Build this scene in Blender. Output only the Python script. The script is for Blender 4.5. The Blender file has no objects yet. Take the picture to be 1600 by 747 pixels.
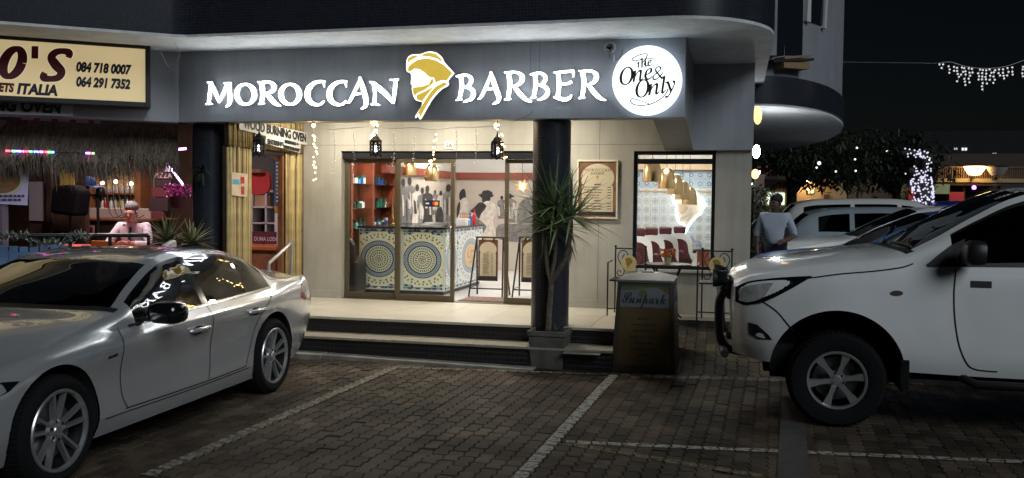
import bpy, bmesh, math, random
from math import sin, cos, pi, radians as R
from mathutils import Matrix, Vector, Euler
random.seed(7)
sc = bpy.context.scene
col = sc.collection

# ---------------------------------------------------------------- camera
CAM_H = 1.76
YAW, PITCH, ROLL, FPX = 13.6, -2.45, -0.65, 1450.0
cd = bpy.data.cameras.new('camera')
cd.sensor_width = 36.0
cd.lens = 36.0 * FPX / 1600.0
cd.clip_start = 0.05
cd.clip_end = 2000.0
cam = bpy.data.objects.new('camera', cd)
cam.location = (0, 0, CAM_H)
cam.rotation_euler = (R(90 + PITCH), R(ROLL), R(YAW))
col.objects.link(cam)
sc.camera = cam

# ---------------------------------------------------------------- night sky, faint street glow, exposure
w = bpy.data.worlds.new('World')
sc.world = w
w.use_nodes = True
nt = w.node_tree
nt.nodes.clear()
wo = nt.nodes.new('ShaderNodeOutputWorld')
bg = nt.nodes.new('ShaderNodeBackground')
sky = nt.nodes.new('ShaderNodeTexSky')
sky.sky_type = 'NISHITA'
sky.sun_disc = False
sky.sun_elevation = R(30)
sky.sun_rotation = R(134)
bg.inputs['Strength'].default_value = 0.00022
nt.links.new(sky.outputs[0], bg.inputs[0])
nt.links.new(bg.outputs[0], wo.inputs[0])
sd = bpy.data.lights.new('sun', 'SUN')
sd.energy = 0.27
sd.angle = R(28)
sd.color = (0.86, 0.94, 1.0)
sun = bpy.data.objects.new('sun', sd)
sun.rotation_euler = (R(60), 0, R(46))
col.objects.link(sun)
sc.view_settings.view_transform = 'Standard'
sc.view_settings.look = 'None'
sc.view_settings.gamma = 1.0
sc.view_settings.exposure = 2.0
sc.view_settings.use_curve_mapping = False
sc.render.engine = 'CYCLES'
cy = sc.cycles
cy.use_denoising = True
cy.max_bounces = 7
cy.diffuse_bounces = 3
cy.glossy_bounces = 4
cy.transmission_bounces = 4
cy.transparent_max_bounces = 16
cy.sample_clamp_indirect = 5.0
cy.caustics_reflective = False
cy.caustics_refractive = False

# ---------------------------------------------------------------- measuring: a pixel of the photo and a real depth give a place
_CR = Euler((R(90 + PITCH), R(ROLL), R(YAW)), 'XYZ').to_matrix()
def ray(px, py):
    return (_CR @ Vector(((px - 800) / FPX, -(py - 373.5) / FPX, -1.0)))
def at(px, py, Y):
    d = ray(px, py); t = Y / d.y
    return Vector((d.x * t, Y, CAM_H + d.z * t))
def onz(px, py, z=0.0):
    d = ray(px, py); t = (z - CAM_H) / d.z
    return Vector((d.x * t, d.y * t, z))
def atx(px, py, X):
    d = ray(px, py); t = X / d.x
    return Vector((X, d.y * t, CAM_H + d.z * t))

# ---------------------------------------------------------------- materials
_mats = {}
def M(name, c=(.5, .5, .5), rough=.6, metal=0., spec=.5, noise=0., scale=6., bump=0., bscale=80., coat=0., emit=None, es=0., alpha=1., c2=None, detail=4., streak=0.):
    if name in _mats: return _mats[name]
    m = bpy.data.materials.new(name); m.use_nodes = True
    n = m.node_tree; p = n.nodes['Principled BSDF']
    p.inputs['Base Color'].default_value = (*c, 1)
    p.inputs['Roughness'].default_value = rough
    p.inputs['Metallic'].default_value = metal
    p.inputs['Specular IOR Level'].default_value = spec
    p.inputs['Coat Weight'].default_value = coat
    p.inputs['Coat Roughness'].default_value = .04
    if emit:
        p.inputs['Emission Color'].default_value = (*emit, 1)
        p.inputs['Emission Strength'].default_value = es
    if noise or bump or c2:
        tc = n.nodes.new('ShaderNodeTexCoord')
    if noise or c2:
        t = n.nodes.new('ShaderNodeTexNoise'); t.inputs['Scale'].default_value = scale; t.inputs['Detail'].default_value = detail
        n.links.new(tc.outputs['Object'], t.inputs['Vector'])
        r = n.nodes.new('ShaderNodeValToRGB')
        a = c2 if c2 else tuple(max(0, k * (1 - noise)) for k in c)
        b = c if c2 else tuple(min(1, k * (1 + noise)) for k in c)
        r.color_ramp.elements[0].position = .3; r.color_ramp.elements[0].color = (*a, 1)
        r.color_ramp.elements[1].position = .7; r.color_ramp.elements[1].color = (*b, 1)
        n.links.new(t.outputs['Fac'], r.inputs['Fac'])
        n.links.new(r.outputs['Color'], p.inputs['Base Color'])
    if streak:
        tc2 = n.nodes.new('ShaderNodeTexCoord'); mp = n.nodes.new('ShaderNodeMapping'); mp.inputs['Scale'].default_value = (5, 5, .45)
        t4 = n.nodes.new('ShaderNodeTexNoise'); t4.inputs['Scale'].default_value = 1.6; t4.inputs['Detail'].default_value = 8; t4.inputs['Roughness'].default_value = .65
        r4 = n.nodes.new('ShaderNodeValToRGB'); r4.color_ramp.elements[0].position = .36; r4.color_ramp.elements[0].color = (1 - streak,) * 3 + (1,); r4.color_ramp.elements[1].position = .58; r4.color_ramp.elements[1].color = (1, 1, 1, 1)
        mx4 = n.nodes.new('ShaderNodeMix'); mx4.data_type = 'RGBA'; mx4.blend_type = 'MULTIPLY'; mx4.inputs[0].default_value = 1
        n.links.new(tc2.outputs['Object'], mp.inputs[0]); n.links.new(mp.outputs[0], t4.inputs['Vector']); n.links.new(t4.outputs['Fac'], r4.inputs['Fac']); n.links.new(r4.outputs[0], mx4.inputs[7])
        src = p.inputs['Base Color'].links[0].from_socket if p.inputs['Base Color'].is_linked else None
        if src: n.links.new(src, mx4.inputs[6])
        else: mx4.inputs[6].default_value = (*c, 1)
        n.links.new(mx4.outputs[2], p.inputs['Base Color'])
    if bump:
        t2 = n.nodes.new('ShaderNodeTexNoise'); t2.inputs['Scale'].default_value = bscale; t2.inputs['Detail'].default_value = 3
        n.links.new(tc.outputs['Object'], t2.inputs['Vector'])
        bn = n.nodes.new('ShaderNodeBump'); bn.inputs['Strength'].default_value = bump; bn.inputs['Distance'].default_value = .01
        n.links.new(t2.outputs['Fac'], bn.inputs['Height'])
        n.links.new(bn.outputs['Normal'], p.inputs['Normal'])
    _mats[name] = m
    return m
def glass(name, tint=(1, 1, 1), ior=1.45, rough=.0, boost=1.):
    if name in _mats: return _mats[name]
    m = bpy.data.materials.new(name); m.use_nodes = True
    n = m.node_tree; n.nodes.clear()
    o = n.nodes.new('ShaderNodeOutputMaterial'); mx = n.nodes.new('ShaderNodeMixShader')
    tr = n.nodes.new('ShaderNodeBsdfTransparent'); gl = n.nodes.new('ShaderNodeBsdfGlossy'); fr = n.nodes.new('ShaderNodeFresnel')
    tr.inputs[0].default_value = (*tint, 1); gl.inputs['Roughness'].default_value = rough; fr.inputs[0].default_value = ior
    if boost != 1.:
        mu = n.nodes.new('ShaderNodeMath'); mu.operation = 'MULTIPLY'; mu.inputs[1].default_value = boost; mu.use_clamp = True
        n.links.new(fr.outputs[0], mu.inputs[0]); n.links.new(mu.outputs[0], mx.inputs[0])
    else:
        n.links.new(fr.outputs[0], mx.inputs[0])
    n.links.new(tr.outputs[0], mx.inputs[1]); n.links.new(gl.outputs[0], mx.inputs[2]); n.links.new(mx.outputs[0], o.inputs[0])
    _mats[name] = m
    return m
def E(name, c, s):
    return M(name, c, emit=c, es=s, rough=.5)

# ---------------------------------------------------------------- things and mesh building
_root = {}
def tag(o, label=None, cat=None, group=None, kind=None):
    if label: o['label'] = label
    if cat: o['category'] = cat
    if group: o['group'] = group
    if kind: o['kind'] = kind
    return o
def thing(name, label, cat, loc=(0, 0, 0), rz=0., group=None):
    o = bpy.data.objects.new(name, None); col.objects.link(o)
    o.empty_display_size = .1
    o.location = loc; o.rotation_euler = (0, 0, rz)
    tag(o, label, cat, group)
    _root[o.name] = Matrix.Translation(Vector(loc)) @ Matrix.Rotation(rz, 4, 'Z')
    return o
def copy_tree(o, parent=None):
    c = o.copy(); col.objects.link(c); c.parent = parent
    for ch in [x for x in o.children]: copy_tree(ch, c)
    return c
def rootof(o):
    while o.parent: o = o.parent
    return o
class MB:
    def __init__(s): s.v = []; s.f = []
    def add(s, v, f):
        k = len(s.v); s.v += [Vector(p) for p in v]; s.f += [[i + k for i in q] for q in f]; return s
    def box(s, x0, x1, y0, y1, z0, z1):
        return s.add([(x0, y0, z0), (x1, y0, z0), (x1, y1, z0), (x0, y1, z0), (x0, y0, z1), (x1, y0, z1), (x1, y1, z1), (x0, y1, z1)],
                     [(0, 3, 2, 1), (4, 5, 6, 7), (0, 1, 5, 4), (1, 2, 6, 5), (2, 3, 7, 6), (3, 0, 4, 7)])
    def hexa(s, b, t):     # four bottom and four top corners
        return s.add(list(b) + list(t), [(0, 3, 2, 1), (4, 5, 6, 7), (0, 1, 5, 4), (1, 2, 6, 5), (2, 3, 7, 6), (3, 0, 4, 7)])
    def prism(s, pts, y0, y1, fn=None):   # outline (x,z) seen from the front, extruded front y0 to back y1
        n = len(pts); fn = fn or (lambda a, b, y: (a, y, b))
        A = sum(pts[i][0] * pts[(i + 1) % n][1] - pts[(i + 1) % n][0] * pts[i][1] for i in range(n))
        if A < 0: pts = pts[::-1]
        v = [fn(a, b, y0) for a, b in pts] + [fn(a, b, y1) for a, b in pts]
        return s.add(v, [list(range(n)), list(range(2 * n - 1, n - 1, -1))] + [(i + n, (i + 1) % n + n, (i + 1) % n, i) for i in range(n)])
    def slab(s, pts, z0, z1):             # outline (x,y), extruded in z
        n = len(pts)
        A = sum(pts[i][0] * pts[(i + 1) % n][1] - pts[(i + 1) % n][0] * pts[i][1] for i in range(n))
        if A < 0: pts = pts[::-1]
        v = [(a, b, z0) for a, b in pts] + [(a, b, z1) for a, b in pts]
        return s.add(v, [list(range(n - 1, -1, -1)), list(range(n, 2 * n))] + [(i, (i + 1) % n, (i + 1) % n + n, i + n) for i in range(n)])
    def tube(s, path, r, n=8, caps=True, closed=False):
        P = [Vector(p) for p in path]; m = len(P)
        rr = r if isinstance(r, (list, tuple)) else [r] * m
        rings = []; up = None
        for i in range(m):
            if closed: t = P[(i + 1) % m] - P[i - 1]
            else: t = P[min(i + 1, m - 1)] - P[max(i - 1, 0)]
            if t.length < 1e-9: t = Vector((0, 0, 1))
            t.normalize()
            if up is None:
                up = Vector((0, 0, 1)) if abs(t.z) < .9 else Vector((1, 0, 0))
            a = (up - t * up.dot(t))
            if a.length < 1e-6: a = t.orthogonal()
            a.normalize(); up = a; b = t.cross(a)
            rings.append([P[i] + (a * cos(2 * pi * k / n) + b * sin(2 * pi * k / n)) * rr[i] for k in range(n)])
        k0 = len(s.v)
        for q in rings: s.v += q
        L = m if closed else m - 1
        for i in range(L):
            j = (i + 1) % m
            for k in range(n):
                s.f.append([k0 + i * n + k, k0 + i * n + (k + 1) % n, k0 + j * n + (k + 1) % n, k0 + j * n + k])
        if caps and not closed:
            s.f.append([k0 + k for k in range(n - 1, -1, -1)]); s.f.append([k0 + (m - 1) * n + k for k in range(n)])
        return s
    def lathe(s, prof, n=24, mat=None, cap=False):    # profile (r,z) about z
        k0 = len(s.v); mat = mat or Matrix.Identity(4)
        for r, z in prof:
            for k in range(n): s.v.append(mat @ Vector((r * cos(2 * pi * k / n), r * sin(2 * pi * k / n), z)))
        for i in range(len(prof) - 1):
            for k in range(n):
                s.f.append([k0 + i * n + k, k0 + i * n + (k + 1) % n, k0 + (i + 1) * n + (k + 1) % n, k0 + (i + 1) * n + k])
        if cap:
            s.f.append([k0 + k for k in range(n - 1, -1, -1)]); s.f.append([k0 + (len(prof) - 1) * n + k for k in range(n)])
        return s
    def ball(s, c, r, n=8, m=6):
        c = Vector(c); rr = r if isinstance(r, (tuple, list)) else (r, r, r)
        k0 = len(s.v)
        s.v.append(c + Vector((0, 0, -rr[2])))
        for i in range(1, m):
            a = -pi / 2 + pi * i / m
            for k in range(n):
                s.v.append(c + Vector((rr[0] * cos(a) * cos(2 * pi * k / n), rr[1] * cos(a) * sin(2 * pi * k / n), rr[2] * sin(a))))
        s.v.append(c + Vector((0, 0, rr[2]))); last = len(s.v) - 1
        for k in range(n):
            s.f.append([k0, k0 + 1 + (k + 1) % n, k0 + 1 + k])
            s.f.append([last, k0 + 1 + (m - 2) * n + k, k0 + 1 + (m - 2) * n + (k + 1) % n])
        for i in range(m - 2):
            for k in range(n):
                a = k0 + 1 + i * n
                s.f.append([a + k, a + (k + 1) % n, a + n + (k + 1) % n, a + n + k])
        return s
    def quad(s, a, b, c, d): return s.add([a, b, c, d], [(0, 1, 2, 3)])
    def build(s, name, mat, parent=None, smooth=False, bevel=0., local=False, kind=None, segs=2):
        me = bpy.data.meshes.new(name)
        v = s.v
        if parent is not None and not local:
            r = rootof(parent)
            if r.name in _root:
                inv = _root[r.name].inverted(); v = [inv @ p for p in v]
        me.from_pydata([tuple(p) for p in v], [], s.f); me.update()
        if mat: me.materials.append(mat)
        if smooth:
            me.polygons.foreach_set('use_smooth', [True] * len(me.polygons))
            try: me.set_sharp_from_angle(angle=R(smooth if smooth is not True else 50))
            except Exception: pass
        o = bpy.data.objects.new(name, me); col.objects.link(o)
        if parent is not None: o.parent = parent
        if bevel:
            b = o.modifiers.new('bevel', 'BEVEL'); b.width = bevel; b.segments = segs; b.limit_method = 'ANGLE'
        if kind: o['kind'] = kind
        return o
def box(name, mat, parent, *a, **k): return MB().box(*a).build(name, mat, parent, **k)
def crv(pts, n=6, closed=False):
    """smooth curve through the points"""
    P = [tuple(p) for p in pts]; m = len(P); out = []
    for i in range(m if closed else m - 1):
        if closed: p0, p1, p2, p3 = P[i - 1], P[i], P[(i + 1) % m], P[(i + 2) % m]
        else: p0, p1, p2, p3 = P[max(i - 1, 0)], P[i], P[i + 1], P[min(i + 2, m - 1)]
        for k in range(n):
            t = k / n
            out.append(tuple(.5 * (2 * b + (c - a) * t + (2 * a - 5 * b + 4 * c - d) * t * t + (3 * b - a - 3 * c + d) * t ** 3) for a, b, c, d in zip(p0, p1, p2, p3)))
    if not closed: out.append(P[-1])
    return out
def pchip(xs, ys):
    n = len(xs); h = [xs[i + 1] - xs[i] for i in range(n - 1)]; d = [(ys[i + 1] - ys[i]) / h[i] for i in range(n - 1)]
    m = [0.] * n
    for i in range(1, n - 1):
        if d[i - 1] * d[i] > 0:
            w1 = 2 * h[i] + h[i - 1]; w2 = h[i] + 2 * h[i - 1]
            m[i] = (w1 + w2) / (w1 / d[i - 1] + w2 / d[i])
    m[0] = d[0]; m[-1] = d[-1]
    def f(x):
        if x <= xs[0]: return ys[0]
        if x >= xs[-1]: return ys[-1]
        lo = 0
        while xs[lo + 1] < x: lo += 1
        t = (x - xs[lo]) / h[lo]
        return ys[lo] * (2 * t ** 3 - 3 * t * t + 1) + h[lo] * m[lo] * (t ** 3 - 2 * t * t + t) + ys[lo + 1] * (3 * t * t - 2 * t ** 3) + h[lo] * m[lo + 1] * (t ** 3 - t * t)
    return f
_tc = {}
def text(name, s, mat, parent, place, size, bold=0., shear=0., depth=.004, align='CENTER', sx=1., spacing=1.):
    """place(u, v, d) gives the world point of letter coordinates (right, up, depth towards the viewer)"""
    cu = bpy.data.curves.new('lettering', 'FONT'); cu.body = s; cu.size = size; cu.align_x = align; cu.shear = shear
    cu.offset = bold; cu.extrude = depth / 2; cu.resolution_u = 3; cu.space_character = spacing
    ob = bpy.data.objects.new('lettering', cu); col.objects.link(ob)
    dg = bpy.context.evaluated_depsgraph_get()
    me = bpy.data.meshes.new_from_object(ob.evaluated_get(dg))
    mb = MB(); mb.add([place(v.co.x * sx, v.co.y, v.co.z + depth / 2) for v in me.vertices], [list(p.vertices) for p in me.polygons])
    bpy.data.objects.remove(ob); bpy.data.curves.remove(cu); bpy.data.meshes.remove(me)
    return mb.build(name, mat, parent)
def stroke(mb, pts, place, depth=.03, n=5, d0=0.):
    """a pen stroke of varying width: points (u, v, width), as a solid with depth"""
    c = crv(pts, n) if len(pts) > 2 else [tuple(a + (b - a) * k / n for a, b in zip(pts[0], pts[1])) for k in range(n + 1)]
    L = []; Rr = []
    for i, p in enumerate(c):
        a = c[max(i - 1, 0)]; b = c[min(i + 1, len(c) - 1)]
        tx, ty = b[0] - a[0], b[1] - a[1]; l = math.hypot(tx, ty) or 1; nx, ny = -ty / l, tx / l; h = p[2] / 2
        L.append((p[0] + nx * h, p[1] + ny * h)); Rr.append((p[0] - nx * h, p[1] - ny * h))
    m = len(c); k = len(mb.v)
    for q in (L, Rr): mb.v += [Vector(place(a, b, d0 + depth)) for a, b in q]
    for q in (L, Rr): mb.v += [Vector(place(a, b, d0)) for a, b in q]
    for i in range(m - 1):
        mb.f += [[k + i, k + i + 1, k + m + i + 1, k + m + i], [k + 2 * m + i, k + 3 * m + i, k + 3 * m + i + 1, k + 2 * m + i + 1],
                 [k + i, k + 2 * m + i, k + 2 * m + i + 1, k + i + 1], [k + m + i, k + m + i + 1, k + 3 * m + i + 1, k + 3 * m + i]]
    mb.f += [[k, k + m, k + 3 * m, k + 2 * m], [k + m - 1, k + 3 * m - 1, k + 4 * m - 1, k + 2 * m - 1]]
# ---------------------------------------------------------------- vehicles: nose towards -x, left side towards -y, origin on the ground under the front axle
black_rubber = M('black_rubber', (.010, .010, .011), .9, spec=.15, bump=.15, bscale=120)
black_plastic = M('black_plastic', (.015, .015, .016), .45)
gloss_black = M('gloss_black', (.008, .008, .009), .08, coat=.5)
alloy = M('alloy_silver', (.55, .56, .57), .3, metal=.8)
alloy_dark = M('alloy_dark', (.06, .06, .065), .35, metal=.7)
chrome = M('chrome', (.7, .7, .72), .12, metal=1.)
tail_red = M('tail_red', (.35, .01, .012), .15, coat=.6)
lamp_glass = M('lamp_lens', (.72, .74, .76), .06, metal=.3, coat=1., noise=.35, scale=18)
car_glass = glass('car_glass', (.16, .17, .17), 1.5, boost=1.6)
dark_glass = glass('dark_glass', (.05, .055, .055), 1.5, boost=1.5)
seat_cloth = M('car_seat_cloth', (.03, .03, .032), .8)
car_dark = M('car_underside', (.006, .006, .007), .9)

class Car:
    def __init__(s, T, L, axle, st, seg=(3, 5, 5, 4, 12, 5, 6), ds=.03, bow=None, cuts=()):
        s.T = T; s.L = L; s.ax = axle
        s.W = [pchip(*zip(*st['w%d' % k])) for k in range(6)]
        s.Z = [pchip(*zip(*st['z%d' % k])) for k in range(6)]
        s.zc = pchip(*zip(*st['z7']))
        s.bow = pchip(*zip(*bow)) if bow else (lambda x: 0.)
        s.seg = seg
        xs = [0, .004, .012, .025, .045, .07] + [.1 + i * (L - .2) / max(1, int((L - .2) / ds)) for i in range(int((L - .2) / ds) + 1)] + [L - .07, L - .045, L - .025, L - .012, L - .004, L]
        for c in cuts:
            i = min(range(len(xs)), key=lambda k: abs(xs[k] - c)); xs[i] = c
        s.xs = sorted(set(xs))
        s.side_cache = {}
    def ctrl(s, x):
        p = [(f(x), g(x)) for f, g in zip(s.W, s.Z)]
        zc = s.zc(x); w5, z5 = p[5]
        z6 = z5 + (zc - z5) * .78
        return p + [(w5 * .55, z6), (0., zc)]
    def section(s, x):
        P = s.ctrl(x); out = []
        for i in range(7):
            p0 = P[max(i - 1, 0)]; p1 = P[i]; p2 = P[i + 1]
            p3 = P[i + 2] if i + 2 < 8 else (-P[6][0], P[6][1])
            for k in range(s.seg[i]):
                t = k / s.seg[i]
                out.append((tuple(.5 * (2 * b + (c - a) * t + (2 * a - 5 * b + 4 * c - d) * t * t + (3 * b - a - 3 * c + d) * t ** 3) for a, b, c, d in zip(p0, p1, p2, p3)), i, t))
        out.append((P[7], 6, 1.)); return out
    def side(s, x, z):
        key = round(x, 3)
        if key not in s.side_cache: s.side_cache[key] = [p for p, i, t in s.section(x) if i <= 4 or (i == 5 and t == 0)]
        c = s.side_cache[key]
        for a, b in zip(c, c[1:]):
            if a[1] <= z <= b[1]:
                return a[0] + (b[0] - a[0]) * (z - a[1]) / max(1e-6, b[1] - a[1])
        return c[0][0] if z < c[0][1] else c[-1][0]
    def pt(s, x, z, off=0., left=True):
        w = s.side(x, z) + off
        return Vector((x - s.ax, -w if left else w, z))
    def nrm(s, x, z):
        e = .02
        dx = (s.side(x + e, z) - s.side(x - e, z)) / (2 * e); dz = (s.side(x, z + e) - s.side(x, z - e)) / (2 * e)
        return Vector((-dx, 1, -dz)).normalized()
    def skin(s, classify, arches, mats):
        """classify(x, seg, t) names the part; each part is one mesh per side ('*' joins both sides)"""
        secs = [s.section(x) for x in s.xs]; n = len(secs[0]); m = len(s.xs)
        pos = {}; ins = {}
        for i, x in enumerate(s.xs):
            for j in range(n):
                (wq, z), sg, t = secs[i][j]
                xx = x - s.ax
                if sg >= 5:
                    w5 = max(.05, s.W[5](x)); xx -= s.bow(x) * max(0., 1 - (wq / w5) ** 2)
                pos[i, j] = [xx, wq, z]
        faces = {}; dead = set(); keep = set()
        for i in range(m - 1):
            for j in range(n - 1):
                x = (s.xs[i] + s.xs[i + 1]) / 2; sg = secs[i][j][1]; t = secs[i][j][2] + .5 / s.seg[sg]
                q = ((i, j), (i + 1, j), (i + 1, j + 1), (i, j + 1))
                cut = False
                if sg <= 4:
                    cx = sum(pos[k][0] for k in q) / 4; cz = sum(pos[k][2] for k in q) / 4
                    for ax_, az, rr in arches:
                        if (cx - (ax_ - s.ax)) ** 2 + (cz - az) ** 2 < rr * rr: cut = True
                if cut: dead.update(q); continue
                faces.setdefault(classify(x, sg, t), []).append(q); keep.update(q)
        for k in dead & keep:
            p = pos[k]
            for ax_, az, rr in arches:
                dx = p[0] - (ax_ - s.ax); dz = p[2] - az; d = math.hypot(dx, dz)
                if abs(d - rr) < .06 and d > 1e-6:
                    p[0] = ax_ - s.ax + dx * rr / d; p[2] = az + dz * rr / d
        made = {}
        for key, qs in faces.items():
            both = key.startswith('*'); nm = key.strip('*').split('/')[0]
            for sides in ([(-1, 1)] if both else [(-1,), (1,)]):
                mb = MB()
                for sd_ in sides:
                    idx = {}
                    for q in qs:
                        r = []
                        for k in q:
                            if k not in idx:
                                idx[k] = len(mb.v); p = pos[k]; mb.v.append(Vector((p[0], sd_ * p[1], p[2])))
                            r.append(idx[k])
                        mb.f.append(r if sd_ < 0 else r[::-1])
                    if nm == 'body' and both:
                        for i in (0, m - 1):
                            r = []
                            for j in range(n):
                                if (i, j) not in idx:
                                    idx[i, j] = len(mb.v); p = pos[i, j]; mb.v.append(Vector((p[0], sd_ * p[1], p[2])))
                                r.append(idx[i, j])
                            a = len(mb.v); mb.v.append(Vector((pos[i, 0][0], 0, pos[i, 0][2]))); mb.f.append(r + [a])
                o = mb.build(nm, mats.get(key, mats.get(nm)), s.T, smooth=60, local=True)
                # weld the halves so that the middle shades smoothly
                if both:
                    bm = bmesh.new(); bm.from_mesh(o.data); bmesh.ops.remove_doubles(bm, verts=bm.verts, dist=.0004)
                    bmesh.ops.recalc_face_normals(bm, faces=bm.faces); bm.to_mesh(o.data); bm.free()
                made.setdefault(key, []).append(o)
        return made
    def ribbon(s, name, path, wd, off, mat, parent=None, left=True, n=6, mb=None):
        c = crv(path, n) if len(path) > 2 else [tuple(a + (b - a) * k / 24 for a, b in zip(path[0], path[1])) for k in range(25)]
        L_ = []; R_ = []
        for i, p in enumerate(c):
            a = c[max(i - 1, 0)]; b = c[min(i + 1, len(c) - 1)]
            tx, tz = b[0] - a[0], b[1] - a[1]; l = math.hypot(tx, tz) or 1
            nx, nz = -tz / l * wd / 2, tx / l * wd / 2
            L_.append(s.pt(p[0] + nx, p[1] + nz, off, left)); R_.append(s.pt(p[0] - nx, p[1] - nz, off, left))
        own = mb is None; mb = mb or MB(); k = len(mb.v); m = len(c)
        mb.v += L_ + R_
        for i in range(m - 1): mb.f.append([k + i, k + i + 1, k + m + i + 1, k + m + i] if left else [k + m + i, k + m + i + 1, k + i + 1, k + i])
        if own: return mb.build(name, mat, parent or s.T, smooth=True, local=True)
    def curve_on(s, path, left=True, off=0.):
        return [s.pt(x, z, off, left) for x, z in path]
    def liners(s, arches, wi=.5):
        for ax_, az, rr in arches:
            for sd_ in (-1, 1):
                mb = MB(); n = 22; k = 0
                for i in range(n + 1):
                    a = -.25 + (pi + .5) * i / n
                    x = ax_ + rr * cos(a); z = az + rr * sin(a)
                    wo = s.side(min(max(x, .02), s.L - .02), max(z, .12)) - .012
                    mb.v += [Vector((x - s.ax, sd_ * wo, z)), Vector((x - s.ax, sd_ * wi, z))]
                for i in range(n): mb.f.append([2 * i, 2 * i + 1, 2 * i + 3, 2 * i + 2])
                mb.f.append([2 * i + 1 for i in range(n + 1)])
                mb.build('wheel_arch_liner', car_dark, s.T, local=True, smooth=True)

def wheel(T, x, y, r, wd, rimr, style, out=-1, detail=1):
    """tyre with rim as its sub-part; out = -1 faces -y"""
    n = 48 if detail else 24
    mat = Matrix.Translation((x, y, r)) @ (Matrix.Rotation(pi / 2, 4, 'X') if out < 0 else Matrix.Rotation(-pi / 2, 4, 'X'))
    h = wd / 2
    wh = bpy.data.objects.new('wheel', None); col.objects.link(wh); wh.parent = T
    prof = [(rimr + .005, -h), (r - .03, -h - .006), (r - .008, -h + .02), (r, -h + .045), (r, h - .045), (r - .008, h - .02), (r - .03, h + .006), ((r + rimr) / 2, h + .009), (rimr + .012, h + .002), (rimr - .002, h - .006)]
    ty = MB().lathe(prof, n, mat)
    if detail:
        for i in range(60):                                    # tread blocks
            a = 2 * pi * i / 60; ca, sa = cos(a), sin(a)
            for z0, z1, sh in ((-h + .03, -.012, .02), (.012, h - .03, -.02)):
                v = []
                for rr in (r - .004, r + .005):
                    for zz, da in ((z0, -.03), (z0, .03), (z1, .03 + sh), (z1, -.03 + sh)):
                        v.append(mat @ Vector((rr * cos(a + da), rr * sin(a + da), zz)))
                ty.hexa(v[:4], v[4:])
    ty.build('tyre', black_rubber, wh, smooth=40, local=True)
    rim = MB().lathe([(rimr, h - .004), (rimr - .006, h + .004), (rimr - .02, h + .002), (rimr - .026, h - .02)], n, mat)
    hub = h - .03
    if style == 'five':
        for i in range(5):
            for sg in (-1, 1):
                a = 2 * pi * i / 5 + .3
                def P(rr, da, zz): return mat @ Vector((rr * cos(a) - da * sin(a), rr * sin(a) + da * cos(a), zz))
                ri, ro = .045, rimr - .018
                d0, d1 = sg * .014, sg * .052; wi, wo = .010, .0145
                b = [P(ri, d0 - wi, hub - .03), P(ri, d0 + wi, hub - .03), P(ro, d1 + wo, h - .035), P(ro, d1 - wo, h - .035)]
                t = [P(ri, d0 - wi * .7, hub + .006), P(ri, d0 + wi * .7, hub + .006), P(ro, d1 + wo * .75, h - .004), P(ro, d1 - wo * .75, h - .004)]
                rim.hexa(b, t)
    else:
        for i in range(6):
            a = 2 * pi * i / 6 + .18
            def P(rr, da, zz): return mat @ Vector((rr * cos(a) - da * sin(a), rr * sin(a) + da * cos(a), zz))
            ri, rm, ro = .05, .12, rimr - .015
            for (r0, w0, z0), (r1, w1, z1) in (((ri, .024, hub + .01), (rm, .021, hub + .014)), ((rm, .021, hub + .014), (ro, .04, h - .006))):
                rim.hexa([P(r0, -w0, z0 - .03), P(r0, w0, z0 - .03), P(r1, w1, z1 - .03), P(r1, -w1, z1 - .03)],
                         [P(r0, -w0 * .8, z0), P(r0, w0 * .8, z0), P(r1, w1 * .85, z1), P(r1, -w1 * .85, z1)])
    ro_ = rim.build('rim', alloy, wh, smooth=35, local=True)
    MB().lathe([(.0, hub + .016), (.03, hub + .015), (.036, hub + .008), (.065, hub + .002), (.075, hub - .02)], 24, mat).build('hub_cap', alloy, wh, smooth=35, local=True)
    bolts = MB()
    for i in range(6):
        a = 2 * pi * i / 6 + .7; bolts.lathe([(0, hub + .012), (.009, hub + .011), (.011, hub)], 8, mat @ Matrix.Translation((.055 * cos(a), .055 * sin(a), 0)))
    bolts.build('wheel_bolts', black_plastic, wh, local=True, kind='stuff')
    MB().lathe([(rimr - .024, h - .018), (rimr - .03, -h + .02), (.0, -h + .02)], n, mat).build('barrel', alloy_dark, wh, smooth=40, local=True)
    MB().lathe([(rimr * .74, 0), (rimr * .74, .022), (.06, .024), (.0, .024)], 32, mat).build('brake_disc', M('brake_disc', (.2, .2, .2), .4, metal=.8), wh, smooth=30, local=True)
    return wh

def cabin(T, x0, x1, w, z0, z1):
    for x in (x0, x1):
        for y in (-w * .5, w * .5):
            st = bpy.data.objects.new('seat', None); col.objects.link(st); st.parent = T
            MB().prism([(x - .25, z0), (x + .25, z0), (x + .36, z1), (x + .25, z1 + .01), (x + .13, z0 + .2), (x - .27, z0 + .18)], y - .24, y + .24).build('cushion', seat_cloth, st, bevel=.04, local=True)
            MB().box(x + .26, x + .36, y - .13, y + .13, z1 + .03, z1 + .2).build('headrest', seat_cloth, st, bevel=.03, local=True)

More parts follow.
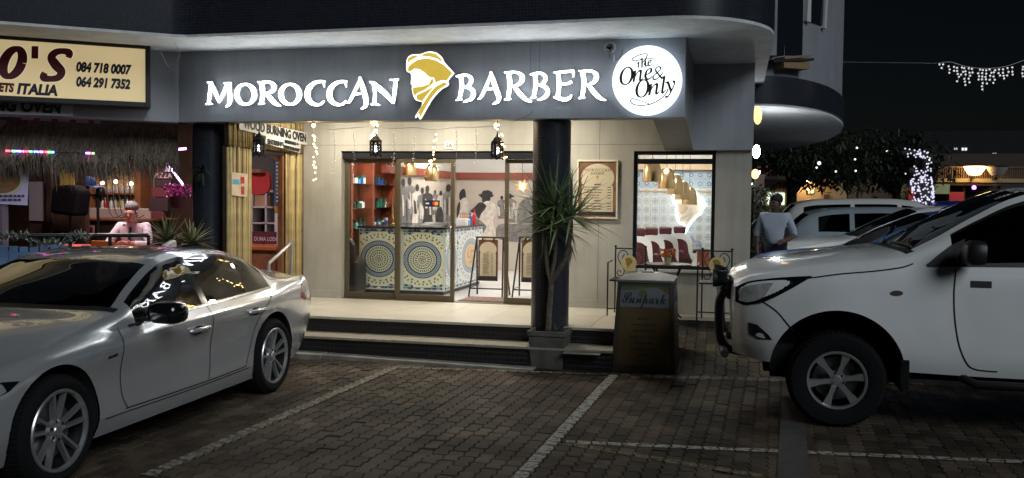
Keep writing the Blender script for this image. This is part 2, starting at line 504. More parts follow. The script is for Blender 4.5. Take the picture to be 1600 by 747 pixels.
def mirror(T, c, sd_, mat, size=(.12, .24, .17)):
    x, y, z = c; a, b, h = size
    mb = MB(); n = 14
    prof = [(-.5, .55), (-.42, .82), (-.15, 1.), (.3, 1.), (.5, .93), (.5, .8)]
    k0 = 0
    for u, sc_ in prof:
        for k in range(n):
            t = 2 * pi * k / n
            ex = lambda q: math.copysign(abs(q) ** .55, q)
            mb.v.append(Vector((x + u * a, y + sd_ * (.5 + .5 * ex(cos(t)) * sc_) * b, z + .5 * ex(sin(t)) * sc_ * h)))
    for i in range(len(prof) - 1):
        for k in range(n): mb.f.append([i * n + k, i * n + (k + 1) % n, (i + 1) * n + (k + 1) % n, (i + 1) * n + k])
    mb.f.append(list(range(n - 1, -1, -1))); mb.f.append([(len(prof) - 1) * n + k for k in range(n)])
    o = mb.build('side_mirror', mat, T, smooth=50, local=True)
    MB().box(x - .03, x + .03, min(y - sd_ * .07, y + sd_ * .05), max(y - sd_ * .07, y + sd_ * .05), z - h * .42, z - h * .25).build('mirror_arm', black_plastic, o, bevel=.01, local=True)
    MB().quad((x + a * .51, y + sd_ * .03, z - h * .38), (x + a * .51, y + sd_ * (b - .03), z - h * .38), (x + a * .51, y + sd_ * (b - .03), z + h * .38), (x + a * .51, y + sd_ * .03, z + h * .38)).build('mirror_glass', chrome, o, local=True)

# ------------------------------------------------ silver sedan
def sedan(loc, rz, label, cat='car'):
    T = thing('sedan_car', label, cat, loc, rz)
    st = dict(
        w0=[(0, .55), (.12, .68), (.4, .80), (.8, .85), (1.5, .855), (2.5, .86), (3.5, .86), (4.1, .82), (4.45, .72), (4.63, .58)],
        z0=[(0, .24), (.4, .2), (1.4, .19), (3., .19), (4.1, .22), (4.63, .32)],
        w1=[(0, .62), (.12, .75), (.4, .86), (.8, .895), (1.5, .880), (2.5, .886), (3.5, .89), (4.1, .87), (4.45, .79), (4.63, .68)],
        z1=[(0, .38), (.5, .34), (1.4, .31), (3., .31), (4.2, .36), (4.63, .42)],
        w2=[(0, 0.66), (0.12, 0.78), (0.4, 0.868), (0.8, 0.895), (1.5, 0.866), (2.5, 0.874), (3.5, 0.895), (4.1, 0.888), (4.45, 0.845), (4.63, 0.77)],
        z2=[(0, .50), (.5, .53), (1.4, .55), (3., .57), (4.2, .62), (4.63, .62)],
        w3=[(0, 0.64), (0.12, 0.77), (0.4, 0.858), (0.8, 0.893), (1.5, 0.892), (2.5, 0.902), (3.5, 0.908), (4.1, 0.885), (4.45, 0.84), (4.63, 0.76)],
        z3=[(0, 0.58), (0.4, 0.655), (0.8, 0.735), (1.5, 0.75), (2.5, 0.785), (3.5, 0.83), (4.2, 0.9), (4.63, 0.84)],
        w4=[(0, 0.58), (0.12, 0.7), (0.4, 0.8), (0.8, 0.845), (1.2, 0.85), (1.5, 0.845), (2, 0.848), (2.6, 0.85), (3.2, 0.845), (3.6, 0.835), (4.0, 0.8), (4.4, 0.785), (4.63, 0.7)],
        z4=[(0, 0.63), (0.3, 0.715), (0.8, 0.825), (1.2, 0.85), (1.5, 0.85), (2.0, 0.875), (2.6, 0.895), (3.2, 0.915), (3.6, 0.93), (4.0, 0.97), (4.4, 0.99), (4.63, 0.93)],
        w5=[(0, 0.5), (0.3, 0.66), (0.8, 0.72), (1.2, 0.755), (1.5, 0.765), (1.8, 0.7), (2.1, 0.64), (2.4, 0.6), (2.9, 0.59), (3.3, 0.6), (3.7, 0.64), (4.0, 0.68), (4.4, 0.7), (4.63, 0.62)],
        z5=[(0, 0.65), (0.3, 0.745), (0.8, 0.86), (1.2, 0.92), (1.48, 0.955), (1.7, 1.043), (1.9, 1.127), (2.1, 1.2005), (2.3, 1.2509), (2.6, 1.277), (2.9, 1.276), (3.2, 1.26), (3.45, 1.215), (3.7, 1.125), (3.92, 1.02), (4.1, 0.985), (4.3, 0.98), (4.5, 0.97), (4.63, 0.93)],
        z7=[(0, 0.68), (0.1, 0.735), (0.3, 0.79), (0.8, 0.9), (1.2, 0.958), (1.5, 0.9851), (1.6, 1.031), (1.8, 1.131), (2.0, 1.2189), (2.15, 1.2789), (2.35, 1.3189), (2.6, 1.335), (2.9, 1.334), (3.2, 1.318), (3.45, 1.278), (3.7, 1.195), (3.95, 1.09), (4.1, 1.04), (4.3, 1.035), (4.5, 1.03), (4.6, 1.01), (4.63, 0.97)])
    paint = M('silver_metallic_paint', (.54, .555, .575), .22, metal=.5, coat=1.)
    if True:
        n = paint.node_tree; t = n.nodes.new('ShaderNodeTexNoise'); t.inputs['Scale'].default_value = 900
        tc = n.nodes.new('ShaderNodeTexCoord'); n.links.new(tc.outputs['Object'], t.inputs['Vector'])
        b = n.nodes.new('ShaderNodeBump'); b.inputs['Strength'].default_value = .02; b.inputs['Distance'].default_value = .001
        n.links.new(t.outputs['Fac'], b.inputs['Height']); n.links.new(b.outputs['Normal'], n.nodes['Principled BSDF'].inputs['Normal'])
    r = .332
    arches = [(.80, .345, .385), (3.60, .345, .385)]
    C = Car(T, 4.63, .80, st, ds=.022, bow=[(0, .17), (.6, .12), (1.55, .13), (2.1, .07), (2.7, 0), (3.4, -.05), (4.0, -.09), (4.63, -.08)],
            cuts=(.14, 1.44, 1.5, 1.56, 1.64, 2.14, 2.5, 2.54, 2.58, 3.22, 3.26, 3.4, 3.66, 3.98, 4.5))
    def cl(x, sg, t):
        if sg >= 5:
            if .14 < x < 1.5: return '*hood'
            if 1.5 < x < 1.56: return '*cowl'
            if 1.56 < x < 2.14: return '*windshield' if (sg == 6 or t > .3) else '*body'
            if 3.4 < x < 3.98: return '*rear_window' if (sg == 6 or t > .3) else '*body'
            return '*body'
        if sg == 4 and 1.64 < x < 3.66:
            if t < .08 or t > .9: return 'window_frame'
            if x < 2.5: return 'window/f'
            if x < 2.58: return 'window_frame'
            if x < 3.22: return 'window/r'
            if x < 3.26: return 'window_frame'
            return 'window/q'
        if sg <= 3:
            if sg == 0 and 1.1 < x < 3.25: return 'side_skirt'
            if 1.44 < x < 2.54: return 'door/f'
            z = 0
            if 2.54 < x < 3.30: return 'door/r'
        return '*body'
    mats = {'*body': paint, '*hood': paint, 'side_skirt': paint, 'door': paint, '*cowl': black_plastic, '*windshield': car_glass, '*rear_window': dark_glass, 'window_frame': gloss_black, 'window': car_glass}
    mk = C.skin(cl, arches, mats)
    C.liners(arches)
    lw = M('shut_gap', (.004, .004, .004), .9)
    for left in (True, False):
        sd_ = -1 if left else 1
        gaps = MB()
        for path in ([(1.44, .87), (1.43, .76), (1.42, .6), (1.43, .42), (1.48, .325)], [(2.54, .90), (2.545, .76), (2.545, .6), (2.53, .42), (2.5, .325)],
                     [(3.62, .92), (3.5, .85), (3.36, .76), (3.25, .66), (3.17, .5), (3.12, .4), (3.08, .33)], [(1.46, .322), (2.0, .316), (2.6, .316), (3.1, .325)]):
            C.ribbon('', path, .009, .0025, lw, left=left, mb=gaps)
        gaps.build('panel_gap', lw, T, local=True, kind='stuff')
        C.ribbon('window_trim', [(1.55, .868), (2.0, .887), (2.6, .907), (3.2, .927), (3.66, .942)], .018, .006, M('satin_trim', (.25, .25, .26), .25, metal=.9), left=left)
        C.ribbon('sill_highlight', [(1.24, .30), (2., .295), (2.6, .295), (3.14, .305)], .008, .004, M('satin_trim'), left=left)  # thin bright ribbon painted as the highlight along the sill crease
        doors = [o for o in mk['door/f'] + mk['door/r'] if (sum(v.co.y for v in o.data.vertices) < 0) == left]
        for dr, hx, hz in zip(doors, (2.33, 3.22), (.735, .775)):
            cup = MB(); q = [(hx + .085 * cos(a), hz + .035 * sin(a)) for a in [2 * pi * k / 16 for k in range(16)]]
            cup.v = [C.pt(x, z, .003, left) for x, z in q]; cup.f = [list(range(16))]
            cup.build('handle_recess_shade', lw, dr, local=True)  # flat dark oval painted as the shade of the handle hollow
            hd = MB().tube([C.pt(hx - .12, hz + .005, .006, left), C.pt(hx - .1, hz + .008, .035, left), C.pt(hx, hz + .01, .045, left), C.pt(hx + .1, hz + .012, .035, left), C.pt(hx + .125, hz + .012, .006, left)], [.014, .018, .019, .018, .014], 10)
            hd.build('handle', paint, dr, smooth=True, local=True)
        mirror(T, (1.70 - C.ax + .02, sd_ * .90, .945), sd_, gloss_black, (.17, .25, .155))
        # side repeater badge
        bd = MB(); bd.v = [C.pt(x, z, .004, left) for x, z in ((1.26, .69), (1.36, .695), (1.37, .712), (1.27, .707))]; bd.f = [[0, 1, 2, 3]]
        bd.build('side_repeater', black_plastic, T, local=True)
        hl = MB(); pts = [(.02, .60), (.1, .58), (.25, .60), (.42, .645), (.50, .69), (.40, .70), (.22, .695), (.08, .66)]
        hl.v = [C.pt(x, z, .006, left) for x, z in pts]; hl.f = [list(range(8))]
        h = hl.build('headlight', gloss_black, T, local=True)
        for x, z in ((.14, .635), (.27, .655)):
            MB().lathe([(.0, .02), (.03, .018), (.045, .0)], 16, Matrix.Translation(C.pt(x, z, .004, left)) @ Matrix.Rotation((1 if left else -1) * pi / 2, 4, 'X')).build('headlight_lens', lamp_glass, h, smooth=True, local=True)
        tl = MB(); pts = [(4.16, .80), (4.3, .76), (4.5, .77), (4.61, .80), (4.62, .90), (4.5, .94), (4.3, .945), (4.2, .93)]
        tl.v = [C.pt(x, z, .008, left) for x, z in pts]; tl.f = [list(range(8))]
        tl.build('tail_light', tail_red, T, local=True)
        for ax_ in (.80, 3.60):
            wheel(T, ax_ - C.ax, sd_ * (.905 - .115), r, .225, .252, 'five', sd_)
    # kidney grille, plate, underside, cabin, aerial
    for sd_ in (-1, 1): MB().box(-.98 , -.93, min(sd_ * .03, sd_ * .28), max(sd_ * .03, sd_ * .28), .5, .66).build('grille', black_plastic, T, bevel=.03, local=True)
    MB().box(.0 - .55, 3.55, -.72, .72, .17, .3).build('underbody', car_dark, T, local=True)
    cabin(T, 1.35, 2.25, .72, .42, .98)
    MB().box(.72, 1.0, -.68, .68, .7, .90).build('dashboard', black_plastic, T, bevel=.03, local=True)
    MB().tube([(1.02 + .03 * sin(a) , -.36 + .18 * cos(a), .88 + .18 * sin(a)) for a in [2 * pi * k / 24 for k in range(24)]], .016, 8, closed=True).build('steering_wheel', black_plastic, T, smooth=True, local=True)
    MB().prism([(2.40, 1.30), (2.66, 1.30), (2.64, 1.36), (2.6, 1.365)], -.022, .022).build('roof_aerial', paint, T, bevel=.012, local=True)
    return T
# ------------------------------------------------ white pickup
def pickup(loc, rz, label):
    T = thing('pickup_truck', label, 'pickup truck', loc, rz)
    st = dict(
        w0=[(0, .52), (.1, .66), (.35, .80), (.8, .86), (1.4, .87), (3., .875), (4.5, .87), (5.3, .85)],
        z0=[(0, .50), (.3, .47), (.5, .5), (1.3, .46), (2., .45), (5.3, .5)],
        w1=[(0, .62), (.1, .74), (.35, .86), (.8, .925), (1.4, .915), (3., .915), (4.5, .915), (5.3, .90)],
        z1=[(0, .62), (.5, .62), (1.4, .60), (3., .58), (5.3, .62)],
        w2=[(0, .66), (.1, .775), (.35, .885), (.8, .945), (1.4, .925), (3., .925), (4.5, .92), (5.3, .905)],
        z2=[(0, .82), (.5, .84), (1.4, .86), (3., .86), (5.3, .86)],
        w3=[(0, .655), (.1, .765), (.35, .87), (.8, .925), (1.4, .915), (3., .92), (4.5, .91), (5.3, .90)],
        z3=[(0, 1.0), (.35, 1.07), (.8, 1.12), (1.4, 1.15), (3., 1.16), (5.3, 1.16)],
        w4=[(0, .62), (.1, .72), (.35, .82), (.8, .86), (1.35, .868), (1.7, .87), (3., .87), (5.3, .86)],
        z4=[(0, 1.09), (.35, 1.175), (.8, 1.245), (1.35, 1.285), (1.7, 1.29), (3., 1.32), (3.7, 1.34), (5.3, 1.34)],
        w5=[(0, .52), (.1, .64), (.35, .72), (.8, .765), (1.25, .79), (1.5, .76), (1.8, .72), (2.2, .67), (2.6, .655), (3.3, .65), (3.6, .66), (3.7, .74), (3.75, .78), (5.3, .78)],
        z5=[(0, 1.12), (.1, 1.165), (.35, 1.225), (.8, 1.30), (1.25, 1.355), (1.5, 1.46), (1.8, 1.63), (2.1, 1.775), (2.35, 1.835), (2.8, 1.855), (3.3, 1.84), (3.5, 1.80), (3.66, 1.5), (3.75, 1.36), (5.3, 1.36)],
        z7=[(0, 1.12), (.06, 1.185), (.25, 1.255), (.8, 1.345), (1.25, 1.405), (1.36, 1.42), (1.5, 1.50), (1.8, 1.68), (2.1, 1.84), (2.3, 1.905), (2.7, 1.93), (3.3, 1.915), (3.5, 1.85), (3.66, 1.5), (3.75, 1.36), (5.3, 1.36)])
    paint = M('white_truck_paint', (.86, .88, .88), .22, coat=1., noise=.06, scale=2.2)
    arches = [(.80, .42, .505), (4.06, .42, .505)]
    C = Car(T, 5.3, .80, st, ds=.022, bow=[(0, .06), (.6, .08), (1.3, .13), (2.2, .08), (2.8, 0), (3.5, -.03), (3.75, 0), (5.3, 0)],
            cuts=(.06, 1.3, 1.36, 1.42, 1.62, 2.2, 2.58, 2.66, 2.62, 3.4, 3.5, 3.7))
    def cl(x, sg, t):
        if sg >= 5:
            if .06 < x < 1.30: return '*hood'
            if 1.3 < x < 1.36: return '*cowl'
            if 1.36 < x < 2.2: return '*windshield' if (sg == 6 or t > .25) else '*body'
            return '*body'
        if sg == 4 and 1.62 < x < 3.4:
            if t < .06 or t > .88: return 'window_frame'
            if x < 2.58: return 'window/f'
            if x < 2.66: return 'window_frame'
            return 'window/r'
        if sg <= 3 and 1.63 < x < 2.62: return 'door/f'
        if sg <= 3 and 2.62 < x < 3.5: return 'door/r'
        return '*body'
    mats = {'*body': paint, '*hood': paint, 'door': paint, '*cowl': black_plastic, '*windshield': car_glass, 'window_frame': black_plastic, 'window': dark_glass}
    mk = C.skin(cl, arches, mats)
    C.liners(arches, .45)
    lw = M('shut_gap')
    for left in (True, False):
        sd_ = -1 if left else 1
        gaps = MB()
        for path in ([(1.64, 1.27), (1.625, 1.1), (1.635, .9), (1.67, .7), (1.73, .56), (1.80, .51), (1.95, .50)], [(2.62, 1.3), (2.62, 1.0), (2.62, .7), (2.6, .5)], [(3.5, 1.3), (3.5, 1.1), (3.46, .9), (3.4, .8)],
                     [(.57, 1.165), (.8, 1.205), (1.05, 1.235), (1.25, 1.268), (1.34, 1.30)], [(.20, .98), (.33, .90), (.42, .80), (.47, .74)]):
            C.ribbon('', path, .010, .003, lw, left=left, mb=gaps)
        gaps.build('panel_gap', lw, T, local=True, kind='stuff')
        # black sail panel at the mirror foot
        sp = MB(); q = [(1.42, 1.285), (1.62, 1.285), (2.0, 1.30), (2.6, 1.315), (2.6, 1.335), (1.95, 1.325), (1.68, 1.46), (1.60, 1.41)]
        C.ribbon('window_trim', [(1.44, 1.292), (1.7, 1.30), (2.2, 1.31), (2.62, 1.32), (3.4, 1.34)], .026, .006, black_plastic, left=left)
        sp.v = [C.pt(x, z, .006, left) for x, z in ((1.43, 1.29), (1.64, 1.295), (1.72, 1.5), (1.62, 1.45), (1.52, 1.37))]; sp.f = [[0, 1, 2, 3, 4]]
        sp.build('mirror_base', black_plastic, T, local=True)
        mirror(T, (1.72 - C.ax, sd_ * .93, 1.40), sd_, black_plastic, (.14, .24, .19))
        # headlight: long swept lamp wrapping round the corner
        hl = MB(); top = crv([(.015, 1.06), (.12, 1.115), (.28, 1.15), (.45, 1.172), (.60, 1.185)], 6); bot = crv([(.015, .94), (.09, .925), (.22, .955), (.38, 1.04), (.60, 1.18)], 6)
        n = len(top); hl.v = [C.pt(x, z, .008, left) for x, z in top] + [C.pt(x, z, .008, left) for x, z in bot]
        hl.f = [[i, i + 1, n + i + 1, n + i] for i in range(n - 1)]
        h = hl.build('headlight', gloss_black, T, smooth=True, local=True)
        le = MB(); top = crv([(.045, 1.045), (.13, 1.085), (.24, 1.11), (.31, 1.118)], 5); bot = crv([(.045, .955), (.11, .95), (.2, .98), (.25, 1.02)], 5)
        n = len(top); le.v = [C.pt(x, z, .014, left) for x, z in top] + [C.pt(x, z, .014, left) for x, z in bot]
        le.f = [[i, i + 1, n + i + 1, n + i] for i in range(n - 1)]
        le.build('headlight_lens', lamp_glass, h, smooth=True, local=True)
        # fog lamp pocket
        fg = MB(); q = [(.12, .785), (.19, .775), (.28, .70), (.31, .66), (.20, .655), (.13, .69)]
        fg.v = [C.pt(x, z, .006, left) for x, z in q]; fg.f = [list(range(6))]
        fg.build('fog_lamp', black_plastic, T, local=True)
        tl = MB(); q = [(5.12, .95), (5.28, .95), (5.28, 1.25), (5.12, 1.25)]; tl.v = [C.pt(x, z, .008, left) for x, z in q]; tl.f = [[0, 1, 2, 3]]
        tl.build('tail_light', tail_red, T, local=True)
        ind = MB(); q = [(1.22 + .045 * cos(a), 1.075 + .02 * sin(a)) for a in [2 * pi * k / 14 for k in range(14)]]; ind.v = [C.pt(x, z, .008, left) for x, z in q]; ind.f = [list(range(14))]
        ind.build('side_repeater', M('repeater_amber', (.10, .07, .05), .3), T, local=True)
        dr = [o for o in mk['door/f'] if (sum(v.co.y for v in o.data.vertices) < 0) == left][0]
        st_ = MB(); q = [(1.74, 1.135), (1.885, 1.135), (1.885, 1.185), (1.74, 1.185)]; st_.v = [C.pt(x, z, .004, left) for x, z in q]; st_.f = [[0, 1, 2, 3]]
        st_.build('sticker', black_plastic, dr, local=True)
        for hx, d_ in ((2.5, dr), (3.38, [o for o in mk['door/r'] if (sum(v.co.y for v in o.data.vertices) < 0) == left][0])):
            MB().tube([C.pt(hx - .1, 1.17, .006, left), C.pt(hx - .08, 1.172, .04, left), C.pt(hx + .08, 1.174, .04, left), C.pt(hx + .1, 1.174, .006, left)], .016, 8).build('handle', paint, d_, smooth=True, local=True)
        # side step under the doors
        MB().tube([(.9, sd_ * .84, .44), (1.0, sd_ * .93, .40), (2.0, sd_ * .94, .40), (2.6, sd_ * .93, .40), (2.7, sd_ * .84, .44)], .035, 10).build('side_step', black_plastic, T, smooth=True, local=True)
        MB().box(.46, .53, sd_ * .83 - .08, sd_ * .83 + .06, .33, .56).build('mud_flap', black_rubber, T, local=True, bevel=.01)
        for ax_ in (.80, 4.06):
            wheel(T, ax_ - C.ax, sd_ * (.93 - .14), .372, .26, .231, 'six', sd_)
        # wiper
        MB().tube([(.47, sd_ * .1, 1.435), (.5, sd_ * .35, 1.445), (.545, sd_ * .66, 1.44)], .009, 6).build('wiper', black_plastic, T, local=True)
    # grille with its mesh, chrome bar, plate
    g = MB().box(-.86, -.80, -.44, .44, .93, 1.10); g.build('grille', black_plastic, T, bevel=.02, local=True)
    MB().tube([(-.87, -.5, 1.1), (-.88, -.3, 1.03), (-.885, 0, .98), (-.88, .3, 1.03), (-.87, .5, 1.1)], .022, 8).build('grille_bar', chrome, T, smooth=True, local=True)
    # nudge bar of heavy black tube with two spot lamps
    nb = MB()
    for y in (-.42, .42):
        nb.tube(crv([(-.88, y, 1.0), (-.915, y, .90), (-.915, y, .72), (-.90, y, .60), (-.86, y, .53), (-.80, y, .50), (-.6, y * 1.25, .495)], 5), .038, 12)
    nb.tube(crv([(-.88, -.42, .985), (-.915, -.2, 1.0), (-.925, 0, 1.0), (-.915, .2, 1.0), (-.88, .42, .985)], 4), .034, 12)
    nb.tube([(-.86, -.66, .50), (-.88, -.4, .505), (-.90, 0, .505), (-.88, .4, .505), (-.86, .66, .50)], .034, 10)
    nb.build('nudge_bar', black_plastic, T, smooth=True, local=True)
    for y in (-.3, .3):
        mt = Matrix.Translation((-.925, y, 1.10)) @ Matrix.Rotation(-pi / 2, 4, 'Y')
        o = MB().lathe([(0, -.05), (.05, -.05), (.075, .0), (.08, .05), (.072, .052), (0, .04)], 20, mt).build('spot_lamp', black_plastic, T, smooth=40, local=True)
        fin = MB()
        for k in range(10): fin.box(-.91 + .008 * k - .02, -.906 + .008 * k - .02, y - .082, y + .082, 1.05, 1.16)
        fin.build('lamp_fins', black_plastic, o, local=True, kind='stuff')
    MB().box(-.55, 4.3, -.7, .7, .38, .6).build('underbody', car_dark, T, local=True)
    cabin(T, 1.5, 2.3, .74, .75, 1.3)
    MB().box(.75, 1.0, -.7, .7, 1.05, 1.33).build('dashboard', black_plastic, T, bevel=.04, local=True)
    return T

# ------------------------------------------------ the tall hatchbacks and estates parked behind it
def parked(loc, rz, name, label, color, H=1.68, L=4.3, blunt=True, group='cars parked beside the building', rails=False):
    T = thing(name, label, 'car', loc, rz, group)
    b = H * .64; hz = H * .645
    st = dict(
        w0=[(0, .5), (.3, .76), (1., .82), (L - .6, .82), (L, .6)], z0=[(0, .3), (1, .24), (L - 1, .24), (L, .35)],
        w1=[(0, .6), (.3, .82), (1., .88), (L - .6, .88), (L, .72)], z1=[(0, .42), (L, .45)],
        w2=[(0, .63), (.3, .84), (1., .895), (L - .6, .89), (L, .75)], z2=[(0, .6), (L, .68)],
        w3=[(0, .61), (.3, .82), (1., .885), (L - .6, .88), (L, .74)], z3=[(0, hz - .25), (.6, hz - .15), (1.4, b - .1), (L - .3, b - .05), (L, b - .1)],
        w4=[(0, .55), (.3, .74), (1., .84), (L - .6, .84), (L, .70)], z4=[(0, hz - .17), (.6, hz - .06), (1.3, b - .03), (2, b), (L - .3, b + .05), (L, b - .02)],
        w5=[(0, .48), (.3, .64), (1., .74), (1.3, .76), (1.7, .68), (2.1, .62), (L - .9, .60), (L - .3, .62), (L, .62)],
        z5=[(0, hz - .15), (.6, hz - .02), (1.05, hz + .04), (1.4, hz + .2), (1.8, H - .2), (2.1, H - .09), (2.6, H - .05), (L - .8, H - .09), (L - .35, H - .2), (L - .1, b + .14), (L, b)],
        z7=[(0, hz - .14), (.12, hz - .06), (.6, hz + .02), (1.1, hz + .07), (1.2, hz + .12), (1.7, H - .16), (2.0, H - .04), (2.5, H), (L - .9, H - .02), (L - .4, H - .1), (L - .1, b + .15), (L, b)])
    paint = M('paint_' + name + '_%d' % int(color[0] * 1000 + color[2] * 100), color, .3, coat=.7, metal=.2)
    A = [(.85, .33, .37), (L - .85, .33, .37)]
    C = Car(T, L, .85, st, seg=(2, 2, 2, 2, 6, 4, 4), ds=.07, bow=[(0, .14), (1.2, .12), (2, .05), (2.6, 0), (L - .5, -.05), (L, -.1)], cuts=(.1, 1.08, 1.14, 1.5, 1.95, 2.3, 2.38, 3.2, 3.28, L - .5, L - .36, L - .1))
    def cl(x, sg, t):
        if sg >= 5:
            if .1 < x < 1.08: return '*hood'
            if 1.14 < x < 1.95: return '*windshield' if (sg == 6 or t > .3) else '*body'
            if L - .36 < x < L - .1: return '*rear_window' if (sg == 6 or t > .3) else '*body'
            return '*body'
        if sg == 4 and 1.5 < x < L - .5 and .1 < t < .88:
            if x < 2.3: return 'window/f'
            if 2.38 < x < 3.2: return 'window/r'
            if x > 3.28: return 'window/q'
        return '*body'
    C.skin(cl, A, {'*body': paint, '*hood': paint, '*windshield': dark_glass, '*rear_window': dark_glass, 'window': dark_glass})
    C.liners(A)
    lw = M('shut_gap')
    for left in (True, False):
        sd_ = -1 if left else 1
        g = MB()
        for p in ([(1.3, b - .05), (1.3, .6), (1.36, .35)], [(2.34, b), (2.34, .6), (2.34, .35)], [(3.3, b), (3.26, .7), (3.15, .5)]): C.ribbon('', p, .012, .003, lw, left=left, mb=g)
        g.build('panel_gap', lw, T, local=True, kind='stuff')
        q = [(.03, hz - .25), (.2, hz - .25), (.42, hz - .17), (.45, hz - .12), (.2, hz - .15), (.05, hz - .18)]
        m = MB(); m.v = [C.pt(x, z, .008, left) for x, z in q]; m.f = [list(range(6))]; m.build('headlight', lamp_glass, T, local=True)
        q = [(L - .32, b - .16), (L - .02, b - .2), (L - .02, b - .02), (L - .12, b + .02), (L - .3, b - .05)]
        m = MB(); m.v = [C.pt(x, z, .01, left) for x, z in q]; m.f = [list(range(5))]; m.build('tail_light', tail_red, T, local=True)
        mirror(T, (1.45 - C.ax, sd_ * .86, b + .07), sd_, paint if not rails else black_plastic, (.13, .2, .14))
        for ax_ in (.85, L - .85): wheel(T, ax_ - C.ax, sd_ * .78, .325, .21, .22, 'five', sd_, 0)
        if rails: MB().tube([(1.35, sd_ * .58, H - .08), (1.5, sd_ * .57, H - .015), (2.5, sd_ * .56, H - .02), (2.9, sd_ * .57, H - .1)], .014, 6).build('roof_rail', black_plastic, T, local=True)
    MB().box(-.5, L - 1.5, -.7, .7, .22, .36).build('underbody', car_dark, T, local=True)
    cabin(T, 1.2, 2.1, .72, .5, 1.1)
    return T
# ================================================================ ground
FY, WY, PZ, TZ = 9.62, 11.60, .40, .225        # fascia, shop wall, porch and step levels
SOF = 3.42
CORN = Vector((-6.32, FY, 0)); WU = Vector((-.80, -.60, 0)); WN = Vector((.60, -.80, 0))   # the wing turns towards the street
def wing(px, py, d=0.):
    r = ray(px, py); o = Vector((0, 0, CAM_H)); p0 = CORN + WN * d
    t = (p0 - o).dot(WN) / r.dot(WN); return o + r * t
def wp(s, d, z): return CORN + WU * s + WN * d + Vector((0, 0, z))
def rect(px0, py0, px1, py1, Y):
    a = at(px0, (py0 + py1) / 2, Y).x; b = at(px1, (py0 + py1) / 2, Y).x
    c = at((px0 + px1) / 2, py1, Y).z; d = at((px0 + px1) / 2, py0, Y).z
    return a, b, c, d

sand = M('joint_sand', (.012, .011, .010), .95, noise=.3, scale=40)
asphalt = M('asphalt', (.035, .035, .036), .85, noise=.35, scale=3, bump=.3, bscale=150)
ground = MB().box(-150, 150, -60, 240, -.6, -.022).build('ground', asphalt)
tag(ground, kind='structure')
pave = MB().box(-9.5, 6.5, 2.0, 9.75, -.3, -.014).build('parking_paving', sand)
tag(pave, kind='structure')

def paver_mat():
    m = bpy.data.materials.new('paver'); m.use_nodes = True; n = m.node_tree; p = n.nodes['Principled BSDF']
    g = n.nodes.new('ShaderNodeNewGeometry'); oi = n.nodes.new('ShaderNodeObjectInfo')
    ad = n.nodes.new('ShaderNodeMath'); ad.operation = 'ADD'; fr = n.nodes.new('ShaderNodeMath'); fr.operation = 'FRACT'
    n.links.new(g.outputs['Random Per Island'], ad.inputs[0]); n.links.new(oi.outputs['Random'], ad.inputs[1]); n.links.new(ad.outputs[0], fr.inputs[0])
    r = n.nodes.new('ShaderNodeValToRGB'); e = r.color_ramp.elements
    e[0].position = 0; e[0].color = (.052, .041, .0305, 1); e[1].position = 1; e[1].color = (.118, .094, .069, 1)
    q = r.color_ramp.elements.new(.5); q.color = (.080, .063, .047, 1)
    n.links.new(fr.outputs[0], r.inputs['Fac'])
    t = n.nodes.new('ShaderNodeTexNoise'); t.inputs['Scale'].default_value = 1.3; t.inputs['Detail'].default_value = 8
    n.links.new(g.outputs['Position'], t.inputs['Vector'])
    r2 = n.nodes.new('ShaderNodeValToRGB'); r2.color_ramp.elements[0].position = .3; r2.color_ramp.elements[0].color = (.42, .42, .43, 1); r2.color_ramp.elements[1].position = .7; r2.color_ramp.elements[1].color = (1.3, 1.27, 1.22, 1)
    n.links.new(t.outputs['Fac'], r2.inputs['Fac'])
    t3 = n.nodes.new('ShaderNodeTexNoise'); t3.inputs['Scale'].default_value = 160; t3.inputs['Detail'].default_value = 3
    n.links.new(g.outputs['Position'], t3.inputs['Vector'])
    mx = n.nodes.new('ShaderNodeMix'); mx.data_type = 'RGBA'; mx.blend_type = 'MULTIPLY'; mx.inputs[0].default_value = 1
    n.links.new(r.outputs[0], mx.inputs[6]); n.links.new(r2.outputs[0], mx.inputs[7])
    t5 = n.nodes.new('ShaderNodeTexNoise'); t5.inputs['Scale'].default_value = .75; t5.inputs['Detail'].default_value = 9; t5.inputs['Roughness'].default_value = .6; t5.inputs['Distortion'].default_value = .6
    n.links.new(g.outputs['Position'], t5.inputs['Vector'])
    r5 = n.nodes.new('ShaderNodeValToRGB'); r5.color_ramp.elements[0].position = .36; r5.color_ramp.elements[0].color = (.38, .38, .4, 1); r5.color_ramp.elements[1].position = .48; r5.color_ramp.elements[1].color = (1, 1, 1, 1)
    n.links.new(t5.outputs['Fac'], r5.inputs['Fac'])
    mx5 = n.nodes.new('ShaderNodeMix'); mx5.data_type = 'RGBA'; mx5.blend_type = 'MULTIPLY'; mx5.inputs[0].default_value = 1
    n.links.new(mx.outputs[2], mx5.inputs[6]); n.links.new(r5.outputs[0], mx5.inputs[7]); n.links.new(mx5.outputs[2], p.inputs['Base Color'])
    b = n.nodes.new('ShaderNodeBump'); b.inputs['Strength'].default_value = .5; b.inputs['Distance'].default_value = .004
    n.links.new(t3.outputs['Fac'], b.inputs['Height']); n.links.new(b.outputs['Normal'], p.inputs['Normal'])
    p.inputs['Roughness'].default_value = .72; p.inputs['Specular IOR Level'].default_value = .12
    return m
PAVER = paver_mat(); PAVER2 = paver_mat()
for e_, c_ in zip([n_ for n_ in PAVER2.node_tree.nodes if n_.type == 'VALTORGB' and len(n_.color_ramp.elements) == 3][0].color_ramp.elements, ((.10, .09, .07), (.13, .115, .09), (.17, .15, .12))): e_.color = (*c_, 1)
PA, PB, PE = .056, .1125, .011
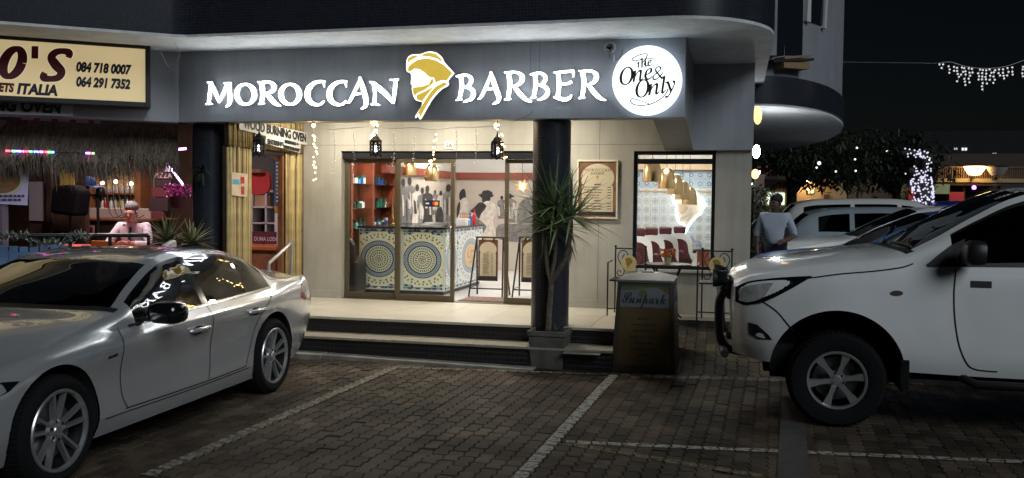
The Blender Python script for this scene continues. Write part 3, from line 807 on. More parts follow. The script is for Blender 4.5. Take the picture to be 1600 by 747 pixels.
def paver_outline(g=.0035):
    r = []
    ys = [-PB, -.75 * PB, -.25 * PB, .25 * PB, .75 * PB, PB]; ds = [0, PE, -PE, PE, -PE, 0]
    for y, d in zip(ys, ds): r.append((PA + d - g, max(-PB + g, min(PB - g, y))))
    for y, d in zip(ys[::-1], ds[::-1]): r.append((-PA + d + g, max(-PB + g, min(PB - g, y))))
    return r
def shrink(o, k): return [(x - math.copysign(k, x), y - (math.copysign(k, y) if abs(y) > PB * .9 else 0)) for x, y in o]
OUT = paver_outline(); INN = shrink(OUT, .0035)
def paver_mesh(mb, f):
    n = len(OUT); k = len(mb.v)
    mb.v += [f(x, y, 0.) for x, y in INN] + [f(x, y, -.004) for x, y in OUT] + [f(x, y, -.016) for x, y in OUT]
    mb.f.append([k + i for i in range(n)])
    for a in (0, n):
        for i in range(n): mb.f.append([k + a + n + i, k + a + n + (i + 1) % n, k + a + (i + 1) % n, k + a + i])
# the paving follows the direction of the bay lines
l2a, l2b = onz(812, 745), onz(958, 587)
PANG = math.atan2((l2b - l2a).x, (l2b - l2a).y)
org = onz(812, 745)
ca, sa = cos(-PANG), sin(-PANG)
def pw(u, v): return (org.x + u * ca - v * sa, org.y + u * sa + v * ca)
spots = []
for i in range(-62, 62):
    for j in range(-14, 26):
        u = i * 2 * PA; v = (j + (.5 if i % 2 else 0)) * 2 * PB
        x, y = pw(u, v)
        if -7.2 < x < 5.6 and 4.3 < y < 9.68: spots.append((u, v, x, y))
def inview(x, y):
    p = _CR.transposed() @ (Vector((x, y, 0)) - Vector((0, 0, CAM_H)))
    if p.z > -.5: return None
    a = 800 + FPX * p.x / -p.z; b = 373.5 - FPX * p.y / -p.z
    return (a, b) if -20 < a < 1620 and b < 765 else None
def hid(a, b): return (a < 480 and b < 700 - (a - 150) * .30) or (a > 1230 and b < 660)
near = [s for s in spots if inview(s[2], s[3]) and not hid(*inview(s[2], s[3]))]
near.sort(key=lambda s: s[2] ** 2 + s[3] ** 2)
near = set(near[:300])
mb0 = MB(); paver_mesh(mb0, lambda x, y, z: Vector((x, y, z)))
proto = None; rest = MB(); rr = random.Random(3)
for s in spots:
    dz = rr.uniform(-.003, .002) - (.006 if rr.random() < .03 else 0); tx, ty = rr.uniform(-.022, .022), rr.uniform(-.016, .016)
    if s in near:
        if proto is None: o = proto = mb0.build('paver', PAVER, pave)
        else: o = proto.copy(); col.objects.link(o); o.parent = pave
        o.location = (s[2], s[3], dz); o.rotation_euler = (ty, tx, -PANG)
    else:
        def f(x, y, z, s=s): a, b = pw(s[0] + x, s[1] + y); return Vector((a, b, z + dz + x * tx + y * ty))
        paver_mesh(rest, f)
rest.build('pavers', PAVER, pave, kind='stuff')
# painted bay lines: the paint lies on the pavers and breaks at the joints
def clip(poly, a, b, c):     # keep a*x+b*y<=c
    out = []
    for i in range(len(poly)):
        p, q = poly[i - 1], poly[i]; dp, dq = a * p[0] + b * p[1] - c, a * q[0] + b * q[1] - c
        if (dp <= 0) != (dq <= 0):
            t = dp / (dp - dq); out.append((p[0] + (q[0] - p[0]) * t, p[1] + (q[1] - p[1]) * t))
        if dq <= 0: out.append(q)
    return out
def paint_line(name, a, b, wd, mat, label, wear=0.):
    d = (b - a); L = math.hypot(d.x, d.y); ux, uy = d.x / L, d.y / L; nx, ny = -uy, ux
    mb = MB(); r = random.Random(name)
    for s in spots:
        e = (s[2] - a.x) * nx + (s[3] - a.y) * ny; g = (s[2] - a.x) * ux + (s[3] - a.y) * uy
        if abs(e) > wd + .15 or g < -.2 or g > L + .2 or r.random() < wear: continue
        poly = [pw(s[0] + x, s[1] + y) for x, y in INN]
        w0, w1 = wd / 2 * r.uniform(.9, 1.05), wd / 2 * r.uniform(.9, 1.05)
        for cc in ((nx, ny, nx * a.x + ny * a.y + w0), (-nx, -ny, -(nx * a.x + ny * a.y) + w1), (ux, uy, ux * a.x + uy * a.y + L), (-ux, -uy, -(ux * a.x + uy * a.y))):
            poly = clip(poly, *cc)
            if len(poly) < 3: break
        if len(poly) >= 3:
            k = len(mb.v); mb.v += [Vector((x, y, .0045)) for x, y in poly]; mb.f.append(list(range(k, k + len(poly))))
    return tag(mb.build(name, mat, pave), kind='stuff')
def worn(name, c, amt):
    m = bpy.data.materials.new(name); m.use_nodes = True; n = m.node_tree; p = n.nodes['Principled BSDF']
    g = n.nodes.new('ShaderNodeNewGeometry'); t = n.nodes.new('ShaderNodeTexNoise'); t.inputs['Scale'].default_value = 22; t.inputs['Detail'].default_value = 8; t.inputs['Roughness'].default_value = .7
    n.links.new(g.outputs['Position'], t.inputs['Vector'])
    r = n.nodes.new('ShaderNodeValToRGB'); r.color_ramp.elements[0].position = amt - .06; r.color_ramp.elements[0].color = (.075, .062, .048, 1); r.color_ramp.elements[1].position = amt + .06; r.color_ramp.elements[1].color = (*c, 1)
    n.links.new(t.outputs['Fac'], r.inputs['Fac']); n.links.new(r.outputs[0], p.inputs['Base Color']); p.inputs['Roughness'].default_value = .75; p.inputs['Specular IOR Level'].default_value = .15
    return m
wl = worn('worn_white_paint', (.36, .355, .31), .46); wy = worn('worn_yellow_paint', (.2, .18, .09), .5); wf = worn('faded_white_paint', (.27, .255, .20), .49)
paint_line('bay_line', onz(230, 744), onz(614, 575), .125, wf, '')
paint_line('bay_line', onz(800, 760), onz(962, 584), .10, wl, '')
paint_line('bay_line', onz(884, 691), onz(1640, 724), .085, wl, '')
paint_line('bay_line', onz(884, 693), onz(1190, 745), .09, wy, '')
paint_line('bay_line', onz(612, 574), onz(1000, 587), .07, wf, '')
paint_line('bay_line', onz(985, 588), onz(1460, 600), .16, wf, '')
conc = M('weathered_concrete', (.22, .21, .185), .85, noise=.3, scale=5, bump=.35, bscale=60)
drain = M('drain_concrete', (.05, .05, .048), .8, noise=.25, scale=6, bump=.2, bscale=90)
a, b, c, d = onz(1213, 760), onz(1268, 760), onz(1252, 610), onz(1222, 610)
MB().hexa([(p.x, p.y, -.012) for p in (a, b, c, d)], [(p.x, p.y, .006) for p in (a, b, c, d)]).build('drain_cover', drain, pave)

# ================================================================ porch, steps, ramp
porch = thing('porch', None, None, (-3.5, 9.9, 0)); porch['kind'] = 'structure'; porch['label'] = 'raised cream tiled porch with dark tiled steps'
tile_cream = M('porch_tile', (.52, .485, .40), .32, noise=.08, scale=3, bump=.03, bscale=30)
def mosaic(name, c1, c2, cg, s, rough=.25):
    m = bpy.data.materials.new(name); m.use_nodes = True; n = m.node_tree; p = n.nodes['Principled BSDF']
    tc = n.nodes.new('ShaderNodeTexCoord'); bt = n.nodes.new('ShaderNodeTexBrick')
    sep = n.nodes.new('ShaderNodeSeparateXYZ'); cmb = n.nodes.new('ShaderNodeCombineXYZ')
    n.links.new(tc.outputs['Object'], sep.inputs[0])
    ax = n.nodes.new('ShaderNodeMath'); ax.operation = 'ADD'; n.links.new(sep.outputs[0], ax.inputs[0]); n.links.new(sep.outputs[1], ax.inputs[1])
    n.links.new(ax.outputs[0], cmb.inputs[0]); n.links.new(sep.outputs[2], cmb.inputs[1]); n.links.new(cmb.outputs[0], bt.inputs['Vector'])
    bt.offset = 0; bt.inputs['Scale'].default_value = 1; bt.inputs['Brick Width'].default_value = s; bt.inputs['Row Height'].default_value = s; bt.inputs['Mortar Size'].default_value = s * .07
    bt.inputs['Color1'].default_value = (*c1, 1); bt.inputs['Color2'].default_value = (*c2, 1); bt.inputs['Mortar'].default_value = (*cg, 1)
    n.links.new(bt.outputs['Color'], p.inputs['Base Color']); p.inputs['Roughness'].default_value = rough
    b = n.nodes.new('ShaderNodeBump'); b.inputs['Strength'].default_value = .5; b.inputs['Distance'].default_value = .002; b.invert = True
    n.links.new(bt.outputs['Fac'], b.inputs['Height']); n.links.new(b.outputs['Normal'], p.inputs['Normal'])
    return m
navy = mosaic('navy_mosaic', (.012, .015, .024), (.024, .028, .042), (.04, .042, .046), .03, .3)
navy_dark = mosaic('dark_riser_tile', (.010, .010, .011), (.018, .017, .017), (.03, .028, .026), .05, .35)
PE_Y = 9.78      # porch edge
PXR = -1.22      # right end of the porch
sp_l = -6.9
# step bodies
MB().box(sp_l, PXR, PE_Y + .012, 11.58, -.05, PZ - .03).build('riser', navy_dark, porch)
MB().box(sp_l, PXR + .02, 9.42 + .012, PE_Y + .011, -.05, TZ - .03).build('riser', navy_dark, porch)
# porch tiles as slabs with joints
tx = [sp_l + i * .6 for i in range(10)] + [PXR + .015]
tx = sorted(t for t in tx if t <= PXR + .02)
ty = [PE_Y - .02, 10.28, 10.88, 11.48, 11.60]
for i in range(len(tx) - 1):
    for j in range(len(ty) - 1):
        MB().box(tx[i] + .0015, tx[i + 1] - .0015, ty[j] + .0015, ty[j + 1] - .0015, PZ - .03, PZ).build('porch_tile', tile_cream, porch, bevel=.004)
for i in range(len(tx) - 1):
    MB().box(tx[i] + .0015, tx[i + 1] - .0015, 9.40, PE_Y + .008, TZ - .03, TZ).build('tread_slab', M('tread_stone', (.30, .27, .21), .5, noise=.15, scale=9), porch, bevel=.006)
# low concrete ledges at the foot
MB().box(sp_l, -4.35, 9.22, 9.43, -.05, .055).build('ledge', conc, porch, bevel=.01)
MB().hexa([(-4.34, 9.26, -.05), (-2.0, 9.22, -.05), (-2.0, 9.42, -.05), (-4.34, 9.43, -.05)], [(-4.34, 9.26, .05), (-2.0, 9.22, .02), (-2.0, 9.42, .02), (-4.34, 9.43, .05)]).build('ledge', conc, porch, bevel=.008)
# stub of the second step beyond the planter
MB().box(-1.7, -1.32, 9.30, 9.43, .185, TZ - .03).build('tread_slab', conc, porch, bevel=.004)
# ramp of pavers up to the shop corner
ramp = thing('ramp', None, None, (0, 10.5, 0)); ramp['kind'] = 'structure'
RX0, RX1, RY0, RY1, RZ = PXR + .03, .95, 9.62, 11.05, .36
MB().hexa([(RX0, RY0, -.3), (RX1, RY0, -.3), (RX1, RY1, -.3), (RX0, RY1, -.3)], [(RX0, RY0, -.014), (RX1, RY0, -.014), (RX1, RY1, RZ - .014), (RX0, RY1, RZ - .014)]).build('ramp_bed', sand, ramp)
rp = MB(); sl = math.atan2(RZ, RY1 - RY0)
for i in range(30):
    for j in range(9):
        u = RX0 + PA + i * 2 * PA; v = RY0 + (j + (.5 if i % 2 else 0)) * 2 * PB
        if u > RX1 - PA or v < RY0 - .14 or v > RY1 + .1: continue
        dz = rr.uniform(-.002, .002)
        paver_mesh(rp, lambda x, y, z: Vector((u + x, min(RY1 + .015, max(RY0 - .05, v + y)), z + dz + (min(RY1 + .015, max(RY0 - .05, v + y)) - RY0) / (RY1 - RY0) * RZ)))
rp.build('pavers', PAVER2, ramp, kind='stuff')
cream_strip = M('apron_concrete', (.42, .38, .30), .6, noise=.15, scale=4, bump=.1, bscale=40)
MB().box(PXR + .022, 1.05, RY1 + .02, 11.58, -.1, PZ - .035).build('apron', cream_strip, ramp, bevel=.01)
# pavement along the side of the building
road = MB().hexa([(.8, 10.2, -.3), (24, 10.2, -.3), (24, 60, -.3), (.8, 60, -.3)], [(.8, 10.2, -.018), (24, 10.2, -.018), (24, 60, .8), (.8, 60, .8)]); road.v[6].z = road.v[7].z = .2
road.add([(.8, 10.2, -.017), (24, 10.2, -.017), (24, 13., .2), (.8, 13., .2), (24, 60, .21), (.8, 60, .21)], [(0, 1, 2, 3), (3, 2, 4, 5)]); tag(road.build('side_road', asphalt), kind='structure')
side = MB().box(.26, .80, 11.6, 46, -.1, .29).build('pavement', conc, None, bevel=.02); tag(side, kind='structure')

# ================================================================ the shop building
bld = thing('shop_building', 'grey rendered shop building with canopy over a cream porch', 'building', (-3, 12, 0))
cream = M('cream_render', (.42, .405, .36), .75, noise=.1, scale=2.5, bump=.2, bscale=70, streak=.1)
greyr = M('grey_fascia_paint', (.36, .382, .425), .6, noise=.08, scale=2, bump=.15, bscale=90, streak=.09)
plaster = M('white_soffit_plaster', (.74, .76, .77), .85, noise=.1, scale=4, bump=.6, bscale=55, streak=.12)
upper = M('grey_upper_render', (.26, .28, .30), .8, noise=.1, scale=2, bump=.5, bscale=80)
DX0, DX1, DZ0, DZ1 = rect(533, 236, 852, 470, WY); DZ0 = PZ
WX0, WX1, WZ0, WZ1 = rect(989, 236, 1117, 421, WY)
BX0, BX1 = -5.72, .17
def wallbox(*a, mat=cream, name='wall'): return MB().box(*a).build(name, mat, bld)
HB = 2.40      # lower edge of the deep upper beam on the right
wallbox(BX0, DX0, WY, WY + .2, PZ - .05, 2.95)
wallbox(DX0, DX1, WY, WY + .2, DZ1, 2.95)
wallbox(DX1, WX0, WY, WY + .2, PZ - .1, 2.95)
wallbox(WX0, WX1, WY, WY + .2, PZ - .1, WZ0)
wallbox(WX0, WX1, WY, WY + .2, WZ1, 2.95)
wallbox(WX1, BX1, WY, WY + .2, PZ - .4, 2.95)
MB().box(-.55, BX1 + .01, WY - .06, WY - .002, WZ1 + .005, SOF).build('upper_beam', greyr, bld, bevel=.006)
wallbox(BX1 - .2, BX1, WY + .2, 18, -.1, SOF, mat=upper, name='side_wall')
MB().box(DX1 + .08, WX0 - .02, WY - .012, WY - .001, PZ, PZ + .1).build('skirting', cream, bld, bevel=.003)
MB().box(BX0, DX0 - .01, WY - .012, WY - .001, PZ, PZ + .1).build('skirting', cream, bld, bevel=.003)
# wall panel joints of the render
for px in (935,):
    x = at(px, 360, WY).x; MB().box(x - .003, x + .003, WY - .0015, WY + .001, PZ + .1, 2.95).build('render_joint', M('joint_line', (.2, .18, .14), .9), bld)
MB().box(BX0, BX1, WY - .0015, WY + .001, at(940, 226, WY).z, at(940, 226, WY).z + .006).build('render_joint', M('joint_line'), bld)
# porch ceiling and fascia
MB().box(-6.5, -.88, FY + .25, WY, 2.93, 3.0).build('porch_ceiling', plaster, bld)
FB = 2.61
MB().box(CORN.x, -.53, FY, FY + .24, FB, SOF).build('fascia', greyr, bld, bevel=.006)
for px in (829, 843): x = at(px, 100, FY).x; MB().box(x - .002, x + .002, FY - .0012, FY + .001, FB + .3, SOF).build('render_joint', M('fascia_joint', (.10, .11, .13), .9), bld)
MB().tube([at(a_, b_, FY - .002) for a_, b_ in crv([(800, 190), (812, 186), (826, 180), (833, 172)], 4)], .0025, 4).build('render_crack', M('fascia_joint'), bld)
rib = MB(); zb = WZ1 + .01
rib.hexa([(-.87, FY + .24, FB), (-.53, FY + .24, FB), (-.53, WY - .06, zb), (-.87, WY - .06, zb)], [(-.87, FY + .24, SOF), (-.53, FY + .24, SOF), (-.53, WY - .06, SOF), (-.87, WY - .06, SOF)])
rib.build('return_beam', M('beam_render', (.33, .33, .31), .8, noise=.08, scale=3, bump=.2), bld)
MB().hexa([wp(0, 0, FB), wp(0, -.24, FB), wp(5, -.24, FB), wp(5, 0, FB)], [wp(0, 0, SOF), wp(0, -.24, SOF), wp(5, -.24, SOF), wp(5, 0, SOF)]).build('wing_fascia', greyr, bld)
# canopy: rounded at the free corner, folded where the wing starts
ce = [(.33, 30), (.33, 9.75)]
ce += [(.33 - .95 * (1 - cos(a)) , 9.75 - 1.12 * sin(a)) for a in [pi / 2 * k / 14 for k in range(1, 15)]]
ce += [(-5.5, 8.74), (-5.66, 8.75), (-5.8, 8.68), (-9.6, 5.8), (-13.5, 9), (-13.5, 30)]
MB().slab(ce, SOF, SOF + .03).build('soffit', plaster, bld)
ce2 = [(x + (.0 if x < .3 else .004), y - .004) for x, y in ce]
MB().slab(ce2, SOF + .03, 5.2).build('parapet', navy, bld, smooth=40)
# tiled columns
for i, (cx, cyy) in enumerate(((at(861, 400, 9.9).x, 9.87), (at(325, 400, 9.9).x, 9.95))):
    MB().lathe([(.205, PZ - .4), (.205, FB - .002)], 40, Matrix.Translation((cx, cyy, 0))).build('column', navy, bld, smooth=True)
COLX = at(861, 400, 9.9).x
# ---- side: rounded balcony storey beyond the corner
bal = thing('balcony_storey', 'upper storey with rounded grey balcony round the side of the shop building', 'balcony', (.3, 19, 3.2))
bz = 3.12
oval = [(BX1 + 1.75 * sin(t), 19.6 - 6.0 * cos(t)) for t in [pi * k / 36 for k in range(37)]]
MB().slab(oval + [(BX1 - .3, 25.6), (BX1 - .3, 13.6)], bz, bz + .04).build('balcony_soffit', plaster, bal)
o2 = [(BX1 + 1.77 * sin(t), 19.6 - 6.03 * cos(t)) for t in [pi * k / 36 for k in range(37)]]
MB().slab(o2 + [(BX1 - .3, 25.63), (BX1 - .3, 13.57)], bz + .04, bz + .42).build('balcony_band', navy, bal, smooth=40)
o3 = [(BX1 + 1.72 * sin(t), 19.6 - 5.95 * cos(t)) for t in [pi * k / 36 for k in range(37)]]
MB().slab(o3 + [(BX1 - .3, 25.55), (BX1 - .3, 13.65)], bz + .42, 9.).build('balcony_wall', upper, bal, smooth=40)
# ---- upper openings on that storey
def on_oval(px, py):
    # first hit of the ray with the upper wall
    r = ray(px, py); best = None; o = Vector((0, 0, CAM_H))
    for k in range(4000):
        t = 9 + k * .005; p = o + r * t
        if p.x > BX1 and ((p.x - BX1) / 1.72) ** 2 + ((p.y - 19.6) / 5.95) ** 2 < 1: return p
    return o + r * 14
def facade_panel(name, mat, pts, lift, th, parent):
    P = [on_oval(*p) for p in pts]; c = sum(P, Vector()) / len(P)
    n = Vector(((c.x - BX1) / 1.72 ** 2, (c.y - 19.6) / 5.95 ** 2, 0)).normalized()
    m = MB(); k = len(P); m.v = [p + n * lift for p in P] + [p + n * (lift - th) for p in P]
    m.f = [list(range(k)), list(range(2 * k - 1, k - 1, -1))] + [[i, i + k, (i + 1) % k + k, (i + 1) % k] for i in range(k)]
    o = m.build(name, mat, parent)
    bm = bmesh.new(); bm.from_mesh(o.data); bmesh.ops.recalc_face_normals(bm, faces=bm.faces); bm.to_mesh(o.data); bm.free()
    return o
wd_ = facade_panel('window', M('dark_pane', (.012, .016, .022), .12), [(1211, -8), (1253, -8), (1251, 87), (1209, 88)], .03, .2, bal)
facade_panel('window_frame', upper, [(1203, -8), (1211, -8), (1209, 88), (1196, 88)], .08, .2, wd_)
facade_panel('window_sill', M('sill_timber', (.30, .19, .10), .7), [(1209, 91), (1250, 88), (1250, 91), (1209, 95)], .2, .2, wd_)
facade_panel('window_sill', M('sill_timber'), [(1208, 100), (1248, 100), (1248, 111), (1208, 108)], .2, .2, wd_)
facade_panel('window_ledge', black_plastic, [(1190, 96), (1253, 94), (1252, 98), (1190, 101)], .24, .26, wd_)
w2 = facade_panel('window', M('dark_pane'), [(1262, -8), (1284, -8), (1283, 40), (1262, 34)], .03, .2, bal)
facade_panel('window_frame', M('pale_frame', (.6, .62, .62), .5), [(1257, -8), (1262, -8), (1261, 36), (1255, 33)], .06, .2, w2)
facade_panel('window_frame', M('pale_frame'), [(1285, -8), (1288, -8), (1285, 46), (1282, 44)], .06, .2, w2)
# ================================================================ doors and window of the shop
bronze = M('bronze_aluminium', (.13, .105, .065), .4, metal=.5)
dkframe = M('dark_aluminium', (.02, .022, .028), .4, metal=.4)
shopglass = glass('shop_glass', (.97, .98, .97), 1.35)
def frame_rect(mb, x0, x1, z0, z1, y0, y1, t, tb=None):
    tb = tb or t
    mb.box(x0, x0 + t, y0, y1, z0, z1); mb.box(x1 - t, x1, y0, y1, z0, z1)
    mb.box(x0 + t, x1 - t, y0, y1, z0, z0 + tb); mb.box(x0 + t, x1 - t, y0, y1, z1 - t, z1); return mb
dh = at(680, 248, WY).z
MB().box(DX0, DX1, WY + .03, WY + .16, dh, DZ1 - .004).build('door_header', dkframe, bld, bevel=.004)
def glazed(name, px0, px1, y, t=.05):
    x0 = at(px0, 360, WY).x; x1 = at(px1, 360, WY).x
    o = frame_rect(MB(), x0, x1, PZ + .002, dh - .004, y, y + .05, t, .075).build(name, bronze, bld, bevel=.004)
    MB().box(x0 + t, x1 - t, y + .02, y + .028, PZ + .07, dh - t).build('pane', shopglass, o)
    return o
glazed('glass_panel', 534, 618, WY + .10)
dr = glazed('sliding_door', 617, 708, WY + .04)
x = at(703, 385, WY).x
MB().tube([(x, WY + .035, 1.1), (x, WY + .0, 1.12), (x, WY + .0, 1.38), (x, WY + .035, 1.40)], .01, 8).build('door_handle', chrome, dr, smooth=True)
glazed('glass_panel', 785, 851, WY + .10)
MB().box(DX0, DX1, WY + .02, WY + .18, PZ - .01, PZ + .002).build('threshold', bronze, bld)
# window to the right with a narrow transom
win = bpy.data.objects.new('window', None); col.objects.link(win); win.parent = bld
tz = at(1050, 256, WY).z; tz2 = at(1050, 248, WY).z
f = MB(); frame_rect(f, WX0, WX1, WZ0, WZ1, WY + .03, WY + .11, .045)
f.box(WX0 + .045, WX1 - .045, WY + .03, WY + .11, tz, tz2); f.build('window_frame', dkframe, win, bevel=.004)
MB().box(WX0 + .045, WX1 - .045, WY + .065, WY + .073, WZ0 + .045, tz).build('pane', shopglass, win)
MB().box(WX0 + .045, WX1 - .045, WY + .065, WY + .073, tz2, WZ1 - .045).build('pane', shopglass, win)
MB().box(WX0 - .03, WX1 + .03, WY - .05, WY + .03, WZ0 - .035, WZ0).build('window_sill', M('sill_stone', (.45, .44, .40), .6), win, bevel=.004)

# ================================================================ shop interior
shop = thing('shop_interior', 'bright barber shop room behind the glass doors', 'room', (-3, 14.5, PZ))
white = M('shop_white_wall', (.72, .70, .66), .7, noise=.04, scale=3)
floorm = M('shop_floor_tile', (.60, .59, .57), .2, noise=.05, scale=2)
BY = 17.3      # back wall
CZ = 3.0
MB().box(BX0, BX1 - .2, WY + .2, BY + .2, PZ - .06, PZ - .004).build('shop_floor', floorm, shop)
MB().box(BX0, BX1 - .2, WY + .2, BY + .2, CZ, CZ + .1).build('shop_ceiling', white, shop)
MB().box(BX0 - .1, BX0, WY + .2, BY + .2, PZ, CZ).build('shop_wall', white, shop)
MB().box(BX0, BX1 - .2, BY, BY + .1, PZ, CZ).build('shop_wall', white, shop)
# partition between the two rooms, seen edge on
PX_ = -1.95
MB().box(PX_ - .06, PX_ + .06, 13.6, BY, PZ, CZ).build('shop_partition', white, shop)
MB().box(PX_ - .09, PX_ + .09, 13.5, 13.6, PZ, CZ).build('partition_trim', M('red_timber', (.20, .045, .022), .45, noise=.3, scale=9), shop)
# ceiling lamps: bright troffers in the two rooms
lamp = E('troffer_white', (1.0, .97, .92), 11.5)
for i, (x, y) in enumerate(((-4.7, 12.25), (-3.2, 12.25), (-4.4, 15.2), (-3.0, 15.2))):
    t = thing('ceiling_light', 'square white ceiling light over the counter inside the shop', 'ceiling light', (x, y, CZ), 0, 'lights over the shop counter')
    MB().box(x - .32, x + .32, y - .32, y + .32, CZ - .05, CZ - .002).build('light_frame', white, t)
    MB().box(x - .29, x + .29, y - .29, y + .29, CZ - .056, CZ - .051).build('diffuser', lamp, t)
for i, (x, y) in enumerate(((-1.0, 13.0), (-1.0, 15.3))):
    t = thing('ceiling_light', 'square white ceiling light over the red barber chairs', 'ceiling light', (x, y, CZ), 0, 'lights over the barber chairs')
    MB().box(x - .32, x + .32, y - .32, y + .32, CZ - .05, CZ - .002).build('light_frame', white, t)
    MB().box(x - .29, x + .29, y - .29, y + .29, CZ - .056, CZ - .051).build('diffuser', lamp, t)
# porch lamps, flush in the porch ceiling behind the fascia
plm = E('porch_lamp_glow', (1.0, .91, .74), 46.)
for x in (-5.0, -3.6, -2.3):
    t = thing('porch_light', 'round flush light in the porch ceiling over the shop door', 'ceiling light', (x, 10.9, 2.93), 0, 'porch ceiling lights')
    MB().lathe([(.15, 2.93), (.15, 2.9), (.13, 2.89)], 24, Matrix.Translation((x, 10.9, 0))).build('light_rim', chrome, t, smooth=True)
    MB().lathe([(.13, 2.892), (.08, 2.872), (.0, 2.866)], 24, Matrix.Translation((x, 10.9, 0))).build('diffuser', plm, t, smooth=True)
# ---- mural of men in a market, black and white, printed on the wall
mur = thing('wall_mural', 'black and white mural photograph of standing figures on the shop wall', 'mural', (-4, BY - .02, 1))
LX = -5.28     # left side wall where the cabinet stands
paper = M('mural_paper', (.46, .39, .33), .7, noise=.12, scale=1.2)
mdark = M('mural_black', (.035, .030, .030), .7, noise=.5, scale=7)
mgrey = M('mural_grey', (.17, .155, .15), .7, noise=.45, scale=9)
mlite = M('mural_pale', (.55, .49, .43), .7, noise=.25, scale=12)
redtrim = M('red_cornice', (.24, .055, .03), .5)
tzb = at(770, 280, BY).z; tzt = at(770, 270, BY).z
YL0 = 13.95     # the mural starts where the cabinet ends
MB().box(LX - .02, LX, YL0, BY, PZ, tzb).build('mural_panel', paper, mur)
MB().box(LX, PX_ - .07, BY - .02, BY, PZ, tzb).build('mural_panel', paper, mur)
MB().box(LX - .03, LX + .06, 13.4, BY - .03, tzb, tzt).build('cornice', redtrim, shop)
MB().box(LX - .03, PX_ - .07, BY - .10, BY, tzb, tzt).build('cornice', redtrim, shop)
MB().box(BX0, LX - .03, 13.95, BY, PZ, CZ - .01).build('shop_wall', white, shop)
def figure_L(pts, mat, lift, nm='mural_figure'):
    P = [atx(a, b, LX + lift) for a, b in pts]; m = MB()
    m.add(P, [list(range(len(P)))]); return m.build(nm, mat, mur)
def figure_B(pts, mat, lift, nm='mural_figure'):
    P = [at(a, b, BY - .02 - lift) for a, b in pts]; m = MB()
    m.add(P, [list(range(len(P)))]); return m.build(nm, mat, mur)
def human(cx, top, bot, wd, seed):
    """outline of a standing robed figure in photo pixels, shoulders to hem"""
    r = random.Random(seed); h = bot - top
    pr = [(.10, .13), (.20, .17), (.46, .21), (.54, .30), (.50, .45), (.40, .58), (.46, .78), (.50, 1.)]
    R_ = [(cx + wd * (a + r.uniform(-.05, .05)), top + h * b) for a, b in pr]; L_ = [(cx - wd * (a + r.uniform(-.05, .05)), top + h * b) for a, b in pr]
    return crv(R_, 3) + crv(L_, 3)[::-1]
def head_of(cx, top, bot, wd): return [(cx + wd * .19 * cos(a), top + (bot - top) * (.08 + .085 * sin(a))) for a in [2 * pi * k / 12 for k in range(12)]]
def folds(fn, cx, top, bot, wd, seed, lift):
    r = random.Random(seed); h = bot - top
    for k in range(4):
        u = cx + wd * r.uniform(-.38, .38); t0 = r.uniform(.26, .45); t1 = t0 + r.uniform(.2, .5); q = wd * r.uniform(.05, .12)
        fn([(u - q, top + h * t0), (u + q, top + h * (t0 + .04)), (u + q * 1.4 + wd * r.uniform(-.1, .1), top + h * min(1, t1)), (u - q * .4, top + h * min(1, t1))], r.choice((mlite, mdark, mlite)), lift + .0004 * k, 'mural_fold')
for i, (cx, top, bot, wd, mt) in enumerate(((630, 279, 358, 17, mgrey), (640, 277, 358, 17, mgrey), (652, 288, 358, 16, mlite), (660, 293, 358, 14, mgrey), (668, 290, 358, 16, mdark), (680, 297, 335, 8, mgrey), (689, 298, 347, 11, mlite), (701, 288, 358, 19, mgrey))):
    figure_L(human(cx, top, bot, wd, i), mt, .003 + .0025 * i); figure_L(head_of(cx, top, bot, wd), mdark, .004 + .0025 * i); folds(figure_L, cx, top, bot, wd, i, .0038 + .0025 * i)
figure_L(crv([(684, 326), (690, 324), (693, 338), (691, 354), (684, 354), (682, 340)], 4, True), mdark, .026)
# right hand group: man seen from behind, and the man in a hat
figure_B(crv([(718, 302), (722, 296), (726, 296), (728, 304), (727, 312), (722, 316), (718, 311)], 4, True), mdark, .002)
figure_B(crv([(719, 314), (727, 309), (732, 320), (731, 345), (729, 362), (712, 362), (714, 340), (716, 324)], 4, True), mlite, .0035)
figure_B(crv([(716, 318), (719, 316), (718, 332), (714, 340), (713, 330)], 4, True), mdark, .005)
figure_B([(747, 304), (752, 303), (755, 298), (763, 297), (769, 300), (770, 304), (772, 306), (769, 308), (760, 311), (752, 309)], mdark, .004)
figure_B(crv([(754, 309), (766, 309), (764, 316), (759, 322), (754, 317)], 4, True), mdark, .0028)
figure_B(crv([(752, 320), (762, 314), (772, 318), (775, 330), (770, 345), (774, 368), (750, 368), (752, 350), (741, 346), (732, 338), (740, 333), (748, 336)], 4, True), mlite, .0032)
figure_B(crv([(741, 324), (750, 316), (760, 322), (752, 334), (748, 342), (741, 334), (735, 330)], 4, True), mdark, .0045)
figure_B(crv([(736, 338), (747, 342), (757, 350), (760, 356), (752, 366), (744, 358), (728, 344)], 4, True), mgrey, .006)
for cx, top, bot, wd, sd0 in ((784, 306, 342, 13, 21), (797, 303, 348, 17, 22)): figure_B(human(cx, top, bot, wd, sd0), mgrey, .0022); figure_B(head_of(cx, top, bot, wd), mdark, .0026); folds(figure_B, cx, top, bot, wd, sd0, .0028)
figure_B([(792, 306), (801, 305), (805, 308), (794, 309)], mdark, .004)
figure_B(crv([(778, 352), (800, 350), (820, 352), (838, 356), (838, 378), (780, 374)], 4, True), mgrey, .003)
figure_B(crv([(812, 318), (825, 308), (840, 306), (845, 330), (845, 356), (812, 352), (808, 336)], 4, True), mgrey, .004)
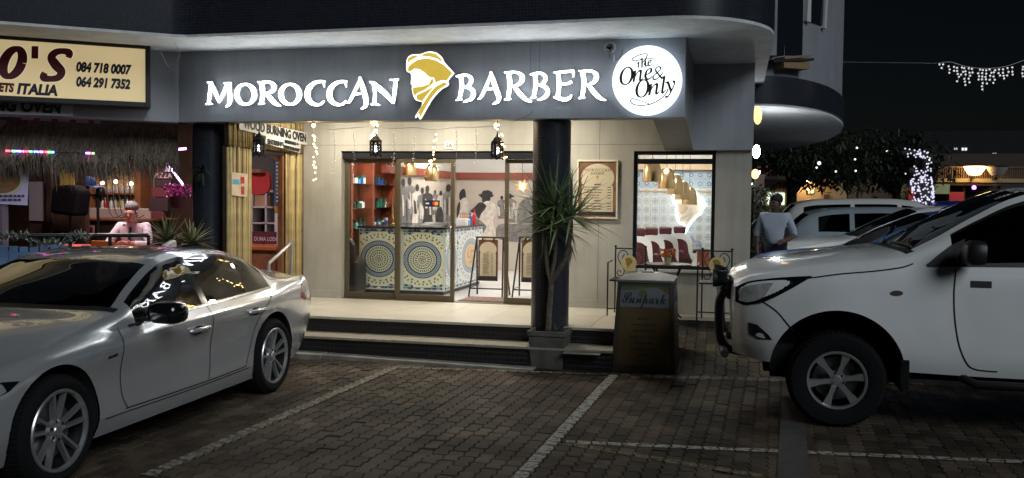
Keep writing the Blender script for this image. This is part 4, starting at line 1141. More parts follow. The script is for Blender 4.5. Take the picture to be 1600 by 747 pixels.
# ---- mandala counter
def mandala(name, base, pale, dark, cx, cz, axis='x', sx=1.0, inner=None):
    """concentric printed rosette; centre in object space"""
    m = bpy.data.materials.new(name); m.use_nodes = True; n = m.node_tree; p = n.nodes['Principled BSDF']; L = n.links
    tc = n.nodes.new('ShaderNodeNewGeometry'); sp = n.nodes.new('ShaderNodeSeparateXYZ'); L.new(tc.outputs['Position'], sp.inputs[0])
    def mth(op, a, b=None, cl=False):
        q = n.nodes.new('ShaderNodeMath'); q.operation = op; q.use_clamp = cl
        for i, v in enumerate((a, b)):
            if v is None: continue
            if isinstance(v, (int, float)): q.inputs[i].default_value = v
            else: L.new(v, q.inputs[i])
        return q.outputs[0]
    u = mth('MULTIPLY', mth('SUBTRACT', sp.outputs[0 if axis == 'x' else 1], cx), sx); v = mth('SUBTRACT', sp.outputs[2], cz)
    r = mth('SQRT', mth('ADD', mth('MULTIPLY', u, u), mth('MULTIPLY', v, v))); th = mth('ARCTAN2', v, u)
    def band(lo, hi, val): return mth('MULTIPLY', mth('GREATER_THAN', val, lo), mth('LESS_THAN', val, hi))
    def mixc(fac, c1, c2):
        q = n.nodes.new('ShaderNodeMix'); q.data_type = 'RGBA'; L.new(fac, q.inputs[0])
        for k, cc in ((6, c1), (7, c2)):
            if isinstance(cc, tuple): q.inputs[k].default_value = (*cc, 1)
            else: L.new(cc, q.inputs[k])
        return q.outputs[2]
    petal = mth('ADD', .38, mth('MULTIPLY', .055, mth('ABSOLUTE', mth('COSINE', mth('MULTIPLY', th, 4.)))))
    c = mixc(mth('LESS_THAN', r, petal), base, pale)
    tri = mth('PINGPONG', mth('MULTIPLY', th, 20 / pi / 2), .5)       # small teeth
    edge = mth('SUBTRACT', petal, r)
    c = mixc(mth('MULTIPLY', band(-.03, .0, edge), mth('GREATER_THAN', mth('SINE', mth('MULTIPLY', th, 32.)), .25)), c, dark)
    c = mixc(mth('MULTIPLY', band(.3, .325, r), mth('GREATER_THAN', mth('SINE', mth('MULTIPLY', th, 24.)), .5)), c, (.30, .16, .05))
    c = mixc(mth('MULTIPLY', band(.335, .36, r), mth('GREATER_THAN', mth('SINE', mth('MULTIPLY', th, 40.)), .6)), c, dark)
    c = mixc(mth('LESS_THAN', r, .262), c, dark)
    c = mixc(mth('LESS_THAN', r, .25), c, (.34, .42, .50))
    c = mixc(mth('MULTIPLY', band(.215, .24, r), mth('GREATER_THAN', mth('SINE', mth('MULTIPLY', th, 44.)), .2)), c, (.14, .2, .3))
    c = mixc(mth('LESS_THAN', r, .205), c, dark)
    c = mixc(mth('LESS_THAN', r, .188), c, pale)
    c = mixc(mth('MULTIPLY', band(.145, .175, r), mth('GREATER_THAN', mth('SINE', mth('MULTIPLY', th, 36.)), 0.)), c, (.10, .16, .16))
    c = mixc(band(.118, .128, r), c, dark)
    c = mixc(mth('MULTIPLY', band(.07, .105, r), mth('GREATER_THAN', mth('SINE', mth('MULTIPLY', th, 18.)), .3)), c, dark)
    c = mixc(band(.045, .053, r), c, dark)
    c = mixc(mth('MULTIPLY', mth('LESS_THAN', r, .035), mth('GREATER_THAN', mth('SINE', mth('MULTIPLY', th, 6.)), .0)), c, dark)
    if inner:
        c = mixc(mth('LESS_THAN', r, .19), c, inner)
        c = mixc(mth('MULTIPLY', mth('LESS_THAN', r, .12), mth('GREATER_THAN', mth('SINE', mth('ADD', mth('MULTIPLY', th, 3.), mth('MULTIPLY', r, 60.))), .3)), c, (.40, .25, .10))
    # toothed border strips
    ab = mth('ABSOLUTE', v); bd = band(.39, .425, ab)
    c = mixc(mth('MULTIPLY', bd, mth('GREATER_THAN', mth('PINGPONG', mth('MULTIPLY', u, 9.), .5), mth('MULTIPLY', mth('SUBTRACT', ab, .39), 12.))), c, (.03, .06, .16))
    L.new(c, p.inputs['Base Color']); p.inputs['Roughness'].default_value = .3
    return m
cxr = -3.97; cyf = 12.42; cxl = -5.26; cyb = 14.4; ch = PZ + .955
ctr = thing('reception_counter', 'reception counter clad in blue and cream mandala panels', 'counter', ((cxl + cxr) / 2, 13, PZ))
bl, pl_, dk = (.36, .43, .44), (.72, .74, .54), (.015, .02, .05)
MB().box(cxl, cxr, cyf + .01, cyb, PZ + .05, ch - .03).build('counter_body', M('counter_white', (.6, .62, .55), .4), ctr)
MB().box(cxl + .03, cxr - .03, cyf + .05, cyb - .03, PZ, PZ + .05).build('plinth', black_plastic, ctr)
MB().box(cxl - .02, cxr + .03, cyf - .02, cyb + .02, ch - .03, ch).build('counter_top', M('counter_top_black', (.015, .015, .016), .2), ctr, bevel=.004)
mz = (PZ + .06 + ch - .035) / 2
for x0, x1 in ((cxl, (cxl + cxr) / 2 - .02), ((cxl + cxr) / 2 + .02, cxr - .03)):
    MB().box(x0 + .02, x1, cyf - .004, cyf + .01, PZ + .07, ch - .035).build('mandala_panel', mandala('mandala_front_%d' % int(x0 * 100), bl, pl_, dk, (x0 + x1) / 2, mz, 'x', .92), ctr)
for k, (y0, y1) in enumerate(((cyf + .03, cyf + .55), (cyf + .6, cyb - .02))):
    MB().box(cxr, cxr + .014, y0, y1, PZ + .07, ch - .035).build('mandala_panel', mandala('mandala_side_%d' % k, (.5, .54, .56), (.55, .6, .58), (.1, .15, .22), (y0 + y1) / 2, mz, 'y', 1.05 if k == 0 else .55, (.55, .42, .25) if k else None), ctr)
MB().ball((cxr - .08, cyf + .1, PZ + .03), .03).build('caster', chrome, ctr, smooth=True)
# ---- things on the counter
tb = thing('till_tablet', 'flat black payment screen lying on the counter top', 'tablet', (-4.2, 12.8, ch))
MB().hexa([(-4.42, 12.65, ch), (-4.08, 12.65, ch), (-4.08, 12.9, ch), (-4.42, 12.9, ch)], [(-4.42, 12.66, ch + .015), (-4.08, 12.66, ch + .015), (-4.08, 12.9, ch + .06), (-4.42, 12.9, ch + .06)]).build('tablet_body', black_plastic, tb, bevel=.004)
MB().quad((-4.40, 12.68, ch + .02), (-4.10, 12.68, ch + .02), (-4.10, 12.88, ch + .0605), (-4.40, 12.88, ch + .0605)).build('tablet_screen', M('screen_dark', (.03, .035, .04), .1), tb)
def bottle(name, label, x, y, z, h, r, mat, cap, group=None, cat='bottle', top=None):
    t = thing(name, label, cat, (x, y, z), 0, group)
    mt = Matrix.Translation((x, y, z))
    MB().lathe([(0, 0), (r, 0), (r, h * .55), (r * .9, h * .66), (r * .38, h * .78), (r * .34, h * .9)], 12, mt).build('bottle_body', mat, t, smooth=40)
    MB().lathe([(r * .4, h * .88), (r * .4, h), (0, h)], 10, mt).build('bottle_cap', cap, t, smooth=40)
    return t
def jar(name, label, x, y, z, h, r, mat, cap, group=None, cat='jar'):
    t = thing(name, label, cat, (x, y, z), 0, group)
    mt = Matrix.Translation((x, y, z))
    MB().lathe([(0, 0), (r, 0), (r, h * .7), (0, h * .7)], 12, mt).build('jar_body', mat, t, smooth=40)
    MB().lathe([(r * 1.04, h * .7), (r * 1.04, h), (0, h)], 12, mt).build('jar_lid', cap, t, smooth=40)
    return t
red_ = M('red_plastic', (.45, .02, .02), .3); blue_ = M('blue_plastic', (.02, .06, .30), .3); orange_ = M('orange_liquid', (.6, .22, .02), .25); whitep = M('white_plastic', (.7, .7, .7), .35); cyan_ = M('cyan_plastic', (.05, .35, .5), .3)
bx = thing('white_box', 'small white carton on the corner of the counter', 'box', (-4.02, 13.6, ch))
MB().box(-4.14, -3.97, 13.5, 13.7, ch, ch + .1).build('carton', whitep, bx, bevel=.003)
MB().box(-4.12, -3.99, 13.52, 13.68, ch + .1, ch + .108).build('carton_lid', M('carton_edge', (.5, .5, .48), .5), bx)
for k in range(5): bottle('oil_bottle', 'small orange oil bottle in the row on the counter', -4.17 + .035 * k, 13.85, ch, .18, .016, orange_, black_plastic, 'orange oil bottles on the counter')
bottle('tonic_bottle', 'red tonic bottle standing beside the white carton', -3.99, 14.0, ch, .24, .03, red_, red_)
bottle('tonic_bottle', 'tall blue bottle standing beside the red bottle', -3.985, 13.75, ch, .19, .028, blue_, blue_)
jar('gel_jar', 'low cyan jar at the edge of the counter', -3.985, 13.62, ch, .08, .03, cyan_, cyan_)
# brass trophy like lamp behind the counter
br = M('brass', (.55, .38, .16), .25, metal=1.)
tp = thing('brass_candelabra', 'brass candelabra standing on the far end of the counter', 'candelabra', (-5.05, 13.2, ch))
MB().lathe([(.06, 0), (.06, .015), (.015, .04), (.03, .1), (.012, .14), (.02, .2), (.01, .3), (.012, .42)], 14, Matrix.Translation((-5.05, 13.2, ch))).build('stem', br, tp, smooth=40)
for s_ in (-1, 1):
    MB().tube(crv([(-5.05, 13.2, ch + .3), (-5.05 + s_ * .06, 13.2, ch + .27), (-5.05 + s_ * .11, 13.2, ch + .32), (-5.05 + s_ * .11, 13.2, ch + .38)], 4), .008, 6).build('arm', br, tp, smooth=True)
# ---- red timber cabinet with lit shelves along the left wall
cab = thing('display_cabinet', 'red timber display cabinet with glass shelves along the shop wall', 'cabinet', (LX, 12.9, PZ))
timber = M('red_cabinet_timber', (.23, .058, .028), .42, noise=.35, scale=4, bump=.05)
cy0, cy1, cz1 = 12.15, 13.93, 2.42
MB().box(BX0 + .02, LX - .22, cy0, cy1, PZ, cz1).build('back_panel', timber, cab)
for y in (cy0, (cy0 + cy1) / 2 - .1, cy1 - .06): MB().box(LX - .22, LX + .02, y, y + .06, PZ, cz1).build('upright', timber, cab, bevel=.004)
MB().box(LX - .22, LX + .05, cy0 - .02, cy1, cz1, cz1 + .12).build('cabinet_cornice', timber, cab, bevel=.01)
MB().box(LX - .22, LX + .02, cy0 + .06, cy1 - .06, PZ + .001, PZ + .5).build('cabinet_base', timber, cab)
gsh = glass('shelf_glass', (.85, .95, .92), 1.45)
lv = [1.3, 1.6, 1.95]
for z in lv: MB().box(LX - .219, LX + .0, cy0 + .06, cy1 - .06, z, z + .012).build('shelf', gsh, cab)
lw_ = E('cabinet_lamp', (1., .62, .3), 6.)
for y in (12.5, 13.4): MB().box(LX - .18, LX - .1, y, y + .12, cz1 - .03, cz1 - .005).build('shelf_lamp', lw_, cab)
cols = [M('tub_black', (.02, .02, .022), .3), M('tub_dkgreen', (.02, .10, .06), .3), whitep, M('tub_amber', (.4, .18, .03), .3), blue_, M('tub_grey', (.25, .26, .27), .3), cyan_]
rr2 = random.Random(5)
for zi, z in enumerate(lv):
    y = cy0 + .1
    while y < cy1 - .1:
        if abs(y - ((cy0 + cy1) / 2 - .07)) > .06:
            c = rr2.choice(cols[:3] if zi == 1 else cols); hh = rr2.uniform(.07, .15)
            jar('product_tub', ('small grooming tub on the %s glass shelf of the red cabinet' % ('lowest', 'middle', 'top')[zi]), LX - .08 + rr2.uniform(-.05, .02), y, z + .012, hh, .03, c, rr2.choice(cols[:3]), 'grooming tubs on the %s cabinet shelf' % ('lowest', 'middle', 'top')[zi], 'tub')
        y += rr2.uniform(.075, .11)
# bust in dark cloth at the near end of the counter (seen through the left pane)
bu = thing('black_armchair', 'black leather chair back behind the leftmost door pane', 'chair', (-5.3, 12.05, PZ))
lea = M('black_leather', (.012, .012, .014), .4, bump=.2, bscale=60)
MB().box(-5.5, -5.1, 11.98, 12.35, PZ + .02, PZ + .48).build('seat', lea, bu, bevel=.05, segs=4)
MB().prism([(-5.48, PZ + .45), (-5.12, PZ + .45), (-5.14, PZ + .7), (-5.2, PZ + .8), (-5.4, PZ + .8), (-5.46, PZ + .7)], 11.96, 12.06).build('backrest', lea, bu, bevel=.03, segs=3)
# ---- brass pendant lamps
brass_p = M('brass_pendant', (.62, .43, .22), .28, metal=1.)
pend_glow = E('pendant_glow', (1., .72, .4), 6.)
def pendant(x, y, zb, r, h, label, group=None, ceil=CZ):
    t = thing('pendant_lamp', label, 'pendant lamp', (x, y, zb), 0, group); mt = Matrix.Translation((x, y, zb))
    MB().lathe([(r, 0), (r * .98, h * .45), (r * .86, h * .72), (r * .55, h * .93), (r * .12, h), (r * .1, h + .03), (0, h + .03)], 28, mt).build('shade', brass_p, t, smooth=True)
    MB().lathe([(r * .97, .003), (r * .95, h * .45), (r * .83, h * .7), (r * .5, h * .9), (0, h * .95)], 28, mt).build('shade_lining', M('shade_lining', (.7, .55, .35), .5), t, smooth=True)
    MB().ball((x, y, zb + h * .38), .035).build('bulb', pend_glow, t, smooth=True)
    MB().tube([(x, y, zb + h + .02), (x, y, ceil)], .004, 5).build('cord', black_plastic, t)
p = at(675, 283, 12.9); pendant(p.x, 12.9, p.z, .105, .25, 'brass bell pendant lamp over the counter, the lower and larger of two')
p = at(640, 274, 13.6); pendant(p.x, 13.6, p.z, .105, .25, 'brass pendant lamp behind the larger bell lamp over the counter')
for k, (px, py, Y, r) in enumerate(((1019, 284, 12.6, .125), (1041, 295, 13.35, .125), (1055, 304, 14.1, .125), (1066, 312, 14.85, .125), (1077, 320, 15.6, .125))):
    p = at(px, py, Y)
    pendant(p.x, Y, p.z, r, .30, ('%s brass pendant lamp in the row behind the window' % ('nearest', 'second', 'third', 'fourth', 'farthest')[k]), 'pendant lamps behind the window')
# star lantern
p = at(816, 291, 13.0)
stn = thing('star_lantern', 'glowing orange star lantern hanging behind the glass beside the column', 'lantern', (p.x, 13.0, p.z))
stm = MB()
for k in range(12):
    th = k * 2.39996; zz = 1 - 2 * (k + .5) / 12; q = math.sqrt(1 - zz * zz); d = Vector((q * cos(th), q * sin(th), zz)); a = d.orthogonal().normalized(); b = d.cross(a)
    kk = len(stm.v); stm.v += [p + a * .035, p + b * .035, p - a * .035, p - b * .035, p + d * .115]; stm.f += [[kk, kk + 1, kk + 4], [kk + 1, kk + 2, kk + 4], [kk + 2, kk + 3, kk + 4], [kk + 3, kk, kk + 4]]
stm.build('star_points', M('star_copper', (.5, .16, .05), .4, emit=(1., .3, .08), es=.5), stn)
MB().ball(p, .05).build('star_core', E('star_core', (1., .7, .35), 3.), stn, smooth=True)
MB().tube([(p.x, p.y, p.z + .1), (p.x, p.y, CZ)], .003, 5).build('cord', black_plastic, stn)
# ---- tiled wall behind the barber chairs
tw = thing('tiled_wall', 'wall of pale patterned tiles behind the barber chairs', 'tiled wall', (-.9, 16.6, PZ))
TY = 16.6
def tile_mat(name, c1, c2, c3, n1=4):
    m = bpy.data.materials.new(name); m.use_nodes = True; n = m.node_tree; p = n.nodes['Principled BSDF']; L = n.links
    tc = n.nodes.new('ShaderNodeTexCoord'); sp = n.nodes.new('ShaderNodeSeparateXYZ'); L.new(tc.outputs['Object'], sp.inputs[0])
    def mth(op, a, b=None):
        q = n.nodes.new('ShaderNodeMath'); q.operation = op
        for i, v in enumerate((a, b)):
            if v is None: continue
            if isinstance(v, (int, float)): q.inputs[i].default_value = v
            else: L.new(v, q.inputs[i])
        return q.outputs[0]
    u, v = sp.outputs[0], sp.outputs[2]
    r = mth('SQRT', mth('ADD', mth('MULTIPLY', u, u), mth('MULTIPLY', v, v))); th = mth('ARCTAN2', v, u)
    fl = mth('ADD', .045, mth('MULTIPLY', .016, mth('COSINE', mth('MULTIPLY', th, n1 * 1.))))
    def mixc(f, a, b):
        q = n.nodes.new('ShaderNodeMix'); q.data_type = 'RGBA'; L.new(f, q.inputs[0])
        for k, cc in ((6, a), (7, b)):
            if isinstance(cc, tuple): q.inputs[k].default_value = (*cc, 1)
            else: L.new(cc, q.inputs[k])
        return q.outputs[2]
    c = mixc(mth('LESS_THAN', r, fl), c1, c2)
    c = mixc(mth('LESS_THAN', mth('ABSOLUTE', mth('SUBTRACT', r, .05)), .004), c, c3)
    c = mixc(mth('LESS_THAN', r, .018), c, c3)
    c = mixc(mth('GREATER_THAN', r, .1), c, c2)
    L.new(c, p.inputs['Base Color']); p.inputs['Roughness'].default_value = .25
    return m
tms = [tile_mat('patterned_tile_a', (.60, .63, .64), (.42, .47, .50), (.30, .36, .42), 4), tile_mat('patterned_tile_b', (.62, .64, .63), (.50, .49, .42), (.33, .38, .44), 8), tile_mat('patterned_tile_c', (.58, .62, .65), (.46, .52, .56), (.45, .38, .25), 6)]
MB().box(PX_ + .06, BX1 - .2, TY + .012, TY + .1, PZ, CZ).build('tile_backing', white, tw)
TS = .155
tiles = []
for m_ in tms:
    o = MB().box(-TS / 2 + .002, TS / 2 - .002, -.006, .006, -TS / 2 + .002, TS / 2 - .002)
    me = bpy.data.meshes.new('tile'); me.from_pydata([tuple(v) for v in o.v], [], o.f); me.materials.append(m_); tiles.append(me)
band_t = bpy.data.meshes.new('tile'); o = MB().box(-TS / 2 + .002, TS / 2 - .002, -.006, .006, -TS / 2 + .002, TS / 2 - .002); band_t.from_pydata([tuple(v) for v in o.v], [], o.f); band_t.materials.append(tile_mat('border_tile', (.40, .48, .55), (.12, .22, .36), (.6, .6, .55), 8))
inv = _root[tw.name].inverted()
xa = at(985, 300, TY).x - .1; xb = min(at(1120, 300, TY).x + .1, BX1 - .24)
nz0 = .75; bz0 = at(1050, 296, TY).z; bz1 = at(1050, 280, TY).z
kx = int((xb - xa) / TS)
z = nz0
while z < bz1 + .05:
    for i in range(kx):
        x = xa + (i + .5) * TS
        me = band_t if z > bz0 - .02 else tiles[(i * 2 + int(z / TS) * 3 + (i * int(z / TS)) % 2) % 3]
        q = bpy.data.objects.new('tile', me); col.objects.link(q); q.parent = tw; q.location = inv @ Vector((x, TY, z + TS / 2)); q.rotation_euler = (0, (i + int(z / TS)) % 4 * pi / 2, 0)
    z += TS
zz = z
MB().box(xa - .3, BX1 - .22, TY - .02, TY + .01, bz0 - .05, bz0 - .025).build('tile_border', M('ochre_border', (.45, .30, .16), .5), tw)
MB().box(PX_ + .06, BX1 - .21, TY - .1, TY + .005, zz + .01, zz + .2).build('wall_cornice', M('ochre_cornice', (.62, .45, .28), .6), tw)
# ================================================================ barber chairs, neon head, table with flowers
burg = M('burgundy_leather', (.075, .012, .018), .5)
cape = M('white_cape', (.7, .7, .7), .8)
HEAD = dict(   # traced outline of the turbaned head, photo pixels
    out=[(75, 195), (72, 130), (85, 92), (120, 72), (175, 70), (230, 52), (290, 58), (335, 95), (355, 135), (420, 205), (415, 220), (380, 268), (380, 300), (330, 330), (270, 395), (230, 460), (190, 530), (172, 550), (158, 526), (142, 540), (140, 522), (192, 430), (145, 410), (125, 378), (112, 315), (128, 303), (105, 290), (110, 240), (100, 206)],
    gold=[[(85, 196), (85, 170), (110, 140), (160, 110), (225, 100), (290, 115), (350, 150), (412, 208), (370, 265), (330, 262), (290, 280), (275, 243), (245, 241), (215, 213), (170, 182), (130, 178), (108, 196)],
          [(82, 138), (86, 100), (122, 79), (170, 78), (140, 98), (105, 118)],
          [(185, 76), (230, 59), (285, 65), (325, 99), (345, 136), (300, 105), (240, 88), (195, 86)],
          [(120, 315), (190, 307), (240, 292), (255, 254), (274, 254), (270, 286), (210, 332), (150, 360), (135, 380), (122, 350)],
          [(150, 370), (215, 341), (280, 304), (215, 383), (190, 418), (148, 402)],
          [(350, 276), (374, 286), (368, 298), (308, 333), (256, 395), (216, 460), (178, 534), (166, 506), (150, 513), (203, 424), (250, 350), (290, 308)]])
def head_px(p, ox=620., oy=70., k=4.706): return (ox + p[0] / k, oy + p[1] / k)
for k, (px, py, Y) in enumerate(((1000, 400, 14.2), (1020, 400, 14.75), (1041, 398, 15.3), (1063, 398, 15.85))):
    x = at(px, 380, Y).x
    t = thing('barber_chair', '%s burgundy barber chair in the row behind the window' % ('nearest', 'second', 'third', 'farthest')[k], 'barber chair', (x, Y, PZ), 0, 'barber chairs behind the window')
    MB().lathe([(.2, 0), (.2, .03), (.05, .06), (.04, .3)], 18, Matrix.Translation((x, Y, PZ))).build('pedestal', chrome, t, smooth=40)
    MB().box(x - .2, x + .2, Y - .25, Y + .2, PZ + .3, PZ + .42).build('seat', burg, t, bevel=.04, segs=3)
    MB().prism([(x - .19, PZ + .38), (x + .19, PZ + .38), (x + .17, PZ + .74), (x + .1, PZ + .8), (x - .1, PZ + .8), (x - .17, PZ + .74)], Y - .28, Y - .18).build('backrest', burg, t, bevel=.03, segs=3)
    MB().box(x - .1, x + .1, Y - .27, Y - .19, PZ + .82, PZ + .95).build('headrest', burg, t, bevel=.035, segs=3)
    MB().prism(crv([(x - .2, PZ + .72), (x - .1, PZ + .82), (x + .1, PZ + .82), (x + .2, PZ + .72), (x + .22, PZ + .4), (x + .16, PZ + .5), (x + .12, PZ + .68), (x, PZ + .74), (x - .12, PZ + .68), (x - .16, PZ + .5), (x - .22, PZ + .42)], 4, True), Y - .30, Y - .285).build('cape', cape, t)
    for s_ in (-1, 1): MB().box(x + s_ * .24 - .035, x + s_ * .24 + .035, Y - .2, Y + .15, PZ + .5, PZ + .56).build('armrest', burg, t, bevel=.02)
# neon outline of the same head on the tiled wall
ne = thing('neon_head_sign', 'white neon outline of a turbaned head on the tiled wall', 'neon sign', at(1075, 335, TY - .05))
def neon_px(p): return (1052 + (p[0] - 72) * (50 / 348.), 297 + (p[1] - 52) * (72 / 498.))
pts = [at(*neon_px(p), TY - .06) for p in crv(HEAD['out'], 3, True)]
MB().tube(pts, .014, 6, closed=True).build('neon_tube', E('neon_white', (.82, .95, 1.), 1.2), ne, smooth=True)
MB().add([at(*neon_px(p), TY - .02) for p in crv(HEAD['out'], 3, True)], [list(range(len(HEAD['out']) * 3))]).build('backing_panel', M('neon_backing', (.75, .66, .55), .3), ne)
for g in HEAD['gold'][3:]:
    MB().tube([at(*neon_px(p), TY - .05) for p in crv(g, 3, True)], .005, 5, closed=True).build('inner_line', M('neon_line', (.5, .42, .3), .4), ne)
MB().add([at(*neon_px(p), TY - .03) for p in crv([(105, 205), (200, 215), (235, 250), (180, 300), (115, 290)], 4, True)], [list(range(20))]).build('face_patch', M('neon_face', (.55, .40, .28), .5), ne)
# mirror arch print and stool in the back
ar = thing('wall_mirror', 'pale blue arched mirror frame on the tiled wall', 'mirror', at(1075, 385, TY - .03))
q = [at(a, b, TY - .05) for a, b in crv([(1057, 405), (1057, 378), (1066, 376), (1070, 370), (1080, 370), (1085, 377), (1094, 379), (1094, 405)], 4)]
MB().tube(q, .012, 6).build('mirror_frame', M('mirror_blue', (.25, .35, .6), .4), ar)
rc = thing('red_cabinet', 'low red cabinet beside the arched mirror', 'cabinet', at(1098, 400, 15.5))
x0, x1, z0, z1 = rect(1089, 392, 1108, 430, 15.5)
MB().box(x0, x1, 15.5, 15.8, PZ, z1).build('cabinet_body', M('red_timber'), rc, bevel=.01)
MB().box(x0 - .02, x1 + .02, 15.48, 15.82, z1, z1 + .02).build('cabinet_top', black_plastic, rc)

# ================================================================ A-frame menu stands inside the door
iron = M('black_iron', (.012, .012, .013), .45, metal=.3)
menu_paper = M('menu_cream', (.62, .54, .38), .6, noise=.05, scale=3)
menu_brown = M('menu_brown', (.12, .045, .03), .6, noise=.5, scale=8)
ink = M('menu_ink', (.12, .08, .05), .7); goldm = M('gold_print', (.55, .38, .10), .5)
def arch_outline(x0, x1, z0, z1):
    w = x1 - x0; c = (x0 + x1) / 2; zs = z1 - w * .62; r = w * .5
    pts = [(x0 + w * .04, z0), (x1 - w * .04, z0), (x1 - w * .04, zs - r * .05), (x1 - w * .10, zs)]
    pts += [(c + r * .98 * cos(t), zs + r * .42 + r * .98 * sin(t) * .85) for t in [-.45 + (pi + .9) * k / 18 for k in range(19)]]
    pts += [(x0 + w * .10, zs), (x0 + w * .04, zs - r * .05)]
    return pts
def squiggles(mb, x0, x1, z0, z1, y, rows, seed, h=.5, prices=True, head=()):
    """rows of illegible small print: short raised dashes"""
    r = random.Random(seed); dz = (z1 - z0) / rows
    for i in range(rows):
        z = z1 - (i + .5) * dz
        if i in head:
            mb.box((x0 * .62 + x1 * .38), (x0 * .38 + x1 * .62), y - .001, y, z - dz * h * .4, z + dz * h * .4); continue
        x = x0; e = x0 + (x1 - x0) * r.uniform(.5, .68)
        while x < e:
            wq = r.uniform(.06, .16) * (x1 - x0); mb.box(x, min(x + wq, e), y - .001, y, z - dz * h * .3, z + dz * h * .3); x += wq + .02 * (x1 - x0)
        if prices: mb.box(x1 - (x1 - x0) * .14, x1, y - .001, y, z - dz * h * .3, z + dz * h * .3)
def easel(px0, px1, label):
    Y = 12.55
    x0 = at(px0, 400, Y).x; x1 = at(px1, 400, Y).x; zt = at((px0 + px1) / 2, 371, Y).z; zb = PZ
    t = thing('menu_stand', label, 'menu stand', ((x0 + x1) / 2, Y, PZ), 0, 'menu stands inside the door')
    fr = MB()
    for x, dx in ((x0, -.05), (x1, .05)):
        fr.tube([(x + dx, Y - .22, zb), (x, Y, zt)], .012, 8); fr.tube([(x + dx, Y + .22, zb), (x, Y, zt)], .012, 8)
        fr.tube([(x + dx * .8, Y - .18, zb + .13), (x + dx * .8, Y + .18, zb + .13)], .008, 6)
    fr.tube([(x0 - .01, Y, zt), (x1 + .01, Y, zt)], .012, 8); fr.tube([(x0 - .04, Y - .19, zb + .12), (x1 + .04, Y - .19, zb + .12)], .01, 8)
    fr.build('stand_frame', iron, t, smooth=40)
    a, b = x0 + .05, x1 - .05; c, d = zb + .22, zt - .03; y = Y - .10
    MB().box(a, b, y, y + .008, c, d).build('menu_board', menu_brown, t)
    MB().prism(arch_outline(a + .015, b - .015, c + .07, d - .03), y - .003, y).build('menu_sheet', menu_paper, t)
    MB().box(a, b, y - .004, y, c + .003, c + .055).build('menu_band', M('menu_band_dark', (.03, .025, .03), .6), t)
    m = MB(); squiggles(m, a + .07, b - .07, c + .09, d - .16, y - .004, 18, px0, .5, head=(0, 9)); m.build('menu_print', ink, t, kind='stuff')
    for x in (a + .06, b - .06): MB().box(x - .012, x + .012, y - .006, Y + .012, d - .02, zt + .015).build('clip', br, t)
easel(745, 786, 'menu board on a black stand in the open doorway')
easel(812, 858, 'menu board on a black stand behind the glass by the column')
mat_ = thing('door_mat', 'brown patterned mat on the floor of the open doorway', 'mat', (at(745, 466, WY).x, WY + .45, PZ))
MB().box(at(708, 466, WY).x, at(790, 466, WY).x, WY + .2, WY + .75, PZ - .004, PZ + .008).build('mat_body', M('mat_brown', (.09, .06, .045), .9, noise=.6, scale=30), mat_, bevel=.003)
MB().box(at(745, 466, WY).x - .3, at(745, 466, WY).x + .3, WY + .28, WY + .66, PZ + .008, PZ + .010).build('mat_pattern', M('mat_red', (.16, .09, .07), .9, noise=.8, scale=45), mat_)
# bank card sticker on the sliding door
sk = thing('card_sticker', 'small dark blue bank card sticker on the glass door', 'sticker', at(674, 317, WY + .055))
x0, x1, z0, z1 = rect(664, 313, 687, 323, WY + .055)
MB().box(x0, x1, WY + .052, WY + .056, z0, z1).build('sticker_sheet', M('sticker_navy', (.01, .015, .06), .4), sk)
for i, (c, nm) in enumerate((((.55, .05, .02), 'sticker_red'), ((.75, .38, .03), 'sticker_orange'))):
    MB().lathe([(0, .001 + .0005 * i), (.026, .001 + .0005 * i)], 16, Matrix.Translation((x1 - .075 + .032 * i, WY + .052, (z0 + z1) / 2)) @ Matrix.Rotation(pi / 2, 4, 'X')).build('sticker_disc', M(nm, c, .4), sk)
m = MB(); squiggles(m, x0 + .012, x0 + .1, z0 + .02, z1 - .02, WY + .0515, 1, 4, .8, False); m.build('sticker_print', whitep, sk)
# house number plate 5A
def onY(Y, x, z): return lambda u, v, d: (x + u, Y - d, z + v)
npt = thing('number_plate', 'small white plate with the number 5A over the door', 'number plate', at(702, 227, WY))
x0, x1, z0, z1 = rect(695, 221, 709, 233, WY)
MB().box(x0, x1, WY - .012, WY - .0016, z0, z1).build('plate', whitep, npt, bevel=.002)
text('numerals', '5A', ink, npt, onY(WY - .012, (x0 + x1) / 2, z0 + .022), .075, bold=.001)
# ================================================================ framed price poster on the wall
x0, x1, z0, z1 = rect(902, 250, 966, 342, WY)
po = thing('price_poster', 'framed brown price poster with an arched cream panel on the wall', 'poster', ((x0 + x1) / 2, WY, z0))
frm = frame_rect(MB(), x0, x1, z0, z1, WY - .035, WY - .002, .022).build('poster_frame', M('cream_frame', (.68, .62, .48), .5), po, bevel=.004)
MB().box(x0 + .02, x1 - .02, WY - .02, WY - .004, z0 + .02, z1 - .02).build('poster_sheet', M('poster_brown', (.14, .06, .05), .5, noise=.5, scale=7, c2=(.30, .16, .08)), po)
MB().prism(arch_outline(x0 + .045, x1 - .045, z0 + .09, z1 - .05), WY - .023, WY - .02).build('poster_arch', M('poster_cream', (.66, .58, .42), .5), po)
MB().box(x0 + .024, x1 - .024, WY - .024, WY - .0205, z0 + .05, z0 + .085).build('poster_band', M('poster_band_dark', (.03, .03, .04), .5), po)
cxp = (x0 + x1) / 2
text('poster_title', 'MOROCCAN', ink, po, onY(WY - .0235, cxp, z1 - .145), .052, depth=.001, spacing=1.15); text('poster_title', 'BARBER', ink, po, onY(WY - .0235, cxp, z1 - .185), .045, depth=.001, spacing=1.15)
hp = MB(); hs = .00024; hp.add([(cxp + (p[0] - 245) * hs * .5, WY - .0245, z1 - .225 - (p[1] - 300) * hs * .5) for p in HEAD['out']], [list(range(len(HEAD['out'])))]); hp.build('poster_emblem', goldm, po)
